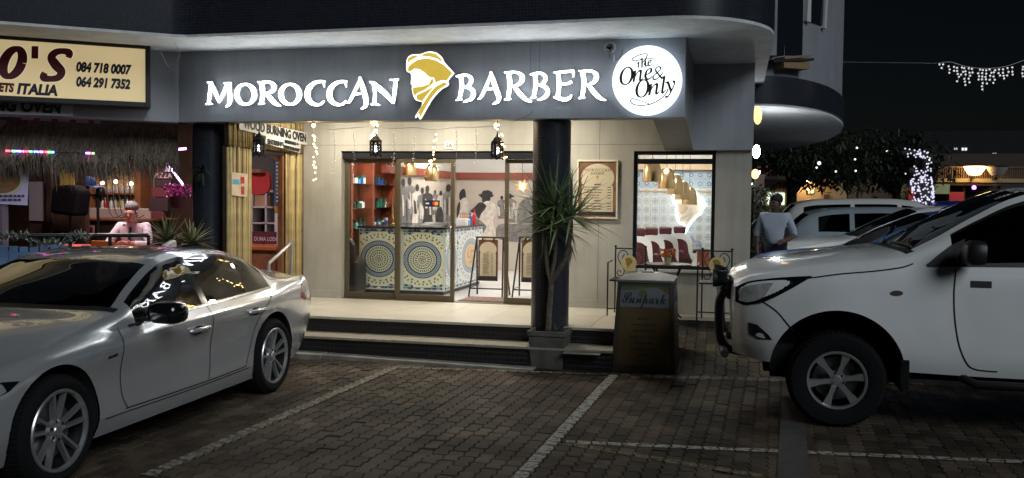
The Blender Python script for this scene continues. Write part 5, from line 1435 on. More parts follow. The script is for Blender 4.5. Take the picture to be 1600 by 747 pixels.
m = MB(); squiggles(m, x0 + .085, x1 - .085, z0 + .11, z1 - .29, WY - .0235, 10, 8, .45, head=(0, 6)); m.build('poster_print', ink, po, kind='stuff')
# ================================================================ the big illuminated sign
SY = FY
LK = at(700, 130, SY - .07); k_ = (at(701, 130, SY - .07) - LK).length      # metres per photo pixel on the fascia
def zpix(ox, oy, k, base):
    def f(u, v, d=0.):
        p = at(ox + u / k, oy + v / k, base); return (p.x, base - d, p.z)
    return f
wlet = E('sign_letter_face', (.92, .97, 1.0), 4.4)
wside = M('sign_letter_side', (.5, .5, .5), .4)
wglow = M('sign_edge_glow', (.6, .62, .65), .4, emit=(.8, .9, 1.), es=.35)
pm = zpix(320, 100, 5.0, SY - .045); pb = zpix(620, 70, 4.706, SY - .045)
def ell(cx, cy, rx, ry, n=20, a0=0., tilt=-.12):
    o = []
    for i in range(n + 1):
        t = a0 + 2 * pi * i / n; x = rx * cos(t); y = ry * sin(t)
        o.append((cx + x * cos(tilt) - y * sin(tilt), cy + x * sin(tilt) + y * cos(tilt), 18 + 24 * abs(cos(t)) ** 1.6))
    return o
def sh(s, dx, dy): return [[(a + dx, b + dy, c) for a, b, c in q] for q in s]
gR = [[(425, 144, 8), (450, 148, 16), (482, 150, 20)], [(450, 148, 28), (461, 190, 36), (463, 250, 34), (455, 312, 26)], [(432, 316, 8), (455, 312, 16), (478, 310, 8)], [(462, 146, 16), (515, 144, 18), (548, 165, 32), (552, 195, 34), (530, 222, 22), (482, 234, 12)], [(492, 228, 18), (520, 265, 34), (560, 308, 32), (588, 324, 18), (607, 330, 6)]]
gC = [[(944, 182, 6), (940, 160, 14), (935, 142, 20)], [(950, 140, 10), (915, 140, 20), (868, 152, 26), (826, 192, 40), (812, 240, 44), (826, 288, 40), (864, 316, 28), (904, 320, 18), (930, 306, 16), (942, 290, 6)]]
gM = [[(32, 146, 6), (55, 150, 16), (72, 152, 22)], [(58, 150, 14), (52, 230, 24), (44, 312, 24)], [(22, 318, 6), (45, 313, 16), (74, 316, 6)], [(60, 150, 28), (92, 220, 32), (128, 302, 16)], [(126, 304, 12), (160, 230, 20), (192, 156, 22)], [(164, 156, 6), (195, 154, 14), (220, 152, 10)], [(205, 152, 26), (207, 220, 32), (210, 285, 32), (203, 318, 24), (180, 338, 6)]]
gA = [[(1228, 108, 8), (1200, 175, 20), (1165, 250, 22), (1140, 296, 20), (1120, 306, 6)], [(1220, 106, 12), (1236, 160, 32), (1256, 230, 38), (1270, 296, 36), (1262, 334, 26), (1230, 354, 6)], [(1168, 244, 12), (1250, 230, 16)]]
gN = [[(1296, 142, 6), (1318, 150, 22), (1340, 160, 28)], [(1326, 160, 18), (1338, 230, 22), (1333, 312, 24)], [(1308, 320, 8), (1335, 314, 16), (1377, 324, 6)], [(1322, 150, 30), (1375, 195, 40), (1435, 250, 36), (1482, 308, 14)], [(1504, 128, 22), (1494, 210, 28), (1484, 312, 12)], [(1456, 126, 6), (1490, 130, 14), (1524, 124, 10)]]
gB = [[(443, 236, 6), (470, 232, 16), (500, 230, 20)], [(476, 232, 26), (484, 310, 30), (468, 400, 24)], [(444, 410, 8), (464, 406, 14), (488, 404, 6)], [(484, 226, 14), (530, 230, 20), (556, 262, 30), (536, 302, 20), (498, 318, 10)], [(505, 314, 14), (552, 326, 26), (572, 362, 32), (552, 402, 26), (500, 422, 8)]]
gA2 = [[(702, 204, 8), (680, 270, 20), (648, 345, 22), (622, 392, 18), (603, 402, 6)], [(697, 202, 12), (714, 260, 32), (738, 335, 36), (756, 385, 34), (748, 420, 24), (713, 440, 6)], [(648, 334, 12), (735, 322, 16)]]
gR2 = [[(797, 206, 6), (825, 210, 16), (850, 211, 20)], [(825, 210, 28), (837, 290, 34), (824, 400, 24)], [(797, 408, 8), (822, 402, 16), (845, 402, 8)], [(838, 206, 16), (890, 208, 18), (926, 232, 32), (926, 266, 34), (900, 296, 22), (858, 312, 12)], [(866, 304, 18), (900, 350, 34), (945, 398, 30), (975, 415, 18), (998, 421, 6)]]
gE = [[(1188, 205, 26), (1197, 290, 32), (1188, 388, 28)], [(1160, 208, 8), (1200, 206, 18), (1260, 200, 18), (1308, 196, 14)], [(1298, 198, 22), (1304, 218, 16), (1300, 242, 6)], [(1200, 292, 12), (1255, 290, 16), (1290, 276, 20)], [(1158, 388, 10), (1196, 396, 26), (1240, 406, 26), (1274, 394, 20), (1290, 370, 6)]]
words = (('M', gM, pm), ('O', [ell(331, 240, 68, 78)], pm), ('R', gR, pm), ('O', [ell(678, 240, 71, 78)], pm), ('C', gC, pm), ('C', sh(gC, 171, 0), pm), ('A', gA, pm), ('N', gN, pm),
         ('B', gB, pb), ('A', gA2, pb), ('R', gR2, pb), ('B', sh(gB, 543, -14), pb), ('E', gE, pb), ('R', sh(gR2, 543, -11), pb))
sg = thing('shop_sign', 'glowing white lettering Moroccan Barber with gold turbaned head on fascia', 'shop sign', (-3.2, SY - .03, 2.7))
for nm, st, pl in words:
    m = MB(); ms = MB()
    for i, q in enumerate(st):
        q = [(a, b, c * .88) for a, b, c in q]
        stroke(m, q, pl, .004, 6, d0=.034 + .0012 * i); stroke(ms, [(a, b, c + .5) for a, b, c in q], pl, .032 + .0006 * i, 6, d0=.001 - .0004 * i)
    o = m.build('letter', wlet, sg); ms.build('letter_case', wside, o)
hb = MB(); hb.prism([(lambda p: (p[0], p[2]))(pb(*q)) for q in crv(HEAD['out'], 3, True)], SY - .053, SY - .012)
hd_ = hb.build('head_emblem', wside, sg); q_ = [pb(*q) for q in crv(HEAD['out'], 3, True)]; MB().add([(p[0], SY - .0535, p[2]) for p in q_], [list(range(len(q_)))]).build('emblem_face', E('emblem_white', (1., .98, .94), .6), hd_)
ge = M('emblem_gold', (.55, .40, .06), .4, emit=(.95, .66, .10), es=.15, noise=.12, scale=5)
for i, g in enumerate(HEAD['gold']):
    MB().prism([(lambda p: (p[0], p[2]))(pb(*q)) for q in g], SY - .062, SY - .054).build('turban_fold', ge, hd_)
# ---- round light box sign
c = at(1010.5, 125.5, SY - .1); rad = 49. * k_ * 1.0
rs = thing('round_sign', 'round white illuminated sign reading the One and Only', 'sign', (c.x, SY - .1, c.z))
MT = Matrix.Translation((c.x, SY - .02, c.z)) @ Matrix.Rotation(pi / 2, 4, 'X')
MB().lathe([(0, 0), (rad, 0), (rad, .075), (rad - .006, .08)], 64, MT).build('sign_case', wglow, rs, smooth=40)
MB().lathe([(rad - .006, .08), (rad * .5, .0805), (0, .081)], 64, MT).build('sign_face', E('round_sign_face', (.88, .99, 1.0), .5), rs)
MB().lathe([(rad * .940, .0825), (rad * .958, .0825)], 64, MT).build('sign_ring', M('sign_ink', (.10, .09, .07), .6), rs)
inkS = M('sign_ink')
RSY = SY - .02 - .082
pr = zpix(950, 70, 6.225, RSY)      # zoomed pixels of the round sign
def place_round(ox, oy, sc_, ang=-.10):
    p0 = Vector(pr(ox, oy)); kx = .001 * 0 + k_ / 6.225
    ca_, sa_ = cos(ang), sin(ang)
    return lambda u, v, d: (p0.x + (u * ca_ + v * sa_), RSY - d, p0.z + (v * ca_ - u * sa_))
kz = k_ / 6.225
def ital(s): return ''.join(chr(0x1D434 + ord(ch_) - 65) if 'A' <= ch_ <= 'Z' else (chr(0x210E) if ch_ == 'h' else chr(0x1D44E + ord(ch_) - 97)) if 'a' <= ch_ <= 'z' else ch_ for ch_ in s)
for s_, ox, oy, hpx, sx_, ang in (('the', 290, 232, 104, 1.0, -.22), ('O', 114, 396, 212, .86, -.14), ('ne', 244, 362, 204, .95, -.14), ('O', 268, 518, 212, .86, -.14), ('nly', 396, 492, 202, 1.02, -.14)):
    text('sign_lettering', ital(s_), inkS, rs, place_round(ox, oy, 1, ang), hpx * kz, bold=.003, depth=.002, align='LEFT', sx=sx_)
text('sign_lettering', '&', inkS, rs, place_round(418, 352, 1, -.14), 180 * kz, bold=-.002, depth=.002, align='LEFT', shear=.25)
for q in ([(352, 200, 5), (366, 140, 6), (382, 92, 5), (330, 92, 4), (262, 118, 4), (232, 142, 5), (262, 156, 4), (330, 142, 3), (460, 130, 2)], [(585, 425, 8), (560, 480, 5), (500, 535, 5), (420, 575, 5), (330, 590, 4), (250, 580, 5), (220, 548, 5), (240, 524, 4), (300, 540, 3), (400, 574, 2)]):
    sw = MB(); stroke(sw, [(a, b, c_ + 6) for a, b, c_ in q], pr, .002, 6); sw.build('sign_flourish', inkS, rs)
# ---- camera and cable
cc = thing('security_camera', 'dome security camera with dangling cable beside the round sign', 'camera', at(953, 75, SY))
c = at(953, 73, SY - .06)
MB().lathe([(0, .0), (.055, .0), (.06, .03), (.05, .06), (0, .07)], 20, Matrix.Translation((c.x, SY, c.z)) @ Matrix.Rotation(pi / 2, 4, 'X')).build('camera_base', wside, cc, smooth=40)
MB().ball((c.x, SY - .08, c.z - .01), .04, 14, 10).build('camera_lens', gloss_black, cc, smooth=True)
c2 = at(957, 85, SY - .06)
MB().lathe([(0, 0), (.02, 0), (.026, -.07), (0, -.075)], 12, Matrix.Translation((c2.x, SY - .06, c2.z))).build('camera_arm', wside, cc, smooth=40)
MB().tube([at(a, b, SY - .012) for a, b in crv([(953, 80), (952, 89), (958, 94), (966, 92), (972, 84), (973, 78)], 5)], .003, 5).build('cable', black_plastic, cc)
cb = thing('hanging_cable', 'thin loose cable looping from the canopy edge beside the yellow light box', 'cable', at(270, 90, 8.9))
MB().tube([at(a, b, 8.70 if b < 57 else 8.9 + .5 * (b - 57) / 48) for a, b in crv([(267, 15), (268, 45), (270, 60), (279, 78), (281, 88), (272, 100), (265, 105), (258, 96), (252, 82), (244, 80)], 5)], .004, 5).build('cable_run', M('cable_grey', (.35, .35, .35), .6), cb)

# ================================================================ lanterns and fairy lights under the fascia
fil = E('fairy_bulb_warm', (1., .62, .22), 9.)
filw = E('fairy_bulb_faint_glow', (1., .9, .75), .18)  # weak glow put into the bulbs of the unlit strands
wire = M('clear_wire', (.5, .48, .42), .5)
def bulbs(mb, pts, r=.008):
    for p in pts: mb.ball(p, r, 5, 4)
LY = FY + .12
def lantern(px, py0, py1, label, glow, Y=LY, lights=True):
    p = at(px, (py0 + py1) / 2, Y); zt = at(px, py0, Y).z; zb = at(px, py1, Y).z; h = zt - zb; r = .062
    t = thing('hanging_lantern', label, 'lantern', (p.x, Y, zb), 0, 'pierced lanterns under the fascia')
    mt = Matrix.Translation((p.x, Y, zb))
    n = 8; body = MB()
    for k in range(n):                     # pierced body: posts, rings and lattice
        a = 2 * pi * k / n; x, y = p.x + r * cos(a), Y + r * sin(a)
        body.box(x - .008, x + .008, y - .008, y + .008, zb + .01, zb + h * .62)
        a2 = 2 * pi * (k + 1) / n; x2, y2 = p.x + r * cos(a2), Y + r * sin(a2)
        for f0, f1 in ((.06, .3), (.3, .06), (.34, .58), (.58, .34)): body.tube([(x, y, zb + h * f0), (x2, y2, zb + h * f1)], .0045, 4)
    for f0, f1 in ((.0, .05), (.29, .35), (.57, .64)): body.lathe([(r + .01, h * f0), (r + .01, h * f1), (r - .012, h * f1), (r - .012, h * f0)], n, mt @ Matrix.Rotation(0, 4, 'Z'))
    body.build('lantern_body', iron, t)
    MB().lathe([(r + .012, h * .64), (r * .75, h * .74), (r * .7, h * .78), (r * .3, h * .88), (.008, h * .97), (.008, h)], 8, mt).build('lantern_cap', iron, t)
    for k in range(4):
        a = 2 * pi * k / 4 + .4; MB().ball((p.x + r * cos(a), Y + r * sin(a), zb - .005), .014, 6, 5).build('foot', iron, t)
    MB().ball((p.x, Y, zb + h * .3), (.026, .026, .04)).build('bulb', E('lantern_bulb', (.95, .97, 1.), glow), t, smooth=True)
    MB().tube([(p.x, Y, zt - .005), (p.x, Y, FB + .1)], .004, 5).build('chain', iron, t)
lantern(587, 207, 243, 'black pierced metal lantern over the left door pane', 4.)
lantern(777, 208, 247, 'black pierced metal lantern with bright bulb beside the tiled column', 9.)
lantern(405, 205, 243, 'black pierced metal lantern in front of the wood burning oven sign', 6.)
def fairy(pxs, label, mat, r, seed, n, spread=3., sway=None):
    rq = random.Random(seed); path = crv(pxs, 8); pts = [at(a, b, LY) for a, b in path]
    t = thing('fairy_lights', label, 'fairy lights', pts[0])
    MB().tube(pts, .0022, 4).build('wire', wire, t)
    m = MB()
    for k in range(n):
        i = rq.randrange(len(path)); a, b = path[i]; p = at(a + rq.uniform(-spread, spread), b + rq.uniform(-2, 2), LY + rq.uniform(-.03, .03)); m.ball(p, r, 5, 4)
    m.build('bulbs', mat, t, kind='stuff'); return t
fairy([(490, 196), (491, 215), (493, 235), (492, 260), (491, 280)], 'warm fairy lights hanging beside the reed pillar', fil, .0075, 1, 24)
fairy([(584, 192), (586, 200), (583, 210), (582, 216)], 'warm fairy light cluster on the lantern over the left pane', fil, .009, 2, 24, 5)
fairy([(679, 207), (680, 220), (678, 235), (677, 248), (672, 254), (681, 258)], 'warm fairy lights running down to the bell pendant lamp', fil, .0075, 3, 14, 3)
fairy([(776, 193), (779, 205), (785, 222), (787, 240), (790, 248)], 'warm fairy light cluster on the lantern beside the column', fil, .008, 4, 22, 4)
for k, (a, b0, b1) in enumerate(((521, 204, 272), (552, 206, 262), (614, 204, 258), (646, 212, 252), (712, 200, 260), (743, 202, 255))):
    fairy([(a, b0), (a + 2, (b0 + b1) / 2), (a - 1, b1)], '%s strand of unlit fairy lights hanging over the doors' % ('first', 'second', 'third', 'fourth', 'fifth', 'last')[k], filw, .0045, 10 + k, 16, 2.5)
st_ = thing('light_string', 'thin wire of the fairy lights strung along under the fascia', 'fairy lights', at(520, 203, LY))
MB().tube([at(a, b, LY) for a, b in crv([(500, 203), (540, 201), (584, 197), (614, 201), (646, 199), (679, 203), (712, 199), (743, 199), (776, 196)], 6)], .0025, 4).build('wire', wire, st_)
p = at(490, 196, LY - .05); bb = thing('amber_lamp', 'small bright orange lamp at the top of the reed pillar', 'lamp', p)
MB().ball(p, .02).build('bulb', E('amber_bulb', (1., .5, .2), 14.), bb, smooth=True); MB().lathe([(.015, .02), (.015, .06), (0, .06)], 10, Matrix.Translation(p)).build('lamp_holder', black_plastic, bb)

# ================================================================ planter and yucca
gx, gy = onz(853, 577).x, onz(853, 577).y + .19
pn = thing('planter', 'tapered square concrete planter in front of the tiled column', 'planter', (gx, gy, 0))
zt = at(853, 514, gy).z
def sqring(h, z): return [(gx - h, gy - h, z), (gx + h, gy - h, z), (gx + h, gy + h, z), (gx - h, gy + h, z)]
hT, hB = .205, .165
pl = MB(); rings = [sqring(hB, 0), sqring(hB + .004, .03), sqring(hT - .014, zt - .06), sqring(hT, zt - .05), sqring(hT, zt), sqring(hT - .03, zt), sqring(hT - .035, zt - .05)]
for q in rings: pl.v += [Vector(p) for p in q]
for i in range(len(rings) - 1):
    for k in range(4): pl.f.append([4 * i + k, 4 * i + (k + 1) % 4, 4 * i + 4 + (k + 1) % 4, 4 * i + 4 + k])
pl.build('pot', M('planter_concrete', (.10, .095, .085), .85, noise=.35, scale=6, bump=.5, bscale=45), pn, bevel=.006)
MB().quad(*[(x, y, zt - .05) for x, y, z in sqring(hT - .034, 0)]).build('soil', M('soil', (.03, .022, .015), .95, bump=.6, bscale=60), pn)
yu = thing('yucca_tree', 'yucca with spiky green rosettes growing in the concrete planter', 'plant', (gx, gy, zt - .05))
bark = M('yucca_bark', (.13, .11, .08), .9, noise=.4, scale=25, bump=.8, bscale=50)
def gp(px, py, dy=0.): return at(px, py, gy + dy)
stems = [[gp(857, 516), gp(859, 480), gp(861, 455), gp(861, 437)], [gp(861, 440), gp(856, 420, .03), gp(853, 395, .06), gp(852, 368, .08)], [gp(861, 440), gp(872, 425, -.03), gp(883, 405, -.06), gp(891, 370, -.08), gp(892, 345, -.1)], [gp(861, 440), gp(864, 420), gp(868, 395), gp(868, 350, .05)]]
for i, q in enumerate(stems): MB().tube(crv(q, 5), [(.03, .022, .026, .022)[i] * (1 - .15 * k / (len(crv(q, 5)) - 1)) for k in range(len(crv(q, 5)))], 10).build('trunk', bark, yu, smooth=True)
def leafmat(name, c1, c2):
    return M(name, c1, .45, c2=c2, scale=3)
lf1 = leafmat('yucca_leaf', (.20, .28, .12), (.10, .16, .07))
def blade(mb, p, d, L, wd, droop, up=Vector((0, 0, 1)), n=6):
    d = d.normalized(); sd__ = d.cross(up)
    if sd__.length < .1: sd__ = Vector((1, 0, 0))
    sd__.normalize(); nn = sd__.cross(d); prev = None
    for i in range(n + 1):
        t = i / n; c = p + d * L * t + Vector((0, 0, -droop * L * t * t)); wv = wd * (1 - t) ** .6 * (.45 + .55 * min(1, t * 5))
        if i == n: wv = .0008
        a, b, m = c - sd__ * wv / 2, c + sd__ * wv / 2, c - nn * wv * .22
        k = len(mb.v); mb.v += [a, m, b]
        if prev is not None: mb.f += [[prev, prev + 1, k + 1, k], [prev + 1, prev + 2, k + 2, k + 1]]
        prev = k
def rosette(px, py, dy, n, L, seed, low=-.7):
    r = random.Random(seed); p = gp(px, py, dy); m = MB()
    for k in range(n):
        th = k * 2.39996; z = low + (1 - low) * (k + .5) / n; q = math.sqrt(max(0, 1 - z * z))
        d = Vector((q * cos(th), q * sin(th), z)) + Vector((r.uniform(-.1, .1), r.uniform(-.1, .1), r.uniform(-.1, .1)))
        blade(m, p + d * .02, d, L * r.uniform(.8, 1.1), r.uniform(.024, .036), r.uniform(.0, .18) if z < .5 else r.uniform(.0, .06))
    m.build('rosette', lf1, yu, smooth=True)
rosette(866, 322, .05, 66, .60, 1, -.45); rosette(893, 338, -.1, 50, .52, 2, -.5); rosette(850, 350, .1, 44, .50, 3, -.6); rosette(872, 352, -.12, 28, .50, 4, -.5)
dl = MB(); rq = random.Random(9)
for k in range(26):
    p = gp(rq.choice((853, 891, 868)), rq.uniform(355, 385), rq.uniform(-.05, .05)); blade(dl, p, Vector((rq.uniform(-.5, .5), rq.uniform(-.5, .5), -1)), rq.uniform(.15, .28), .016, .1, Vector((0, 1, 0)))
dl.build('dry_leaves', M('dry_leaf', (.12, .10, .06), .8), yu, smooth=True)
sprig = MB()
for k in range(7): blade(sprig, gp(866 + k, 515, .02), Vector((rq.uniform(-.5, 1), rq.uniform(-.5, .5), 1)), .09, .012, .1)
sprig.build('sprout', lf1, yu)

# ================================================================ kerbside box sign
bx0 = onz(955, 580); bx1 = onz(1056, 582)
bs = thing('box_sign', 'tapered green and yellow pavement box sign reading Sunpark', 'sign', ((bx0.x + bx1.x) / 2, bx0.y + .3, 0))
bw = bx1.x - bx0.x; bcx = (bx0.x + bx1.x) / 2; by = bx0.y; bd_ = .78
topz = at(1005, 442, by + .06).z
ti = .045
B0 = [(bcx - bw / 2, by, 0), (bcx + bw / 2, by, 0), (bcx + bw / 2 + .0, by + bd_, 0), (bcx - bw / 2, by + bd_, 0)]
T0 = [(bcx - bw / 2 + ti, by + ti, topz), (bcx + bw / 2 - ti, by + ti, topz), (bcx + bw / 2 - ti, by + bd_ - ti, topz), (bcx - bw / 2 + ti, by + bd_ - ti, topz)]
olive = M('box_sign_olive', (.045, .045, .03), .55, noise=.25, scale=5)
MB().hexa(B0, T0).build('sign_box', olive, bs, bevel=.012)
lidm = M('box_lid_grey', (.10, .105, .10), .5, noise=.2, scale=6)
L0 = [(p[0] + math.copysign(.012, p[0] - bcx), p[1] + math.copysign(.012, p[1] - by - bd_ / 2), topz) for p in T0]; L1 = [(p[0], p[1], topz + .03) for p in L0]; L2 = [(bcx + (p[0] - bcx) * .35, by + bd_ / 2 + (p[1] - by - bd_ / 2) * .35, topz + .085) for p in L0]
MB().hexa(L0, L1).build('lid_rim', lidm, bs, bevel=.006)
MB().hexa([(p[0], p[1], topz + .03) for p in T0], L2).build('lid', lidm, bs, bevel=.004)
MB().box(bcx - .06, bcx + .06, by + bd_ / 2 - .06, by + bd_ / 2 + .06, topz + .08, topz + .1).build('lid_knob', lidm, bs, bevel=.006)
def onface(side):
    if side == 0:   # street face
        def f(u, v, d=0.):
            t = v; hw = bw / 2 - ti * t; return (bcx + u * hw, by + ti * t - .003 - d, v * topz)
    else:
        def f(u, v, d=0.):
            t = v; hw = bd_ / 2 - ti * t; return (bcx + bw / 2 - ti * t + .003 + d, by + bd_ / 2 + u * hw, v * topz)
    return f
paln = M('box_panel_ochre', (.10, .07, .028), .5, noise=.25, scale=4); palv = M('box_panel_lilac', (.14, .15, .17), .5, noise=.15, scale=4); pgr = M('box_panel_green', (.09, .12, .04), .5, noise=.2, scale=5)
script_ink = M('box_ink', (.02, .02, .025), .5)
for s_ in (0, 1):
    f = onface(s_)
    def patch(nm, q, mat, d): m = MB(); m.add([f(a, b, d) for a, b in q], [list(range(len(q)))]); return m.build(nm, mat, bs)
    pn_ = patch('sign_panel', [(-.86, .08), (.86, .08), (.86, .95), (-.86, .95)], paln, .001)
    patch('panel_head', [(-.86, .73), (.86, .73), (.86, .88), (.60, .93), (.45, .95), (-.86, .95)], palv, .003)
    patch('panel_green', [(-.86, .92), (-.3, .925), (.2, .95), (.86, .955), (.86, .962), (-.86, .962)], pgr, .005)
    m = MB(); m.add([f(-.05 + .15 * cos(a), .885 + .045 * sin(a), .006) for a in [2 * pi * k / 20 for k in range(20)]], [list(range(20))]); m.build('panel_badge', pgr, bs)
    sx0 = bw / 2
    text('sign_lettering', '\U0001D4E2\U0001D4FE\U0001D4F7\U0001D4F9\U0001D4EA\U0001D4FB\U0001D4F4', script_ink, bs, lambda u, v, d, f=f: f(u / sx0 - .02, .775 + v / topz, .007 + d), .17, depth=.001, sx=.78 if s_ == 0 else .6)
    m = MB(); rq = random.Random(3 + s_)
    for i in range(7):
        v = .60 - i * .068; wq = rq.uniform(.25, .5) if i not in (0, 6) else .22; x = -wq
        while x < wq:
            e = min(wq, x + rq.uniform(.05, .2)); stroke(m, [(x, v, .016), ((x + e) / 2, v + .006, .02), (e, v - .002, .014)], lambda u, vv, d: f(u, vv, .004 + d), .0006, 3); x = e + .03
    m.build('small_print', M('box_small_ink', (.05, .03, .025), .6), bs, kind='stuff')

# ================================================================ wrought iron chairs and table on the porch corner
def emblem(t, px, py, Y, r):
    c = at(px, py, Y)
    MB().lathe([(0, 0), (r, 0), (r, .012), (0, .012)], 32, Matrix.Translation((c.x, Y, c.z)) @ Matrix.Rotation(pi / 2, 4, 'X')).build('medallion', M('medallion_gold', (.66, .52, .22), .5), t, smooth=40)
    s_ = r * 1.45 / 500
    MB().add([(c.x + (p[0] - 245) * s_, Y - .0135, c.z - (p[1] - 300) * s_) for p in HEAD['out']], [list(range(len(HEAD['out'])))]).build('medallion_head', M('medallion_dark', (.30, .20, .06), .5), t)
def iron_chair(px0, px1, py0, py1, Y, label, mx, my):
    x0 = at(px0, py0, Y).x; x1 = at(px1, py0, Y).x; zt = at((px0 + px1) / 2, py0, Y).z; zs = PZ + .43; fl = PZ - .035
    t = thing('iron_chair', label, 'chair', ((x0 + x1) / 2, Y, fl), 0, 'wrought iron chairs under the window')
    fr = MB()
    for x in (x0, x1): fr.tube([(x, Y, fl), (x, Y, zt)], .009, 6); fr.ball((x, Y, zt + .012), .016, 6, 5)
    zl = at(0.5 * (px0 + px1), py1, Y).z
    fr.tube([(x0, Y, zt - .012), (x1, Y, zt - .012)], .008, 6); fr.tube([(x0, Y, zl), (x1, Y, zl)], .008, 6)
    fr.build('back_frame', iron, t, smooth=40)
    w_ = x1 - x0; h_ = zt - zl; cx_ = (x0 + x1) / 2; scr = MB()
    def S(u, v): return (x0 + u * w_, Y, zl + v * h_)
    for m_ in (0, 1):
        q = [(.30, .78), (.24, .68), (.30, .60), (.40, .66), (.40, .80), (.28, .90), (.14, .84), (.08, .66), (.18, .46), (.30, .24), (.24, .08), (.12, .06), (.06, .16), (.14, .24), (.2, .16)]
        scr.tube([S(1 - a if m_ else a, b) for a, b in crv(q, 5)], .006, 5)
    scr.build('scrollwork', iron, t, smooth=True)
    emblem(t, mx, my, Y - .012, .092)
    for x in (x0 - .04, x1 + .04): MB().tube([(x, Y - .38, fl), (x, Y - .38, zs + .2), (x, Y, zs + .2)], .009, 6).build('leg', iron, t, smooth=40)
    MB().box(x0 - .02, x1 + .02, Y - .40, Y - .012, zs - .02, zs).build('seat', iron, t, bevel=.006)
    MB().tube([(x0 - .04, Y - .38, fl + .12), (x1 + .04, Y - .38, fl + .12)], .007, 6).build('stretcher', iron, t)
iron_chair(962, 1009, 387, 434, 11.25, 'wrought iron chair with gold medallion beside the price poster wall', 983, 411)
iron_chair(1098, 1144, 391, 440, 11.25, 'wrought iron chair with gold medallion between the window and the pickup', 1120, 414)
TYb = 11.05
tcx = at(1043, 412, TYb); tl = at(1003, 411, TYb); tr_ = at(1078, 414, TYb); rr_ = (tr_.x - tl.x) / 2
tt = thing('iron_table', 'small wrought iron table with curved legs under the window', 'table', (tcx.x, TYb, PZ - .035))
MB().lathe([(0, 0), (rr_, 0), (rr_, -.018), (rr_ - .01, -.022), (0, -.02)], 40, Matrix.Translation((tcx.x, TYb, tl.z))).build('table_top', iron, tt, smooth=40)
for k in range(4):
    a = pi / 4 + k * pi / 2; ux, uy = cos(a), sin(a); hgt = tl.z - (PZ - .035)
    q = [(rr_ * .92, 1.), (rr_ * .75, .92), (rr_ * .5, .70), (rr_ * .38, .45), (rr_ * .5, .15), (rr_ * .8, .0)]
    MB().tube([(tcx.x + ux * r, TYb + uy * r, PZ - .035 + hgt * f_) for r, f_ in crv(q, 5)], .012, 8).build('leg', iron, tt, smooth=True)
fp = thing('flower_pot', 'cream pot of orange and red flowers on the iron table', 'flower pot', (tcx.x, TYb, tl.z))
MB().lathe([(0, 0), (.035, 0), (.05, .09), (.054, .1), (.044, .1), (.04, .085), (0, .085)], 20, Matrix.Translation((tcx.x, TYb, tl.z))).build('pot', M('pot_cream', (.5, .42, .22), .5), fp, smooth=40)
rq = random.Random(4); fl = {}
for k in range(46):
    p = (tcx.x + rq.uniform(-.09, .09), TYb + rq.uniform(-.07, .07), tl.z + rq.uniform(.09, .17)); fl.setdefault(k % 3, MB()).ball(p, rq.uniform(.010, .02), 6, 4)
for k, (c_, nm) in enumerate((((.55, .12, .02), 'bloom_orange'), ((.40, .03, .03), 'bloom_red'), ((.08, .14, .04), 'flower_leaf'))): fl[k].build('blossoms' if k < 2 else 'leaves', M(nm, c_, .6), fp, kind='stuff')
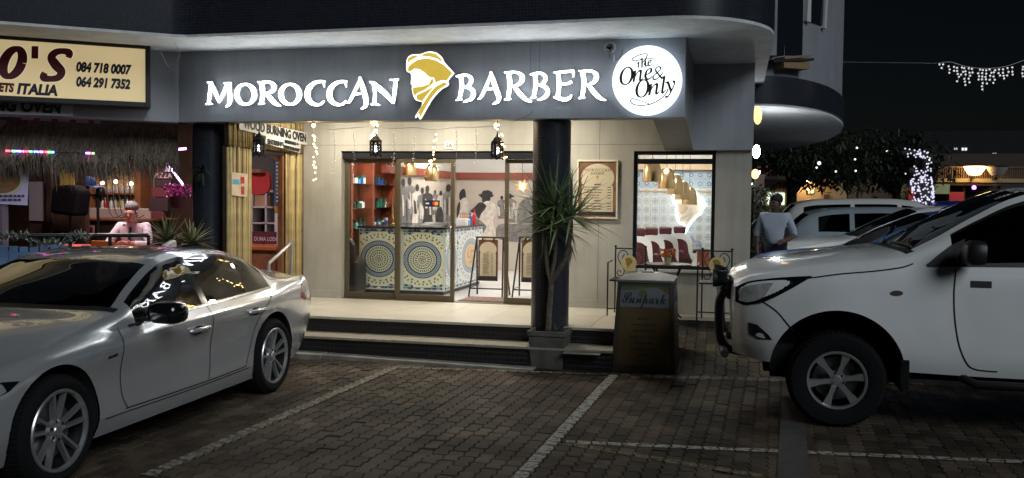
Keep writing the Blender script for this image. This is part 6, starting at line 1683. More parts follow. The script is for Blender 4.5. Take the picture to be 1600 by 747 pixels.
# ================================================================ people: one skinned body, clothes and hair as its children
def skinmesh(name, mat, parent, V, Ed, sub=2, root=0):
    bm = bmesh.new(); lay = bm.verts.layers.skin.verify(); vs = [bm.verts.new(p) for p, r in V]
    for v, (p, r) in zip(vs, V):
        v[lay].radius = r if isinstance(r, tuple) else (r, r)
    vs[root][lay].use_root = True
    for a, b in Ed: bm.edges.new((vs[a], vs[b]))
    me = bpy.data.meshes.new(name); bm.to_mesh(me); bm.free(); me.materials.append(mat)
    o = bpy.data.objects.new(name, me); col.objects.link(o); o.parent = parent
    m = o.modifiers.new('skin', 'SKIN'); m.use_smooth_shade = True
    s = o.modifiers.new('sub', 'SUBSURF'); s.levels = sub; s.render_levels = sub
    return o
def person(label, loc, rz, J, skin, hair, top, bottom, shoes, tie=None, group=None):
    """J: joints in local coordinates, facing -y"""
    t = thing('person', label, 'person', loc, rz, group)
    V = lambda k: Vector(J[k])
    hip, chest, neck, head = V('hip'), V('chest'), V('neck'), V('head')
    fwd = (V('face') - head).normalized()
    names = []; pts = []; ed = []
    def add(p, r, link=None):
        pts.append((tuple(p), r)); i = len(pts) - 1
        if link is not None: ed.append((link, i))
        return i
    i_h = add(hip, .115); i_m = add((hip + chest) / 2, .105, i_h); i_c = add(chest, .125, i_m); i_n = add(neck, .05, i_c)
    i_j = add(head - Vector((0, 0, .05)) + fwd * .015, .075, i_n); add(head + Vector((0, 0, .065)), .085, i_j)
    for s in 'lr':
        sh_ = add(V(s + 'sh'), .055, i_c); el = add(V(s + 'el'), .042, sh_); wr = add(V(s + 'wr'), .028, el); hn = add(V(s + 'hd'), (.022, .038), wr)
        d = (V(s + 'hd') - V(s + 'wr')).normalized(); sd2 = d.cross(fwd)
        if sd2.length < .2: sd2 = d.cross(Vector((0, 0, 1)))
        sd2.normalize()
        for q, ln in ((-.028, .065), (-.010, .08), (.009, .075), (.026, .06)):
            f1 = add(V(s + 'hd') + sd2 * q + d * .03, .0095, hn); f2 = add(V(s + 'hd') + sd2 * q + d * (.03 + ln * .5) - Vector((0, 0, .006)), .0085, f1); add(V(s + 'hd') + sd2 * q + d * (.03 + ln) - Vector((0, 0, .018)), .007, f2)
        th = add(V(s + 'wr') + d * .03 + sd2 * .045, .011, wr); add(V(s + 'wr') + d * .07 + sd2 * .06, .009, th)
        hp_ = add(V(s + 'hp'), .09, i_h); kn = add(V(s + 'kn'), .06, hp_); an = add(V(s + 'an'), .042, kn); add(V(s + 'to'), .04, an)
    body = skinmesh('body', skin, t, pts, ed)
    # clothes: a little larger than the body, ending at cuffs, neck and hem
    pts = []; ed = []
    a = add(hip - Vector((0, 0, .02)), .135); b = add((hip + chest) / 2, .132, a); c = add(chest, .15, b); n_ = add(chest + (neck - chest) * .72, .075, c)
    for s in 'lr':
        x = add(V(s + 'sh'), .075, c); y = add(V(s + 'el'), .058, x); add(V(s + 'el') + (V(s + 'wr') - V(s + 'el')) * J.get('sleeve', .9), .045, y)
    skinmesh('shirt', top, t, pts, ed)
    pts = []; ed = []
    a = add(hip, .132); 
    for s in 'lr':
        x = add(V(s + 'hp'), .108, a); y = add(V(s + 'kn'), .078, x); add(V(s + 'an') + (V(s + 'kn') - V(s + 'an')) * .08, .062, y)
    skinmesh('trousers', bottom, t, pts, ed)
    for s in 'lr':
        skinmesh('shoe', shoes, t, [(tuple(V(s + 'an') - Vector((0, 0, .02))), .05), (tuple((V(s + 'an') + V(s + 'to')) / 2 - Vector((0, 0, .02))), .05), (tuple(V(s + 'to') - Vector((0, 0, .01))), .04)], [(0, 1), (1, 2)])
    # hair cap, face
    hm = MB(); hm.ball(head + Vector((0, 0, .062)) - fwd * .034, (.092, .092, .088), 16, 10); hm.build('hair', hair, t, smooth=True, local=True)
    sdv = Vector((0, 0, 1)).cross(fwd).normalized()
    MB().ball(head + fwd * .098 - Vector((0, 0, .005)), (.014, .016, .022), 8, 6).build('nose', skin, t, smooth=True, local=True)
    for q in (-1, 1):
        MB().ball(head + sdv * q * .082, (.014, .02, .03), 8, 6).build('ear', skin, t, smooth=True, local=True)
        MB().ball(head + fwd * .083 + sdv * q * .032 + Vector((0, 0, .03)), .011, 8, 6).build('eye', M('eye_dark', (.03, .02, .02), .3), t, smooth=True, local=True)
    mo = MB(); mo.ball(head + fwd * .084 - Vector((0, 0, .048)), (.024, .008, .006), 8, 5); mo.build('mouth', M('lips', (.28, .10, .08), .5), t, smooth=True, local=True)
    if tie: MB().tube([chest + Vector((0, 0, .13)) + fwd * .10, chest + fwd * .155, chest + fwd * .15 - Vector((0, 0, .2))], [.02, .022, .028], 6).build('tie', tie, t, local=True)
    return t
skin_l = M('skin_light', (.50, .27, .19), .55); skin_d = M('skin_brown', (.13, .07, .045), .55)
hair_g = M('hair_grey', (.22, .21, .20), .8, noise=.4, scale=60); hair_b = M('hair_black', (.012, .011, .010), .7)
shirt_w = M('shirt_white', (.66, .64, .66), .8, noise=.05, scale=6, bump=.2, bscale=12); dark_cl = M('trousers_dark', (.02, .02, .024), .85); shoe_b = M('shoe_black', (.012, .012, .012), .4)

# ================================================================ restaurant under the wing
RF = .36
rest_ = thing('restaurant', 'dim bar restaurant open to the street under the wing', 'restaurant', (-9, 12, RF))
wood_d = M('dark_timber', (.05, .028, .018), .6, noise=.4, scale=5); wood_m = M('bar_timber', (.20, .085, .035), .5, noise=.35, scale=6)
MB().slab([(-6.9, 9.77), (-5.78, 9.77), (-5.78, 17), (-16, 17), (-16, 5.2), (-12, 5.4), tuple(wp(0.9, .2, 0))[:2]], -.1, RF).build('deck', M('deck_dark', (.05, .04, .035), .6, noise=.3, scale=4), rest_)
MB().box(-16, -5.85, 15.6, 15.8, RF, SOF).build('back_wall', wood_d, rest_)
MB().slab([(-5.76, 9.9), (-5.76, 15.8), (-16, 15.8), (-16, 6), tuple(wp(4.5, -.26, 0))[:2], tuple(wp(0.1, -.26, 0))[:2]], 3.1, 3.16).build('ceiling', wood_d, rest_)
# bar cabinet with shelves
bar = thing('bar_shelf', 'timber bar shelf full of bottles behind the seated man', 'bar shelf', at(175, 300, 14.4))
BYs = 14.4
def bz(py, px=175, Y=BYs): return at(px, py, Y).z
xl, xr = at(131, 300, BYs).x, at(222, 300, BYs).x
for px in (131, 211): x = at(px, 300, BYs).x; MB().box(x, x + .12, BYs - .02, BYs + .4, RF, bz(250)).build('post', wood_m, bar, bevel=.005)
MB().box(xl + .12, xr - .02, BYs + .36, BYs + .4, RF, bz(250)).build('back_mirror', M('bar_mirror', (.55, .56, .53), .4, metal=.1, noise=.3, scale=9), bar)
for py in (262, 301, 331): MB().box(xl + .12, xr - .05, BYs, BYs + .36, bz(py) - .03, bz(py)).build('shelf', wood_m, bar)
MB().box(xl + .12, xr - .05, BYs + .33, BYs + .35, bz(300) , bz(264)).build('lattice', M('bar_lattice', (.35, .22, .12), .6, noise=.6, scale=22), bar)
bl_ = E('bar_lamp', (1., .85, .65), 3.)
for px, py in ((181, 284), (160, 286), (205, 287)): MB().ball(at(px, py, BYs + .15), .035).build('shelf_lamp', bl_, bar, smooth=True)
rq = random.Random(11)
bcol = [M('bottle_clear', (.45, .5, .48), .12), M('bottle_green', (.03, .12, .05), .12), M('bottle_amber', (.35, .14, .02), .12), M('bottle_dark', (.02, .02, .02), .12), M('bottle_yellow', (.5, .38, .05), .2), M('bottle_white', (.6, .6, .6), .3), M('bottle_red', (.35, .03, .02), .2)]
ORD = 'first second third fourth fifth sixth seventh eighth ninth tenth eleventh twelfth thirteenth fourteenth fifteenth'.split(); x = xl + .2; k = 0
while x < xr - .12:
    k += 1; bottle('liquor_bottle', '%s liquor bottle along the bar shelf from the timber post on the street side' % ORD[k - 1], x, BYs + .12 + rq.uniform(-.04, .05), bz(331), rq.uniform(.24, .31), rq.uniform(.03, .038), rq.choice(bcol), rq.choice(bcol), 'liquor bottles on the bar shelf'); x += rq.uniform(.075, .095)
x = xl + .2
while x < xr - .12:
    p = (x, BYs + .12, bz(301)); t = thing('wine_glass', 'upturned glass in the row on the upper bar shelf', 'glass', p, 0, 'glasses on the upper bar shelf')
    MB().lathe([(.035, 0), (.04, .06), (.03, .1), (.006, .11)], 12, Matrix.Translation(p)).build('glass_bowl', M('glass_pale', (.5, .52, .52), .1, metal=.3), t, smooth=True)
    MB().lathe([(.006, .11), (.006, .17), (.032, .175), (.0, .178)], 12, Matrix.Translation(p)).build('glass_foot', M('glass_pale'), t, smooth=True); x += .1
# bar counter
bc = thing('bar_counter', 'dark timber bar counter in front of the bottle shelf', 'counter', at(180, 360, 13.2))
xa_, xb_ = at(122, 345, 13.2).x, at(238, 345, 13.2).x; zc_ = at(180, 341, 13.2).z
MB().box(xa_, xb_, 13.2, 13.75, RF, zc_ - .04).build('counter_front', wood_d, bc); MB().box(xa_ - .05, xb_ + .05, 13.1, 13.85, zc_ - .04, zc_).build('counter_top', wood_m, bc, bevel=.006)
MB().box(xa_ + .1, xb_ - .1, 13.3, 13.6, zc_, zc_ + .16).build('glass_guard', M('guard_grey', (.3, .27, .26), .3), bc, bevel=.01)
lp = M('curly_cable', (.03, .025, .02), .6)
for k in range(5):
    px = 165 + k * 9; MB().tube([at(a, b, 13.15) for a, b in crv([(px, 262), (px + 2, 295), (px + 6, 328), (px + 14, 340), (px + 24, 336)], 4)], .008, 5).build('hanging_cord', lp, bc)
# left end: dark partition, door and pale panel
pt_ = thing('partition', 'dark timber partition with a pale door panel beside the pizza poster', 'partition', at(80, 320, 12.2))
x0, x1, z0, z1 = rect(46, 262, 133, 380, 12.2)
MB().box(x0, x1, 12.2, 12.3, RF, z1).build('panel', wood_d, pt_)
x0, x1, z0, z1 = rect(46, 284, 70, 345, 12.18); MB().box(x0, x1, 12.17, 12.195, z0, z1).build('door_panel', M('pale_door', (.35, .36, .38), .5), pt_)
x0, x1, z0, z1 = rect(94, 266, 116, 290, 12.18); MB().box(x0, x1, 12.17, 12.195, z0, z1).build('yellow_notice', M('notice_yellow', (.45, .33, .06), .6), pt_)
x0, x1, z0, z1 = rect(72, 250, 80, 372, 12.1); MB().box(x0, x1, 12.1, 12.15, RF, z1).build('timber_post', wood_d, pt_)
gl_ = thing('loudspeaker', 'bulky black loudspeaker on a stand before the dark partition', 'loudspeaker', at(108, 340, 11.6))
c = at(106, 312, 11.6); MB().prism([(c.x - .24, c.z - .2), (c.x + .2, c.z - .24), (c.x + .26, c.z + .12), (c.x + .12, c.z + .22), (c.x - .2, c.z + .2)], 11.5, 11.8).build('cabinet', M('black_cover', (.005, .005, .006), .95, spec=.08), gl_, bevel=.05, segs=3)
MB().tube([(c.x, 11.65, RF), (c.x, 11.65, c.z - .2)], .02, 8).build('pole', iron, gl_); MB().box(c.x - .2, c.x + .2, 11.5, 11.8, RF, RF + .03).build('foot_plate', iron, gl_)
# black post with a blue cap hung on it
ps = thing('cap_stand', 'slim black post holding a dark lamp head in front of the bar', 'stand', at(153, 340, 12.4))
a_ = at(153, 338, 12.4); b_ = at(152, 292, 12.4); MB().tube([(a_.x, 12.4, RF), (a_.x, 12.4, b_.z)], .022, 8).build('pole', iron, ps); MB().ball(at(157, 299, 12.38), (.07, .06, .09), 12, 8).build('lamp_head', iron, ps, smooth=True)
MB().tube(crv([at(134, 302, 12.4), at(140, 306, 12.4), at(148, 304, 12.4), at(153, 300, 12.4)], 4), .008, 6).build('cable', iron, ps)
cp = thing('blue_cap', 'blue cap hung in front of the bar shelf', 'cap', at(141, 285, 12.3))
c = at(140, 284, 12.3); m = MB(); m.ball(c, (.1, .1, .085), 14, 8); m.build('crown', M('cap_blue', (.015, .06, .20), .8), cp, smooth=True)
MB().hexa([c + Vector((.02, -.12, -.06)), c + Vector((.19, -.1, -.10)), c + Vector((.17, .06, -.09)), c + Vector((.02, .08, -.05))], [c + Vector((.02, -.12, -.05)), c + Vector((.19, -.1, -.09)), c + Vector((.17, .06, -.08)), c + Vector((.02, .08, -.04))]).build('peak', M('cap_blue'), cp)
# pizza poster hanging at the left edge
pz = thing('pizza_poster', 'lilac poster with a round pizza dish hung at the restaurant front', 'poster', wing(20, 285, -.5))
def wpl(d): return lambda px, py: wing(px, py, d)
def wquad(nm, pts, mat, d, parent, th=.01):
    P = [wing(a, b, d) for a, b in pts]; k = len(P); m = MB(); m.v = P + [p - WN * th for p in P]; m.f = [list(range(k)), list(range(2 * k - 1, k - 1, -1))] + [[i, i + k, (i + 1) % k + k, (i + 1) % k] for i in range(k)]
    o = m.build(nm, mat, parent); bm = bmesh.new(); bm.from_mesh(o.data); bmesh.ops.recalc_face_normals(bm, faces=bm.faces); bm.to_mesh(o.data); bm.free(); return o
wquad('poster_sheet', [(-45, 236), (46, 242), (43, 321), (-45, 316)], M('poster_lilac', (.55, .46, .68), .5), -.5, pz)
wquad('dish', [(5 + 33 * cos(a), 281 + 25 * sin(a)) for a in [2 * pi * k / 28 for k in range(28)]], M('dish_rim', (.55, .48, .42), .4), -.493, pz, .005)
wquad('pizza', [(3 + 29 * cos(a), 281 + 21 * sin(a)) for a in [2 * pi * k / 28 for k in range(28)]], M('pizza_top', (.38, .12, .04), .6, c2=(.12, .10, .03), scale=16), -.488, pz, .004)
def wsquig(nm, rows, mat, d, parent, seed, th=2.2):
    r = random.Random(seed); m = MB()
    for px0, px1, py in rows:
        x = px0
        while x < px1:
            e = min(px1, x + r.uniform(3, 8)); P = [wing(x, py - th, d), wing(e, py - th, d), wing(e, py + th, d), wing(x, py + th, d)]; m.add(P, [(0, 1, 2, 3)]); x = e + 1.2
    m.build(nm, mat, parent, kind='stuff')
wsquig('poster_print', [(-30, 38, 306), (-30, 34, 312)], M('poster_ink', (.05, .03, .12), .6), -.485, pz, 2, 1.6)
MB().box(wing(-2, 330, -.55).x - .3, wing(-2, 330, -.55).x + .04, wing(-2, 330, -.55).y, wing(-2, 330, -.55).y + .1, RF, 2.6).build('poster_post', M('post_lilac', (.2, .16, .2), .6), pz)
# thatch fringe along the wing
thd = thing('thatch_awning', 'shaggy dry thatch awning hanging along the restaurant front', 'thatch', wp(1, -.5, 2.4))
thm = [M('thatch_dark', (.10, .085, .07), .9), M('thatch_straw', (.22, .18, .13), .9), M('thatch_brown', (.15, .11, .085), .9)]
rq = random.Random(21); tm = [MB(), MB(), MB()]
def strand(m, p, L, dx, wd):
    q0 = p; a = WU * (wd / 2); k = len(m.v); mid = p + Vector((dx * .3, -.03, -L * .5)) + WN * rq.uniform(0, .08); end = p + Vector((dx, 0, -L)) + WN * rq.uniform(-.03, .10)
    m.v += [p - a, p + a, mid + a * .8, mid - a * .8, end + a * .15, end - a * .15]; m.f += [[k, k + 1, k + 2, k + 3], [k + 3, k + 2, k + 4, k + 5]]
for k in range(6500):
    s = rq.uniform(-.02, 3.2); lay = rq.random(); t_ = math.sin(s * 5.) * .04 + math.sin(s * 13 + 1) * .03
    z = 2.60 - lay * .38 + t_; L = rq.uniform(.14, .34) + (.10 if rq.random() < .15 else 0)
    strand(tm[rq.randrange(3)], wp(s, -.62 + lay * .30, z), L, rq.uniform(-.06, .06), rq.uniform(.006, .014))
for k in range(500):
    s = rq.uniform(.2, 3.1); strand(tm[2], wp(s, -.55, 2.25), rq.uniform(.15, .42), rq.uniform(-.08, .08), .006)
for m, mt in zip(tm, thm): m.build('thatch_strands', mt, thd, kind='stuff')
MB().hexa([wp(-.02, -.64, 2.2), wp(-.02, -.9, 2.3), wp(3.3, -.9, 2.3), wp(3.3, -.64, 2.2)], [wp(-.02, -.6, 2.62), wp(-.02, -.9, 2.85), wp(3.3, -.9, 2.85), wp(3.3, -.6, 2.62)]).build('thatch_core', thm[0], thd)
# coloured chaser lights along the thatch
ch_ = thing('chaser_lights', 'string of red green and blue lights along the thatch', 'fairy lights', wing(60, 236, -.2))
cols3 = [E('led_red', (1., .05, .1), 2.), E('led_green', (.1, 1., .25), 1.6), E('led_blue', (.1, .15, 1.), 3.), E('led_pink', (1., .2, .9), 2.)]
lm = [MB() for _ in cols3]
for k in range(40):
    px = 10 + k * 2.45 if k < 32 else (135 + (k - 32) * 1.6); 
    if k % 7 == 3: continue
    lm[(k // 3) % 4].ball(wing(px, 235.5 + px * .028, -.28), .012, 5, 4)
for m, mt in zip(lm, cols3): m.build('led_bulbs', mt, ch_, kind='stuff')
MB().tube([wing(5, 235.5, -.285), wing(75, 237.8, -.285), wing(145, 240, -.285)], .004, 4).build('wire', black_plastic, ch_)
# pink tube lights
pink = E('pink_tube', (1., .22, .85), 3.); pinkw = E('lilac_tube', (.85, .4, 1.), 3.)
def tube_light(label, pts, mat, r=.014):
    t = thing('tube_light', label, 'tube light', pts[0]); MB().tube(pts, r, 8).build('tube', mat, t, smooth=True)
    for p in (pts[0], pts[-1]): MB().ball(p, r * 1.5, 8, 6).build('end_cap', black_plastic, t, smooth=True)
tube_light('short pink tube light between the thatch and the tiled column', [at(272, 234, 10.5), at(293, 232, 10.6)], pink)
tube_light('slanting lilac tube light behind the hanging flower basket', [at(259, 251, 11.4), at(272, 270, 11.5), at(288, 291, 11.6)], pinkw)
tube_light('pink tube light under the wood burning oven sign', [atx(396, 237, -6.0), atx(420, 238, -6.0), atx(446, 240, -6.0)], pink)
# bunting strip above the thatch
bn = thing('red_white_banner', 'narrow red and white banner strip above the thatch', 'banner', wing(90, 185, -.26))
for k in range(14): wquad('banner_patch', [(24 + k * 9.5, 179.5 + k * .55), (33.3 + k * 9.5, 180 + k * .55), (33.3 + k * 9.5, 187 + k * .5), (24 + k * 9.5, 186.5 + k * .5)], M('banner_white', (.5, .45, .5), .6) if k % 3 else M('banner_red', (.4, .03, .05), .6), -.262, bn, .004)
# ---- yellow light box sign
lb = thing('light_box_sign', 'cream light box sign with red lettering and two telephone numbers', 'sign', wing(110, 110, .3))
def wS(p, d): q = p - CORN - WN * d; return q.dot(WU)
SD = .30
zt0, zb0 = wing(227, 77, SD).z, wing(227, 160, SD).z; s_r = wS(wing(227, 120, SD), SD); s_l = s_r + 3.1
fm = .055
def wbox(mb, s0, s1, d0, d1, z0, z1): mb.hexa([wp(s1, d1, z0), wp(s0, d1, z0), wp(s0, d0, z0), wp(s1, d0, z0)], [wp(s1, d1, z1), wp(s0, d1, z1), wp(s0, d0, z1), wp(s1, d0, z1)])
cs = MB(); wbox(cs, s_r - fm, s_l, .0, SD - .02, zb0 - fm, zt0 + fm); cs.build('box_case', black_plastic, lb, bevel=.01)
fr = MB(); wbox(fr, s_r - fm, s_r, SD - .02, SD + .02, zb0 - fm, zt0 + fm); wbox(fr, s_r, s_l, SD - .02, SD + .02, zb0 - fm, zb0); wbox(fr, s_r, s_l, SD - .02, SD + .02, zt0, zt0 + fm); fr.build('box_frame', black_plastic, lb, bevel=.005)
fc = MB(); wbox(fc, s_r, s_l, SD - .02, SD, zb0, zt0); fc.build('sign_face', M('light_box_cream', (.62, .50, .28), .4, emit=(.95, .74, .40), es=.11, noise=.06, scale=2), lb)
def wz(u, v, d=0.):      # zoomed pixels of the sign
    p = wing(u / 5.532, 55 + v / 5.532, SD); q = p + WN * (d + .002); return q
redm = M('sign_red', (.16, .008, .016), .5); navym = M('sign_navy', (.008, .010, .04), .5); outl = M('sign_outline', (.75, .68, .55), .5, emit=(.9, .8, .6), es=.12)
def wstrokes(nm, st, mat, outline=9):
    m = MB(); mo = MB()
    for i, q in enumerate(st):
        stroke(mo, [(a, b, c + outline) for a, b, c in q], wz, .001, 6, d0=.0003 * i); stroke(m, q, wz, .002, 6, d0=.0015 + .0003 * i)
    o = m.build(nm, mat, lb); mo.build('letter_outline', outl, o)
ov = []
for i in range(25):
    t = 2 * pi * i / 24; x = 78 * cos(t); y = 118 * sin(t); ov.append((110 + x - y * .28, 238 + y, 52 + 34 * abs(cos(t))))
wstrokes('letter', [ov], redm); wstrokes('letter', [[(303, 95, 60), (301, 203, 60)]], redm)
wstrokes('letter', [[(590, 195, 50), (598, 155, 66), (545, 138, 52), (480, 150, 60), (445, 195, 72), (480, 255, 84), (530, 315, 74), (505, 365, 60), (440, 378, 52), (375, 368, 62), (388, 325, 54)]], redm)
def wtext(nm, s, px, py, h, mat, sx=1., sh_=.2, b=.008, al='LEFT', ang=0., d=SD, par=None, spc=1.):
    p0 = wing(px, py, d); return text(nm, s, mat, par or lb, lambda u, v, dd: p0 - WU * (u) + WN * (dd + .003) + Vector((0, 0, v)), h, bold=b, shear=sh_, align=al, sx=sx, depth=.002, spacing=spc)
kpx = (wing(101, 110, SD) - wing(100, 110, SD)).length
H_ = lambda px: px * kpx / .72
wtext('lettering', 'ITALIA', 26, 146, H_(17.5), navym, .86); wtext('lettering', 'MEETS', 20.5, 143.5, H_(14), redm, .72, al='RIGHT')
wtext('telephone_number', '084 718 0007', 118.5, 111, H_(16), navym, .70); wtext('telephone_number', '064 291 7352', 118.5, 134.2, H_(16), navym, .70)
ob_ = thing('oven_banner', 'grey vinyl banner ending in the words burning oven under the light box', 'banner', wing(60, 168, .05))
wquad('banner_sheet', [(-60, 148), (114, 156), (114, 182), (-60, 176)], M('vinyl_grey', (.6, .62, .66), .5), .06, ob_)
wtext('lettering', 'BURNING OVEN', 95, 176.5, H_(21), M('vinyl_ink', (.006, .006, .008), .6), .80, .12, al='RIGHT', d=.065, par=ob_)
# ---- planter boxes with blue pickets, rail
pf = thing('picket_planter', 'blue picket planter along the edge of the restaurant deck', 'planter', wp(1.5, .1, RF))
blm = M('blue_pickets', (.08, .16, .30), .7, noise=.3, scale=6, bump=.2)
px = -18
while px < 142:
    p = wing(px, 384 + (px % 3), .10); s0 = wS(p, .1); m = MB(); wbox(m, s0 - .085, s0, .08, .10, RF - .1, p.z + rq.uniform(-.015, .015)); m.build('picket', blm, pf, bevel=.004); px += 16
m = MB(); sA, sB = wS(wing(140, 390, .1), .1), wS(wing(-20, 390, .1), .1); zt_ = wing(60, 388, .1).z; wbox(m, sA, sB, -.16, .075, RF, zt_ - .06); m.build('trough', blm, pf)
vg = MB(); r3 = random.Random(8)
for k in range(260):
    px = r3.uniform(0, 138); p = wing(px, 384, -.03) + Vector((r3.uniform(-.04, .04), r3.uniform(-.07, .07), 0)); d = Vector((r3.uniform(-1, 1), r3.uniform(-1, 1), r3.uniform(.2, 1.2)))
    blade(vg, p + Vector((0, 0, r3.uniform(-.02, .06) + (.07 if (px < 45 or px > 110) else 0))), d, r3.uniform(.05, .11), .03, .2, n=3)
vg.build('foliage', M('planter_leaf', (.26, .30, .26), .6, c2=(.10, .15, .09), scale=9), pf, kind='stuff')
ra = thing('deck_rail', 'black tubular rail along the restaurant deck', 'rail', wing(100, 370, -.25))
zr = wing(100, 368, -.3).z; s0, s1 = wS(wing(232, 370, -.3), -.3), wS(wing(-20, 370, -.3), -.3)
MB().tube([wp(s0, -.3, zr), wp(s1, -.3, zr)], .024, 10).build('top_rail', iron, ra, smooth=True); MB().tube([wp(s0, -.3, zr - .14), wp(s1, -.3, zr - .14)], .016, 8).build('lower_rail', iron, ra, smooth=True)
for k in range(5): s = s0 + (s1 - s0) * k / 4; MB().tube([wp(s, -.3, RF), wp(s, -.3, zr)], .02, 8).build('post', iron, ra, smooth=True)
# ---- seated man at a red table
mp = at(209, 352, 11.3)
seat_z = RF + .46
Jm = dict(hip=(0, .05, .50), chest=(0, -.02, .86), neck=(0, -.05, 1.05), head=(0, -.10, 1.155), face=(0, -.20, 1.11),
          lsh=(.19, -.02, .96), lel=(.27, -.16, .72), lwr=(.10, -.36, .74), lhd=(.03, -.40, .75), rsh=(-.19, -.02, .96), rel=(-.30, -.14, .72), rwr=(-.22, -.36, .74), rhd=(-.20, -.43, .75),
          lhp=(.10, .0, .50), lkn=(.13, -.42, .52), lan=(.13, -.42, .08), lto=(.14, -.56, .05), rhp=(-.10, .0, .50), rkn=(-.13, -.42, .52), ran=(-.13, -.42, .08), rto=(-.14, -.56, .05))
person('grey haired man in a white shirt and dark tie seated at a red table', (mp.x, 11.3, RF), R(14), Jm, skin_l, hair_g, shirt_w, dark_cl, shoe_b, tie=dark_cl)
chx = thing('dining_chair', 'dark dining chair under the seated man', 'chair', (mp.x, 11.34, RF))
MB().box(mp.x - .22, mp.x + .22, 11.12, 11.56, RF + .36, RF + .40).build('seat', wood_d, chx, bevel=.01); MB().box(mp.x - .21, mp.x + .21, 11.56, 11.6, RF + .40, RF + .88).build('backrest', wood_d, chx, bevel=.01)
for a in (-.2, .2):
    for b in (11.15, 11.53): MB().box(mp.x + a - .02, mp.x + a + .02, b - .02, b + .02, RF, RF + .36).build('leg', wood_d, chx)
tr3 = thing('dining_table', 'table with a red cloth in front of the seated man', 'table', (mp.x - .25, 10.75, RF))
MB().box(mp.x - .85, mp.x + .35, 10.45, 11.05, RF + .66, RF + .70).build('table_top', wood_d, tr3); MB().box(mp.x - .87, mp.x + .37, 10.43, 11.07, RF + .48, RF + .712).build('tablecloth', M('red_cloth', (.42, .03, .03), .8), tr3, bevel=.01)
for a in (-.8, .3):
    for b in (10.5, 11.0): MB().box(mp.x + a - .025, mp.x + a + .025, b - .025, b + .025, RF, RF + .66).build('leg', wood_d, tr3)
mn = thing('menu_card', 'small white standing card on the bar counter', 'card', at(143, 358, 13.05))
x0, x1, z0, z1 = rect(137, 352, 149, 366, 13.08); MB().box(x0, x1, 13.05, 13.06, z0, z1).build('card_sheet', M('card_pink', (.6, .45, .42), .6), mn); MB().box(x0 + .03, x1 - .03, 13.044, 13.05, z0 + .03, z1 - .03).build('card_print', redm, mn)
oc = thing('orange_chairs', 'orange chair back beside the red table', 'chair', at(163, 385, 10.6))
x0, x1, z0, z1 = rect(150, 376, 185, 384, 10.3); MB().box(x0, x1, 10.2, 10.24, z0, z1).build('backrest', M('orange_paint', (.55, .14, .02), .5), oc, bevel=.008); MB().box(x0, x1, 9.85, 10.2, RF + .42, RF + .46).build('seat', M('orange_paint'), oc)
for a in (x0 + .03, x1 - .03):
    for b in (9.88, 10.2): MB().box(a - .02, a + .02, b - .02, b + .02, RF, (z0 if b > 10 else RF + .42)).build('leg', M('orange_paint'), oc)
# ---- chalk signs, hanging basket, agave
cg = thing('chalk_signs', 'stack of dark hanging chalk signs offering pizza beside the flower basket', 'sign', at(248, 310, 12.2))
for i, (a, b, c_, d_) in enumerate(((243, 262, 266, 280), (241, 281, 268, 292), (236, 293, 264, 308), (232, 309, 262, 330), (236, 331, 256, 342))):
    x0, x1, z0, z1 = rect(a, b, c_, d_, 12.2); MB().box(x0, x1, 12.2, 12.23, z0, z1).build('board', M('chalk_board', (.03, .014, .016), .7) if i % 2 else M('chalk_board_red', (.10, .02, .02), .7), cg, bevel=.006)
p = at(255, 278, 12.195); text('lettering', 'PIZZA', M('chalk', (.5, .45, .48), .9), cg, lambda u, v, d: (p.x + u, 12.195 - d, p.z + v), .11, depth=.001)
x0, x1, z0, z1 = rect(250, 255, 262, 268, 12.1); MB().box(x0, x1, 12.16, 12.18, z0, z1).build('price_card', whitep, cg)
hbk = thing('flower_basket', 'hanging basket of magenta flowers beside the tiled column', 'flower basket', at(281, 310, 10.9))
c = at(281, 312, 10.9); MB().lathe([(0, -.12), (.10, -.11), (.14, .0), (.145, .04), (.12, .04)], 18, Matrix.Translation(c)).build('basket', M('basket_brown', (.08, .02, .03), .7), hbk, smooth=True); MB().tube([c + Vector((0, 0, .04)), c + Vector((0, 0, .9))], .004, 4).build('chain', iron, hbk)
fm_ = MB(); lm_ = MB()
for k in range(90):
    p = c + Vector((r3.uniform(-.2, .17), r3.uniform(-.12, .12), .04 + r3.uniform(-.02, .16))); fm_.ball(p, r3.uniform(.012, .025), 6, 4)
    if k % 2: blade(lm_, p, Vector((r3.uniform(-1, 1), r3.uniform(-1, 1), r3.uniform(-.5, 1))), .09, .025, .3, n=3)
fm_.build('blossoms', M('magenta_bloom', (.50, .03, .32), .6), hbk, kind='stuff'); lm_.build('leaves', lf1, hbk, kind='stuff')
ag = thing('agave_plant', 'two variegated spiky agave rosettes in front of the tiled column', 'plant', at(275, 385, 9.4))
agm = M('agave_leaf', (.26, .27, .12), .5, c2=(.12, .15, .07), scale=5)
for i, (px, py, Y, n, L) in enumerate(((262, 378, 9.45, 46, .40), (300, 380, 9.40, 40, .36))):
    m = MB(); p = at(px, py, Y); r = random.Random(i)
    for k in range(n):
        th = k * 2.39996; z = .0 + (k + .5) / n; q = math.sqrt(max(0, 1 - z * z)); d = Vector((q * cos(th), q * sin(th), z)); blade(m, p, d, L * r.uniform(.8, 1.1), .042, r.uniform(.05, .25))
    m.build('rosette', agm, ag, smooth=True)
    MB().lathe([(0, 0), (.14, 0), (.18, p.z - .02), (.15, p.z - .02), (.14, p.z - .05), (0, p.z - .05)], 20, Matrix.Translation((p.x, p.y, 0))).build('pot', black_plastic, ag, smooth=40)
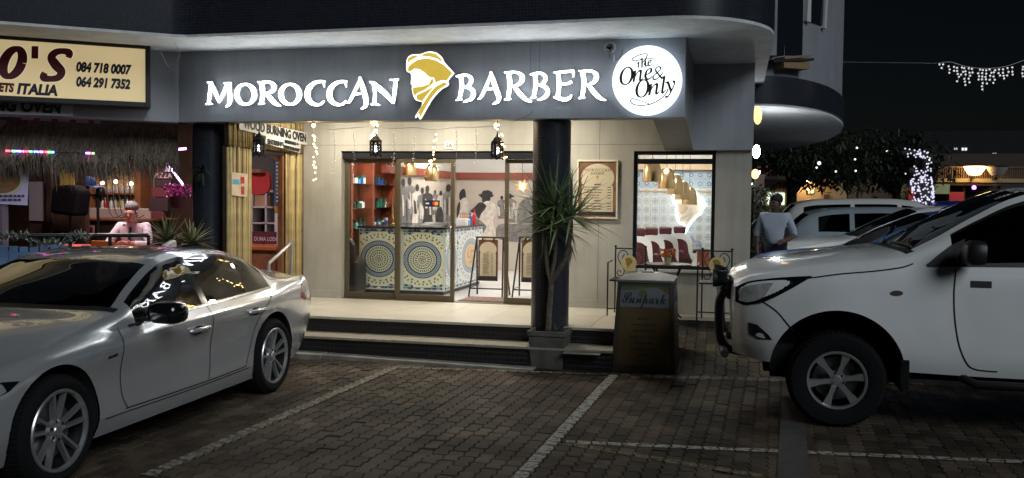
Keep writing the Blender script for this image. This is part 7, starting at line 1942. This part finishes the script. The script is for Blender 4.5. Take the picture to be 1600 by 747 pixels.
# fern on the column
fe = thing('hanging_fern', 'dark fern fixed high on the left tiled column', 'plant', at(318, 270, 9.6))
m = MB()
for k in range(40): blade(m, at(318, 266, 9.66), Vector((r3.uniform(-1, 1), -r3.uniform(.2, 1), r3.uniform(-.6, .8))), r3.uniform(.12, .26), .03, .5)
m.build('fronds', M('fern_leaf', (.03, .055, .03), .6), fe)
# ---- reed entrance along the side of the porch
RX = -5.74
reedm = [M('reed_yellow', (.34, .26, .11), .7, noise=.25, scale=14), M('reed_pale', (.42, .33, .15), .7, noise=.25, scale=14), M('reed_brown', (.22, .15, .07), .7, noise=.3, scale=14)]
def reed_meshes():
    out = []
    for m_ in reedm:
        mb = MB(); mb.tube([(0, 0, 0), (.004, .002, .5), (-.003, .003, 1.)], .0155, 6); me = bpy.data.meshes.new('reed'); me.from_pydata([tuple(v) for v in mb.v], [], mb.f); me.materials.append(m_)
        me.polygons.foreach_set('use_smooth', [True] * len(me.polygons)); out.append(me)
    return out
RM = reed_meshes()
def reed_screen(label, y0, y1, z0, z1, xoff=0.):
    t = thing('reed_screen', label, 'reed screen', (RX, (y0 + y1) / 2, z0)); inv_ = _root[t.name].inverted()
    y = y0; k = 0
    while y < y1:
        q = bpy.data.objects.new('reed', RM[rq.randrange(3)]); col.objects.link(q); q.parent = t
        q.location = inv_ @ Vector((RX + xoff + rq.uniform(-.008, .008), y, z0)); q.scale = (rq.uniform(.8, 1.15), rq.uniform(.8, 1.15), z1 - z0 + rq.uniform(-.02, .03)); q.rotation_euler = (rq.uniform(-.008, .008), rq.uniform(-.006, .006), rq.uniform(0, 6)); y += .025
    MB().box(RX - .06 + xoff, RX - .025 + xoff, y0, y1, z0, z1).build('backing_board', wood_d, t)
    return t
ya0, ya1 = atx(355, 330, RX).y, atx(393, 330, RX).y; yb0, yb1 = atx(447, 330, RX).y, atx(489, 330, RX).y
hz_ = atx(440, 237, RX).z
reed_screen('reed clad pillar beside the left tiled column', ya0, ya1, PZ, hz_); reed_screen('reed clad pillar beside the cream wall of the barber shop', yb0, min(yb1, WY - .03), PZ, hz_)
reed_screen('short reed header over the restaurant entrance', ya0, min(yb1, WY - .03), hz_ + .003, 2.9, .03)
tbm = thing('timber_frame', 'rough timber posts framing the restaurant entrance between the reed pillars', 'door frame', (RX - .1, yb0 - .05, PZ))
MB().box(RX - .1, RX - .02, yb0 - .05, yb0 - .012, PZ, hz_).build('post', M('bar_timber'), tbm, bevel=.01); MB().box(RX - .1, RX - .02, ya1 + .01, yb0 - .06, hz_ - .05, hz_).build('lintel', wood_d, tbm, bevel=.01)
# oven sign on the header
def xz(px, py, off=.06): return atx(px, py, RX + off)
ws = thing('oven_sign', 'white sign reading wood burning oven on the reed header', 'sign', xz(440, 212))
def xquad(nm, pts, mat, off, par, th=.008):
    P = [xz(a, b, off) for a, b in pts]; k = len(P); m = MB(); m.v = P + [p - Vector((th, 0, 0)) for p in P]; m.f = [list(range(k)), list(range(2 * k - 1, k - 1, -1))] + [[i, i + k, (i + 1) % k + k, (i + 1) % k] for i in range(k)]
    o = m.build(nm, mat, par); bm = bmesh.new(); bm.from_mesh(o.data); bmesh.ops.recalc_face_normals(bm, faces=bm.faces); bm.to_mesh(o.data); bm.free(); return o
wb = M('sign_board_white', (.55, .55, .53), .6)
xquad('sign_board', [(374, 186), (484, 208), (483, 228), (374, 202)], wb, .068, ws)
p0, p1 = xz(380, 199, .07), xz(478, 222, .07); du = (p1 - p0); Lw = du.length; du.normalize()
def xtext(nm, s, a, b, h, par, mat, wd=None, off=.072):
    q0, q1 = xz(*a, off), xz(*b, off); e = q1 - q0; Lq = e.length; e.normalize()
    cu = bpy.data.curves.new('m', 'FONT'); cu.body = s; cu.size = 1; o_ = bpy.data.objects.new('m', cu); col.objects.link(o_); bpy.context.view_layer.update(); nat = o_.dimensions.x; bpy.data.objects.remove(o_); bpy.data.curves.remove(cu)
    return text(nm, s, mat, par, lambda u, v, d: q0 + e * u + Vector((d, 0, v)), h, bold=.006, align='LEFT', sx=Lq / (nat * h), depth=.002)
bk = M('vinyl_ink')
xtext('lettering', 'WOOD BURNING OVEN', (381, 199), (478, 222), .15, ws, bk)
w2_ = thing('entrance_sign', 'small white sign about entering the restaurant under the oven sign', 'sign', xz(430, 225))
xquad('sign_board', [(399, 208), (470, 225), (469, 239), (399, 220)], wb, .076, w2_, .006)
xtext('lettering', 'YOU ARE', (400, 214), (415, 217.5), .05, w2_, bk, off=.079); xtext('lettering', 'ENTERING', (418, 224), (442, 229), .075, w2_, bk, off=.079); xtext('lettering', 'STEFANO &', (445, 223), (466, 228), .05, w2_, bk, off=.079); xtext('lettering', 'RESTAURANT', (443, 231), (468, 237), .05, w2_, bk, off=.079)
pp = thing('drinks_poster', 'small poster with red bottle and sauce prints on the reed pillar', 'poster', xz(374, 290))
xquad('poster_sheet', [(362, 269), (387, 272), (386, 308), (362, 305)], M('poster_peach', (.55, .42, .30), .6, noise=.15, scale=6), .035, pp)
for a, b, c_, d_, mt in ((376, 276, 382, 287, 'bottle_red'), (377, 291, 382, 304, 'bottle_red'), (364, 280, 374, 288, 'cyan_plastic')): xquad('print', [(a, b), (c_, b + .4), (c_, d_), (a, d_ - .3)], M(mt), .038, pp, .002)
# inside the entrance: chalk board, red apron, counter, lodge sign
cbd = thing('chalk_menu', 'tall navy chalk board menu hanging in the restaurant entrance', 'menu board', atx(440, 290, -6.1))
def eq(nm, pts, mat, X, par, th=.02):
    P = [atx(a, b, X) for a, b in pts]; k = len(P); m = MB(); m.v = P + [p - Vector((th, 0, 0)) for p in P]; m.f = [list(range(k)), list(range(2 * k - 1, k - 1, -1))] + [[i, i + k, (i + 1) % k + k, (i + 1) % k] for i in range(k)]
    o = m.build(nm, mat, par); bm = bmesh.new(); bm.from_mesh(o.data); bmesh.ops.recalc_face_normals(bm, faces=bm.faces); bm.to_mesh(o.data); bm.free(); return o
eq('board', [(430, 249), (452, 249), (450, 333), (428, 328)], M('navy_board', (.02, .025, .07), .7), -5.84, cbd)
eq('board_foot', [(428, 322), (448, 322), (447, 334), (430, 333)], wood_m, -5.835, cbd); eq('board_head', [(430, 245), (452, 245), (452, 250), (430, 250)], wood_m, -5.835, cbd)
m = MB(); r4 = random.Random(5)
for i in range(11):
    y_ = 253 + i * 6; a = 432
    while a < 447: e = a + r4.uniform(2, 5); m.add([atx(a, y_, -5.833), atx(e, y_, -5.833), atx(e, y_ + 2.4, -5.833), atx(a, y_ + 2.4, -5.833)], [(0, 1, 2, 3)]); a = e + 1
m.build('chalk_writing', M('chalk_dim', (.3, .3, .36), .9), cbd, kind='stuff')
ap = thing('red_apron', 'red shirt hung on display inside the restaurant entrance', 'shirt', at(408, 285, 13.0))
q = [(393, 270), (400, 268), (416, 269), (422, 278), (419, 300), (393, 302)]
MB().prism([(at(a, b, 13.).x, at(a, b, 13.).z) for a, b in crv(q, 3, True)], 12.98, 13.04).build('shirt_cloth', M('red_shirt', (.45, .03, .03), .8), ap)
MB().lathe([(.0, 0), (.12, -.01), (.15, -.06)], 18, Matrix.Translation(at(402, 264, 13.))).build('hat', wood_m, ap, smooth=True)
kc = thing('serving_counter', 'timber serving counter with orange top inside the restaurant entrance', 'counter', at(410, 388, 12.6))
x0, x1, z0, z1 = rect(380, 385, 432, 391, 12.6); MB().box(x0 - .3, x1, 12.6, 13.2, z0, z1).build('counter_top', M('orange_top', (.45, .13, .03), .5), kc, bevel=.006); MB().box(x0 - .3, x1 - .05, 12.65, 13.2, RF, z0).build('counter_front', wood_m, kc)
ld = thing('lodge_sign', 'dark red sign reading Duma Lodge above the serving counter', 'sign', at(414, 372, 12.62))
x0, x1, z0, z1 = rect(394, 362, 431, 381, 12.75); MB().box(x0, x1, 12.75, 12.78, z0 + .0, z1).build('sign_board', M('sign_maroon', (.10, .01, .02), .6), ld)
p_ = at(397, 376, 12.745); text('lettering', 'DUMA LODGE', M('chalk'), ld, lambda u, v, d: (p_.x + u, 12.745 - d, p_.z + v), .085, depth=.002, align='LEFT', bold=.002, sx=.8)
kf = thing('kitchen_shelf', 'pale shelf unit with boxes inside the restaurant entrance', 'shelf', at(410, 330, 13.6))
x0, x1, z0, z1 = rect(392, 300, 436, 350, 13.6)
MB().box(x0 - .4, x1 + .6, 13.9, 13.95, RF, 3.0).build('back_panel', M('kitchen_dark', (.03, .03, .032), .6), kf)
for a in (z0, (z0 + z1) / 2, z1): MB().box(x0, x1, 13.6, 13.9, a, a + .025).build('shelf', M('shelf_pale', (.42, .43, .44), .5), kf)
for a in (x0, (x0 + x1) / 2, x1): MB().box(a, a + .03, 13.6, 13.9, RF, z1).build('upright', M('shelf_pale'), kf)
MB().box(x0 + .04, x0 + .3, 13.65, 13.85, (z0 + z1) / 2 + .025, z1 - .05).build('carton', M('carton_tan', (.40, .26, .14), .7), kf)
MB().box(at(440, 320, 13.55).x - .1, at(440, 320, 13.55).x + .14, 13.5, 13.58, RF, at(436, 300, 13.55).z).build('fridge_door', M('fridge_white', (.55, .57, .58), .3), kf, bevel=.01)
kl = thing('kitchen_lamp', 'white ceiling lamp over the serving counter', 'ceiling light', (-7.0, 13.0, 3.1)); MB().lathe([(0, 3.05), (.16, 3.06), (.18, 3.1)], 20, Matrix.Translation((-7.0, 12.9, 0))).build('lamp_shade', E('kitchen_lamp', (1., .85, .65), 3.), kl, smooth=True); MB().lathe([(.19, 3.09), (.19, 3.1)], 20, Matrix.Translation((-7.0, 12.9, 0))).build('lamp_rim', chrome, kl)
b2 = thing('unseen_ceiling_lamp', 'warm ceiling lamp over the bar', 'ceiling light', (-10, 12.8, 3.1)); MB().lathe([(0, 3.05), (.16, 3.06), (.18, 3.1)], 20, Matrix.Translation((-9.6, 12.9, 0))).build('lamp_shade', E('bar_ceiling_glow', (1., .75, .62), 50.), b2, smooth=True); MB().lathe([(.19, 3.09), (.19, 3.1)], 20, Matrix.Translation((-9.6, 12.9, 0))).build('lamp_rim', chrome, b2)
b3 = thing('unseen_ceiling_lamp', 'pinkish fill lamp added over the restaurant deck tables', 'ceiling light', (-8.2, 10.9, 3.1)); MB().lathe([(0, 3.05), (.16, 3.06), (.18, 3.1)], 20, Matrix.Translation((-8.2, 10.9, 0))).build('lamp_shade', E('deck_fill_glow', (1., .76, .80), 56.), b3, smooth=True); MB().lathe([(.19, 3.09), (.19, 3.1)], 20, Matrix.Translation((-8.2, 10.9, 0))).build('lamp_rim', chrome, b3)  # unseen lamp added to brighten the dim restaurant front
# steel handrail by the steps
hr = thing('handrail', 'brushed steel handrail at the foot of the reed pillar', 'handrail', at(440, 420, 10.3))
Yh = 10.2
q = [at(420, 425, Yh), at(420, 412, Yh), at(424, 408, Yh), at(454, 381, Yh + .3), at(459, 378, Yh + .3)]
MB().tube(crv([tuple(v) for v in q], 4), .02, 10).build('top_rail', alloy, hr, smooth=True)
for a, y_ in ((420, Yh), (455, Yh + .3)): p = at(a, 410 if a == 420 else 382, y_); MB().tube([(p.x, y_, PZ), (p.x, y_, p.z)], .018, 10).build('post', alloy, hr, smooth=True)
# ================================================================ vehicles
sedan((-4.84, 4.74, 0), R(91.3), 'silver metallic sedan parked nose out before the restaurant')
pickup((.79, 8.52, 0), 0, 'white pickup truck with black nudge bar parked across the paving')
parked((1.15, 12.3, .14), 0, 'parked_car', 'bright blue car with its windscreen showing just behind the pickup', (.03, .18, .5), H=1.56)
parked((1.45, 15.0, .2), 0, 'parked_car', 'white hatchback with black roof rails facing the building', (.8, .8, .78), H=1.54, rails=True)
parked((4.35, 17.8, .2), pi, 'parked_car', 'silver blue hatchback with its tail light towards the building', (.30, .36, .40), H=1.50)
parked((4.7, 20.8, .2), pi, 'parked_car', 'white estate car farthest along the building, tail towards the wall', (.78, .78, .74), H=1.66, L=4.7)
parked((3.4, 24.2, .2), 0, 'parked_car', 'dark blue car whose roof shows above the white hatchback', (.01, .03, .22), H=1.64)
parked((6.8, 27., .2), 0, 'parked_car', 'pale car whose roof shows beside the lit tree trunk', (.5, .52, .54), H=1.55)
# ================================================================ side of the building
def wall_lamp(px, py, Y, col_, es, label, r):
    p = atx(px, py, BX1 + .06) if False else at(px, py, Y)
    t = thing('wall_lamp', label, 'wall lamp', p)
    MB().ball(p, (.05, r * .55, r), 14, 10).build('globe', E('wall_lamp_%d' % px, col_, es), t, smooth=True)
    MB().box(p.x - .09, p.x - .02, p.y + .02, p.y + .1, p.z - .04, p.z + .04).build('bracket', black_plastic, t, bevel=.006)
wall_lamp(1184, 180, 11.95, (1., .55, .18), .7, 'amber oval lamp high on the side wall corner', .115)
wall_lamp(1182, 237, 14.2, (.95, .98, 1.), 40., 'bright white lamp on the side wall under the balcony', .1)
wall_lamp(1180, 272, 12.7, (1., .6, .25), .7, 'lowest amber lamp on the side wall', .065)
tl_ = thing('dark_screen', 'dark timber screen along the side wall', 'stall', at(1188, 340, 16.5))  # plain dark screen filling the dark strip beside the side wall
MB().box(.26, .42, 15.2, 24., .29, 2.2).build('screen_front', wood_d, tl_); MB().box(.26, .9, 18.5, 24., 2.2, 2.26).build('screen_top', wood_d, tl_)
fl2 = thing('fairy_lights', 'small white fairy lights draped beside the lowest amber lamp', 'fairy lights', at(1184, 278, 17))
m = MB(); pts = [at(a, b, 16.9) for a, b in crv([(1171, 290), (1178, 284), (1184, 276), (1187, 268)], 4)]
for p in pts: m.ball(p, .014, 5, 4)
m.build('bulbs', E('cool_bulb', (.9, .95, 1.), 3.), fl2, kind='stuff'); MB().tube(pts, .004, 4).build('wire', black_plastic, fl2)
# dark shrub in a pot at the corner
sbx = thing('potted_shrub', 'dark leafy shrub in a pot at the building corner', 'plant', (.5, 14.2, .13))
c = at(1186, 340, 14.6); m = MB(); r5 = random.Random(6)
for k in range(500):
    p = Vector((c.x + r5.gauss(0, .10), 14.6 + r5.gauss(0, .15), r5.uniform(.7, 2.0))); blade(m, p, Vector((r5.uniform(-1, 1), r5.uniform(-1, 1), r5.uniform(-.4, 1))), r5.uniform(.08, .16), .05, .3, n=2)
m.build('foliage', M('shrub_leaf', (.03, .05, .025), .6), sbx, kind='stuff')
MB().tube([(c.x, 14.6, .4), (c.x + .02, 14.6, 1.), (c.x - .02, 14.6, 1.7)], [.03, .025, .01], 8).build('trunk', bark, sbx); MB().lathe([(0, .13), (.16, .13), (.2, .5), (.17, .5), (.16, .45), (0, .45)], 18, Matrix.Translation((c.x, 14.6, 0))).build('pot', M('pot_dark', (.04, .035, .03), .8), sbx, smooth=40)
# standing man
sp_ = at(1211, 340, 13.65)
Js = dict(hip=(0, .0, .95), chest=(0, -.01, 1.32), neck=(0, -.01, 1.52), head=(0, -.03, 1.64), face=(-.05, -.14, 1.63),
          lsh=(.20, 0, 1.43), lel=(.30, .02, 1.15), lwr=(.22, -.16, 1.06), lhd=(.16, -.21, 1.05), rsh=(-.20, 0, 1.43), rel=(-.27, .03, 1.14), rwr=(-.25, -.10, .93), rhd=(-.25, -.13, .85),
          lhp=(.10, 0, .93), lkn=(.12, -.02, .50), lan=(.12, .02, .09), lto=(.14, -.12, .05), rhp=(-.10, 0, .93), rkn=(-.12, -.02, .50), ran=(-.12, .02, .09), rto=(-.14, -.12, .05), sleeve=.25)
Js = {k: (tuple(v * .885 for v in q) if isinstance(q, tuple) else q) for k, q in Js.items()}
person('man in a pale shirt and dark trousers standing by the parked cars', (sp_.x, 13.65, .29), R(-8), Js, skin_d, hair_b, M('shirt_pale_blue', (.45, .50, .56), .8, bump=.2, bscale=12), dark_cl, shoe_b)
# ================================================================ far side: kiosk, stair block, trees, balcony, far windows
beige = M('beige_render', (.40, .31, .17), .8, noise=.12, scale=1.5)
def bx_(nm, mat, par, px0, py0, px1, py1, Y, th, z0=None, **k):
    a, b, c, d = rect(px0, py0, px1, py1, Y); return MB().box(a, b, Y, Y + th, c if z0 is None else z0, d).build(nm, mat, par, **k)
k1 = thing('kiosk', 'low kiosk with pink lit roof and bright window behind the standing man', 'kiosk', at(1210, 310, 30))
bx_('wall', beige, k1, 1176, 282, 1229, 330, 30, 2., 0)
a, b, c, d = rect(1184, 258, 1244, 284, 30)
MB().hexa([(a, 29.4, c + .2), (b + .1, 29.4, c), (b + .1, 32.2, c), (a, 32.2, c + .2)], [(a, 30.4, d), (a + .7, 30.4, d), (a + .7, 31.6, d), (a, 31.6, d)]).build('roof', M('pink_roof_glow', (.40, .16, .16), .7, emit=(1., .25, .2), es=.04), k1)  # light on the roof is put into its material as a weak glow
o = bx_('window', E('kiosk_window', (.8, .95, .7), .35), k1, 1198, 301, 1226, 320, 29.96, .03)
for px in (1206, 1215): bx_('window_bar', black_plastic, o, px, 301, px + 1.2, 320, 29.9, .03)
k2 = thing('beige_house', 'beige house with an orange porch lamp behind the trees', 'house', at(1280, 300, 36))
bx_('wall', beige, k2, 1236, 279, 1323, 345, 36, 4, 0); bx_('roof', wood_d, k2, 1230, 270, 1326, 279, 35.4, 5.2)
bx_('door', M('door_brown', (.10, .05, .03), .6), k2, 1287, 304, 1296, 330, 35.95, .04); o = bx_('window', E('porch_window', (1., .8, .45), .25), k2, 1260, 288, 1272, 302, 35.95, .04); bx_('window_bar', black_plastic, o, 1265.5, 288, 1266.5, 302, 35.9, .03)
o = bx_('notice', M('notice_red', (.4, .08, .05), .6), k2, 1237, 298, 1244, 312, 35.93, .04)
MB().ball(at(1259, 281, 35.6), .11).build('porch_lamp', E('porch_orange', (1., .62, .3), 30.), k2, smooth=True)
k3 = thing('stair_block', 'dark outdoor staircase rising beside a beige wall', 'staircase', at(1360, 300, 40))
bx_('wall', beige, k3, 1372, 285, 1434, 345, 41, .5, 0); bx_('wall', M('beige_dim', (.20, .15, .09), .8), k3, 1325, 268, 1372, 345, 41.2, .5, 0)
for i in range(13):
    px = 1322 + i * 7.2; py = 267 + i * 4.1; bx_('step', wood_d, k3, px, py, px + 8.5, py + 5, 38.5, 1.6)
P0, P1 = at(1322, 258, 38.4), at(1416, 312, 38.4); MB().hexa([P0 - Vector((0, 0, .55)), P1 - Vector((0, 0, .55)), P1 + Vector((0, .06, -.55)), P0 + Vector((0, .06, -.55))], [P0, P1, P1 + Vector((0, .06, 0)), P0 + Vector((0, .06, 0))]).build('stringer', M('stair_rust', (.08, .05, .035), .7), k3)
for (px, py) in ((1357, 277), (1370, 284)): MB().ball(at(px, py, 38.2), .05).build('stair_lamp', E('stair_lamp', (1., .8, .5), 4.), k3, smooth=True)
k4 = thing('balcony_building', 'building with a lit railed balcony behind the pickup roof', 'building', at(1540, 290, 38))
bx_('wall', M('dusk_wall', (.06, .045, .035), .8), k4, 1440, 240, 1640, 345, 42, 3, 0); bx_('balcony_floor', beige, k4, 1464, 279, 1600, 285, 38, 4)
bx_('beam', wood_d, k4, 1464, 285, 1600, 290, 38.05, .3)
m = MB()
for i in range(38): px = 1466 + i * 3.6; a, b, c, d = rect(px, 262, px + 1.3, 279, 38.05); m.box(a, b, 38.05, 38.1, c, d)
m.build('balusters', M('baluster_brown', (.20, .11, .05), .7), k4, kind='stuff'); bx_('rail', M('baluster_brown'), k4, 1464, 260, 1602, 262.5, 38, .12)
bx_('post', wood_d, k4, 1505, 285, 1508, 330, 38.2, .2, 0); bx_('post', wood_d, k4, 1560, 285, 1563, 330, 38.2, .2, 0)
o = bx_('shop_panel', M('panel_green', (.16, .20, .10), .6, emit=(.6, .7, .35), es=.035, noise=.5, scale=1.2), k4, 1456, 288, 1484, 303, 37.6, .1); bx_('shop_panel_red', M('panel_red', (.30, .03, .03), .6, emit=(1., .1, .1), es=.03), k4, 1484, 300, 1506, 315, 37.7, .1)
bx_('shop_panel_red', M('panel_red'), k4, 1420, 292, 1430, 312, 37.7, .1)
def bowl_lamp(px, py, Y, mat, label):
    p = at(px, py, Y); t = thing('bowl_lamp', label, 'lamp', p); MB().lathe([(.0, -.16), (.2, -.14), (.33, .06), (.37, .16), (0, .17)], 20, Matrix.Translation(p)).build('lamp_bowl', mat, t, smooth=True); MB().box(p.x - .05, p.x + .05, p.y + .1, p.y + .5, p.z - .3, p.z - .2).build('bracket', black_plastic, t); MB().lathe([(.38, .16), (.39, .2), (0, .21)], 20, Matrix.Translation(p)).build('lamp_rim', black_plastic, t)
bowl_lamp(1523, 267, 37.5, E('bowl_glow', (1., .66, .28), 4.), 'lit yellow bowl lamp over the balcony rail'); bowl_lamp(1558, 268, 37.5, M('bowl_off', (.35, .32, .28), .5), 'unlit bowl lamp on the balcony rail')
mg = thing('magenta_lamp', 'small magenta light under the balcony', 'lamp', at(1522, 293, 37)); MB().ball(at(1522, 293, 37), .07).build('bulb', E('magenta_glow', (.7, .1, 1.), 4.), mg, smooth=True); MB().box(at(1522, 293, 37).x - .05, at(1522, 293, 37).x + .05, 37.05, 37.15, at(1522, 293, 37).z - .1, at(1522, 293, 37).z + .1).build('bracket', black_plastic, mg)
far = thing('far_block', 'distant dark apartment block with a few lit windows', 'building', at(1530, 250, 90))
bx_('wall', M('far_dark', (.01, .01, .012), .9), far, 1440, 205, 1640, 300, 90, 8, 0)
for i, (a, b, c, d, e) in enumerate(((1491, 231, 1496, 234, .5), (1503, 231, 1511, 235, 1.2), (1504, 245, 1514, 249, 1.0), (1505, 251, 1511, 255, .7), (1525, 245, 1530, 249, .4), (1542, 241, 1549, 246, .45), (1551, 239, 1557, 246, .4), (1541, 250, 1547, 254, .3))):
    o = bx_('window', E('far_window_%d' % i, (.85, .95, .9) if i < 5 else (1., .75, .7), e * .2), far, a, b, c, d, 89.9, .1); bx_('pane', M('dark_pane'), o, (a + c) / 2 - .4, b, (a + c) / 2 + .4, d, 89.85, .03)
# ---- trees
leafd = M('night_leaf', (.028, .044, .02), .6, c2=(.012, .022, .011), scale=2)
def tree(nm, label, px, Y, base_z, crown, seed, n, leaf=.2):
    """crown: list of (px, py, rx, rz) clumps"""
    r = random.Random(seed); p = at(px, 320, Y); t = thing(nm, label, 'tree', (p.x, Y, 0), 0, 'trees beyond the parked cars')
    top = at(crown[0][0], crown[0][1], Y); fork = Vector((p.x + .1, Y, max(2., top.z * .5)))
    MB().tube(crv([(p.x, Y, 0), (p.x + .05, Y + .1, fork.z * .5), tuple(fork)], 4), [.2, .19, .18, .17, .16, .15, .14, .13, .12], 8).build('trunk', M('tree_bark', (.05, .04, .03), .9, noise=.4, scale=8, bump=.6), t, smooth=True)
    m = MB()
    for a, b, rx, rz in crown:
        c = at(a, b, Y); MB().tube(crv([tuple(fork), tuple((fork + c) / 2 + Vector((0, 0, .2))), tuple(c)], 4), [.09 - .008 * k for k in range(9)], 6).build('limb', M('tree_bark'), t, smooth=True)
        for k in range(int(n * rx * rz)):
            u = Vector((r.gauss(0, .5), r.gauss(0, .5), r.gauss(0, .5)))
            if u.length > 1.15: u *= 1.15 / u.length
            q = c + Vector((u.x * rx, u.y * 1.6, u.z * rz)); blade(m, q, Vector((r.uniform(-1, 1), r.uniform(-1, 1), r.uniform(-.8, .4))), leaf * r.uniform(.6, 1.2), leaf * .55, .3, n=2)
    m.build('crown', leafd, t)
tree('leafy_tree', 'dark leafy tree spreading in front of the beige house', 1232, 27, 0, [(1262, 246, 1.6, .75), (1225, 262, 1.2, .55), (1300, 255, 1.5, .7), (1245, 272, 1.1, .4), (1205, 246, 1.0, .6)], 1, 900)
tree('leafy_tree', 'dark leafy tree spreading over the outdoor staircase', 1395, 29, 0, [(1352, 250, 1.7, .8), (1395, 262, 1.5, .65), (1330, 272, 1.0, .4), (1378, 238, 1.5, .6), (1420, 270, 1.0, .45)], 2, 900)
# ---- trunk wrapped in lights
lt = thing('lit_tree', 'tree trunk and branches wrapped in white string lights', 'tree', at(1443, 318, 24))
tk = [at(1441, 330, 24), at(1442, 300, 24), at(1438, 276, 24)]; br1 = [at(1438, 278, 24), at(1446, 262, 24), at(1444, 246, 24), at(1434, 236, 24)]; br2 = [at(1438, 278, 24), at(1428, 268, 24), at(1420, 266, 24)]; br3 = [at(1440, 245, 24), at(1424, 238, 24), at(1410, 240, 24)]
tk[0].z = 0
MB().tube([tuple(v) for v in tk], [.2, .18, .15], 10).build('trunk', M('tree_bark'), lt, smooth=True)
for q in (br1, br2, br3): MB().tube(crv([tuple(v) for v in q], 4), .06, 8).build('limb', M('tree_bark'), lt, smooth=True)
m = MB(); r6 = random.Random(3)
for k in range(130):
    z = r6.uniform(at(1441, 318, 24).z - .2, tk[2].z); a = r6.uniform(pi, 2 * pi); f = (z - tk[1].z) / (tk[2].z - tk[1].z); x = tk[1].x + (tk[2].x - tk[1].x) * max(0, f); m.ball((x + .24 * cos(a), 24 + .24 * sin(a), z), .022, 5, 4)
for q, n in ((br1, 30), (br2, 10), (br3, 14)):
    c_ = crv([tuple(v) for v in q], 10)
    for k in range(n): p = c_[r6.randrange(len(c_))]; m.ball((p[0] + r6.uniform(-.12, .12), 23.9 + r6.uniform(-.1, .0), p[2] + r6.uniform(-.1, .1)), .022, 5, 4)
m.build('bulbs', E('trunk_bulb', (.80, .78, 1.), .2), lt, kind='stuff')
m = MB()
for k in range(500): p = Vector(at(r6.uniform(1385, 1440), r6.uniform(228, 275), 24)) + Vector((0, r6.uniform(.1, .8), 0)); blade(m, p, Vector((r6.uniform(-1, 1), r6.uniform(-1, 1), r6.uniform(-.8, .4))), .2, .1, .3, n=2)
m.build('crown', leafd, lt)
sp2 = thing('scattered_bulbs', 'a few loose white bulbs hanging among the tree leaves', 'fairy lights', at(1340, 250, 26)); m = MB()
for (px, py, s_) in ((1280, 255, .09), (1276, 262, .05), (1339, 231, .05), (1336, 249, .05), (1306, 268, .05), (1393, 240, .08), (1386, 236, .05), (1337, 267, .05), (1390, 265, .05), (1452, 250, .04)): m.ball(at(px, py, 25.5), s_ * .55, 6, 5)
m.build('bulbs', E('loose_bulb', (.85, .9, .95), .4), sp2, kind='stuff')
# ---- icicle lights strung across the sky
ic = thing('icicle_lights', 'curtain of white icicle lights strung across the dark sky', 'fairy lights', at(1530, 105, 16)); IY = 16.
main = [at(a, b, IY) for a, b in crv([(1466, 99), (1485, 97), (1510, 104), (1540, 107), (1570, 104), (1600, 94), (1640, 76)], 6)]
MB().tube([tuple(v) for v in main], .005, 5).build('wire', M('wire_pale_glow', (.3, .3, .3), .6, emit=(1, 1, 1), es=.015), ic); m = MB(); wd2 = MB(); r7 = random.Random(12)  # bulb light on the wire is put into its material as faint glow
for (px, n) in ((1468, 1), (1473, 2), (1483, 3), (1492, 2), (1497, 5), (1503, 3), (1508, 6), (1514, 5), (1520, 2), (1530, 4), (1536, 7), (1541, 5), (1548, 4), (1553, 5), (1561, 3), (1568, 4), (1575, 3), (1582, 3), (1597, 4)):
    y0 = 98 + 9 * sin((px - 1466) / 150 * pi); 
    for j in range(n): m.ball(at(px + r7.uniform(-2, 2), y0 + 2 + j * 5.2 + r7.uniform(-1, 1), IY), .015, 5, 4)
    wd2.tube([at(px, y0, IY), at(px, y0 + n * 5, IY)], .003, 4)
m.build('bulbs', E('icicle_bulb', (.95, .95, .92), .16), ic, kind='stuff'); wd2.build('drop_wires', M('wire_pale_glow'), ic, kind='stuff')
aw = thing('overhead_wire', 'thin wire running from the balcony storey to the icicle lights', 'cable', at(1390, 98, 16)); MB().tube([at(1311, 97, 16.5), at(1390, 98, 16.2), at(1466, 99, 16)], .004, 5).build('wire', M('cable_grey'), aw)
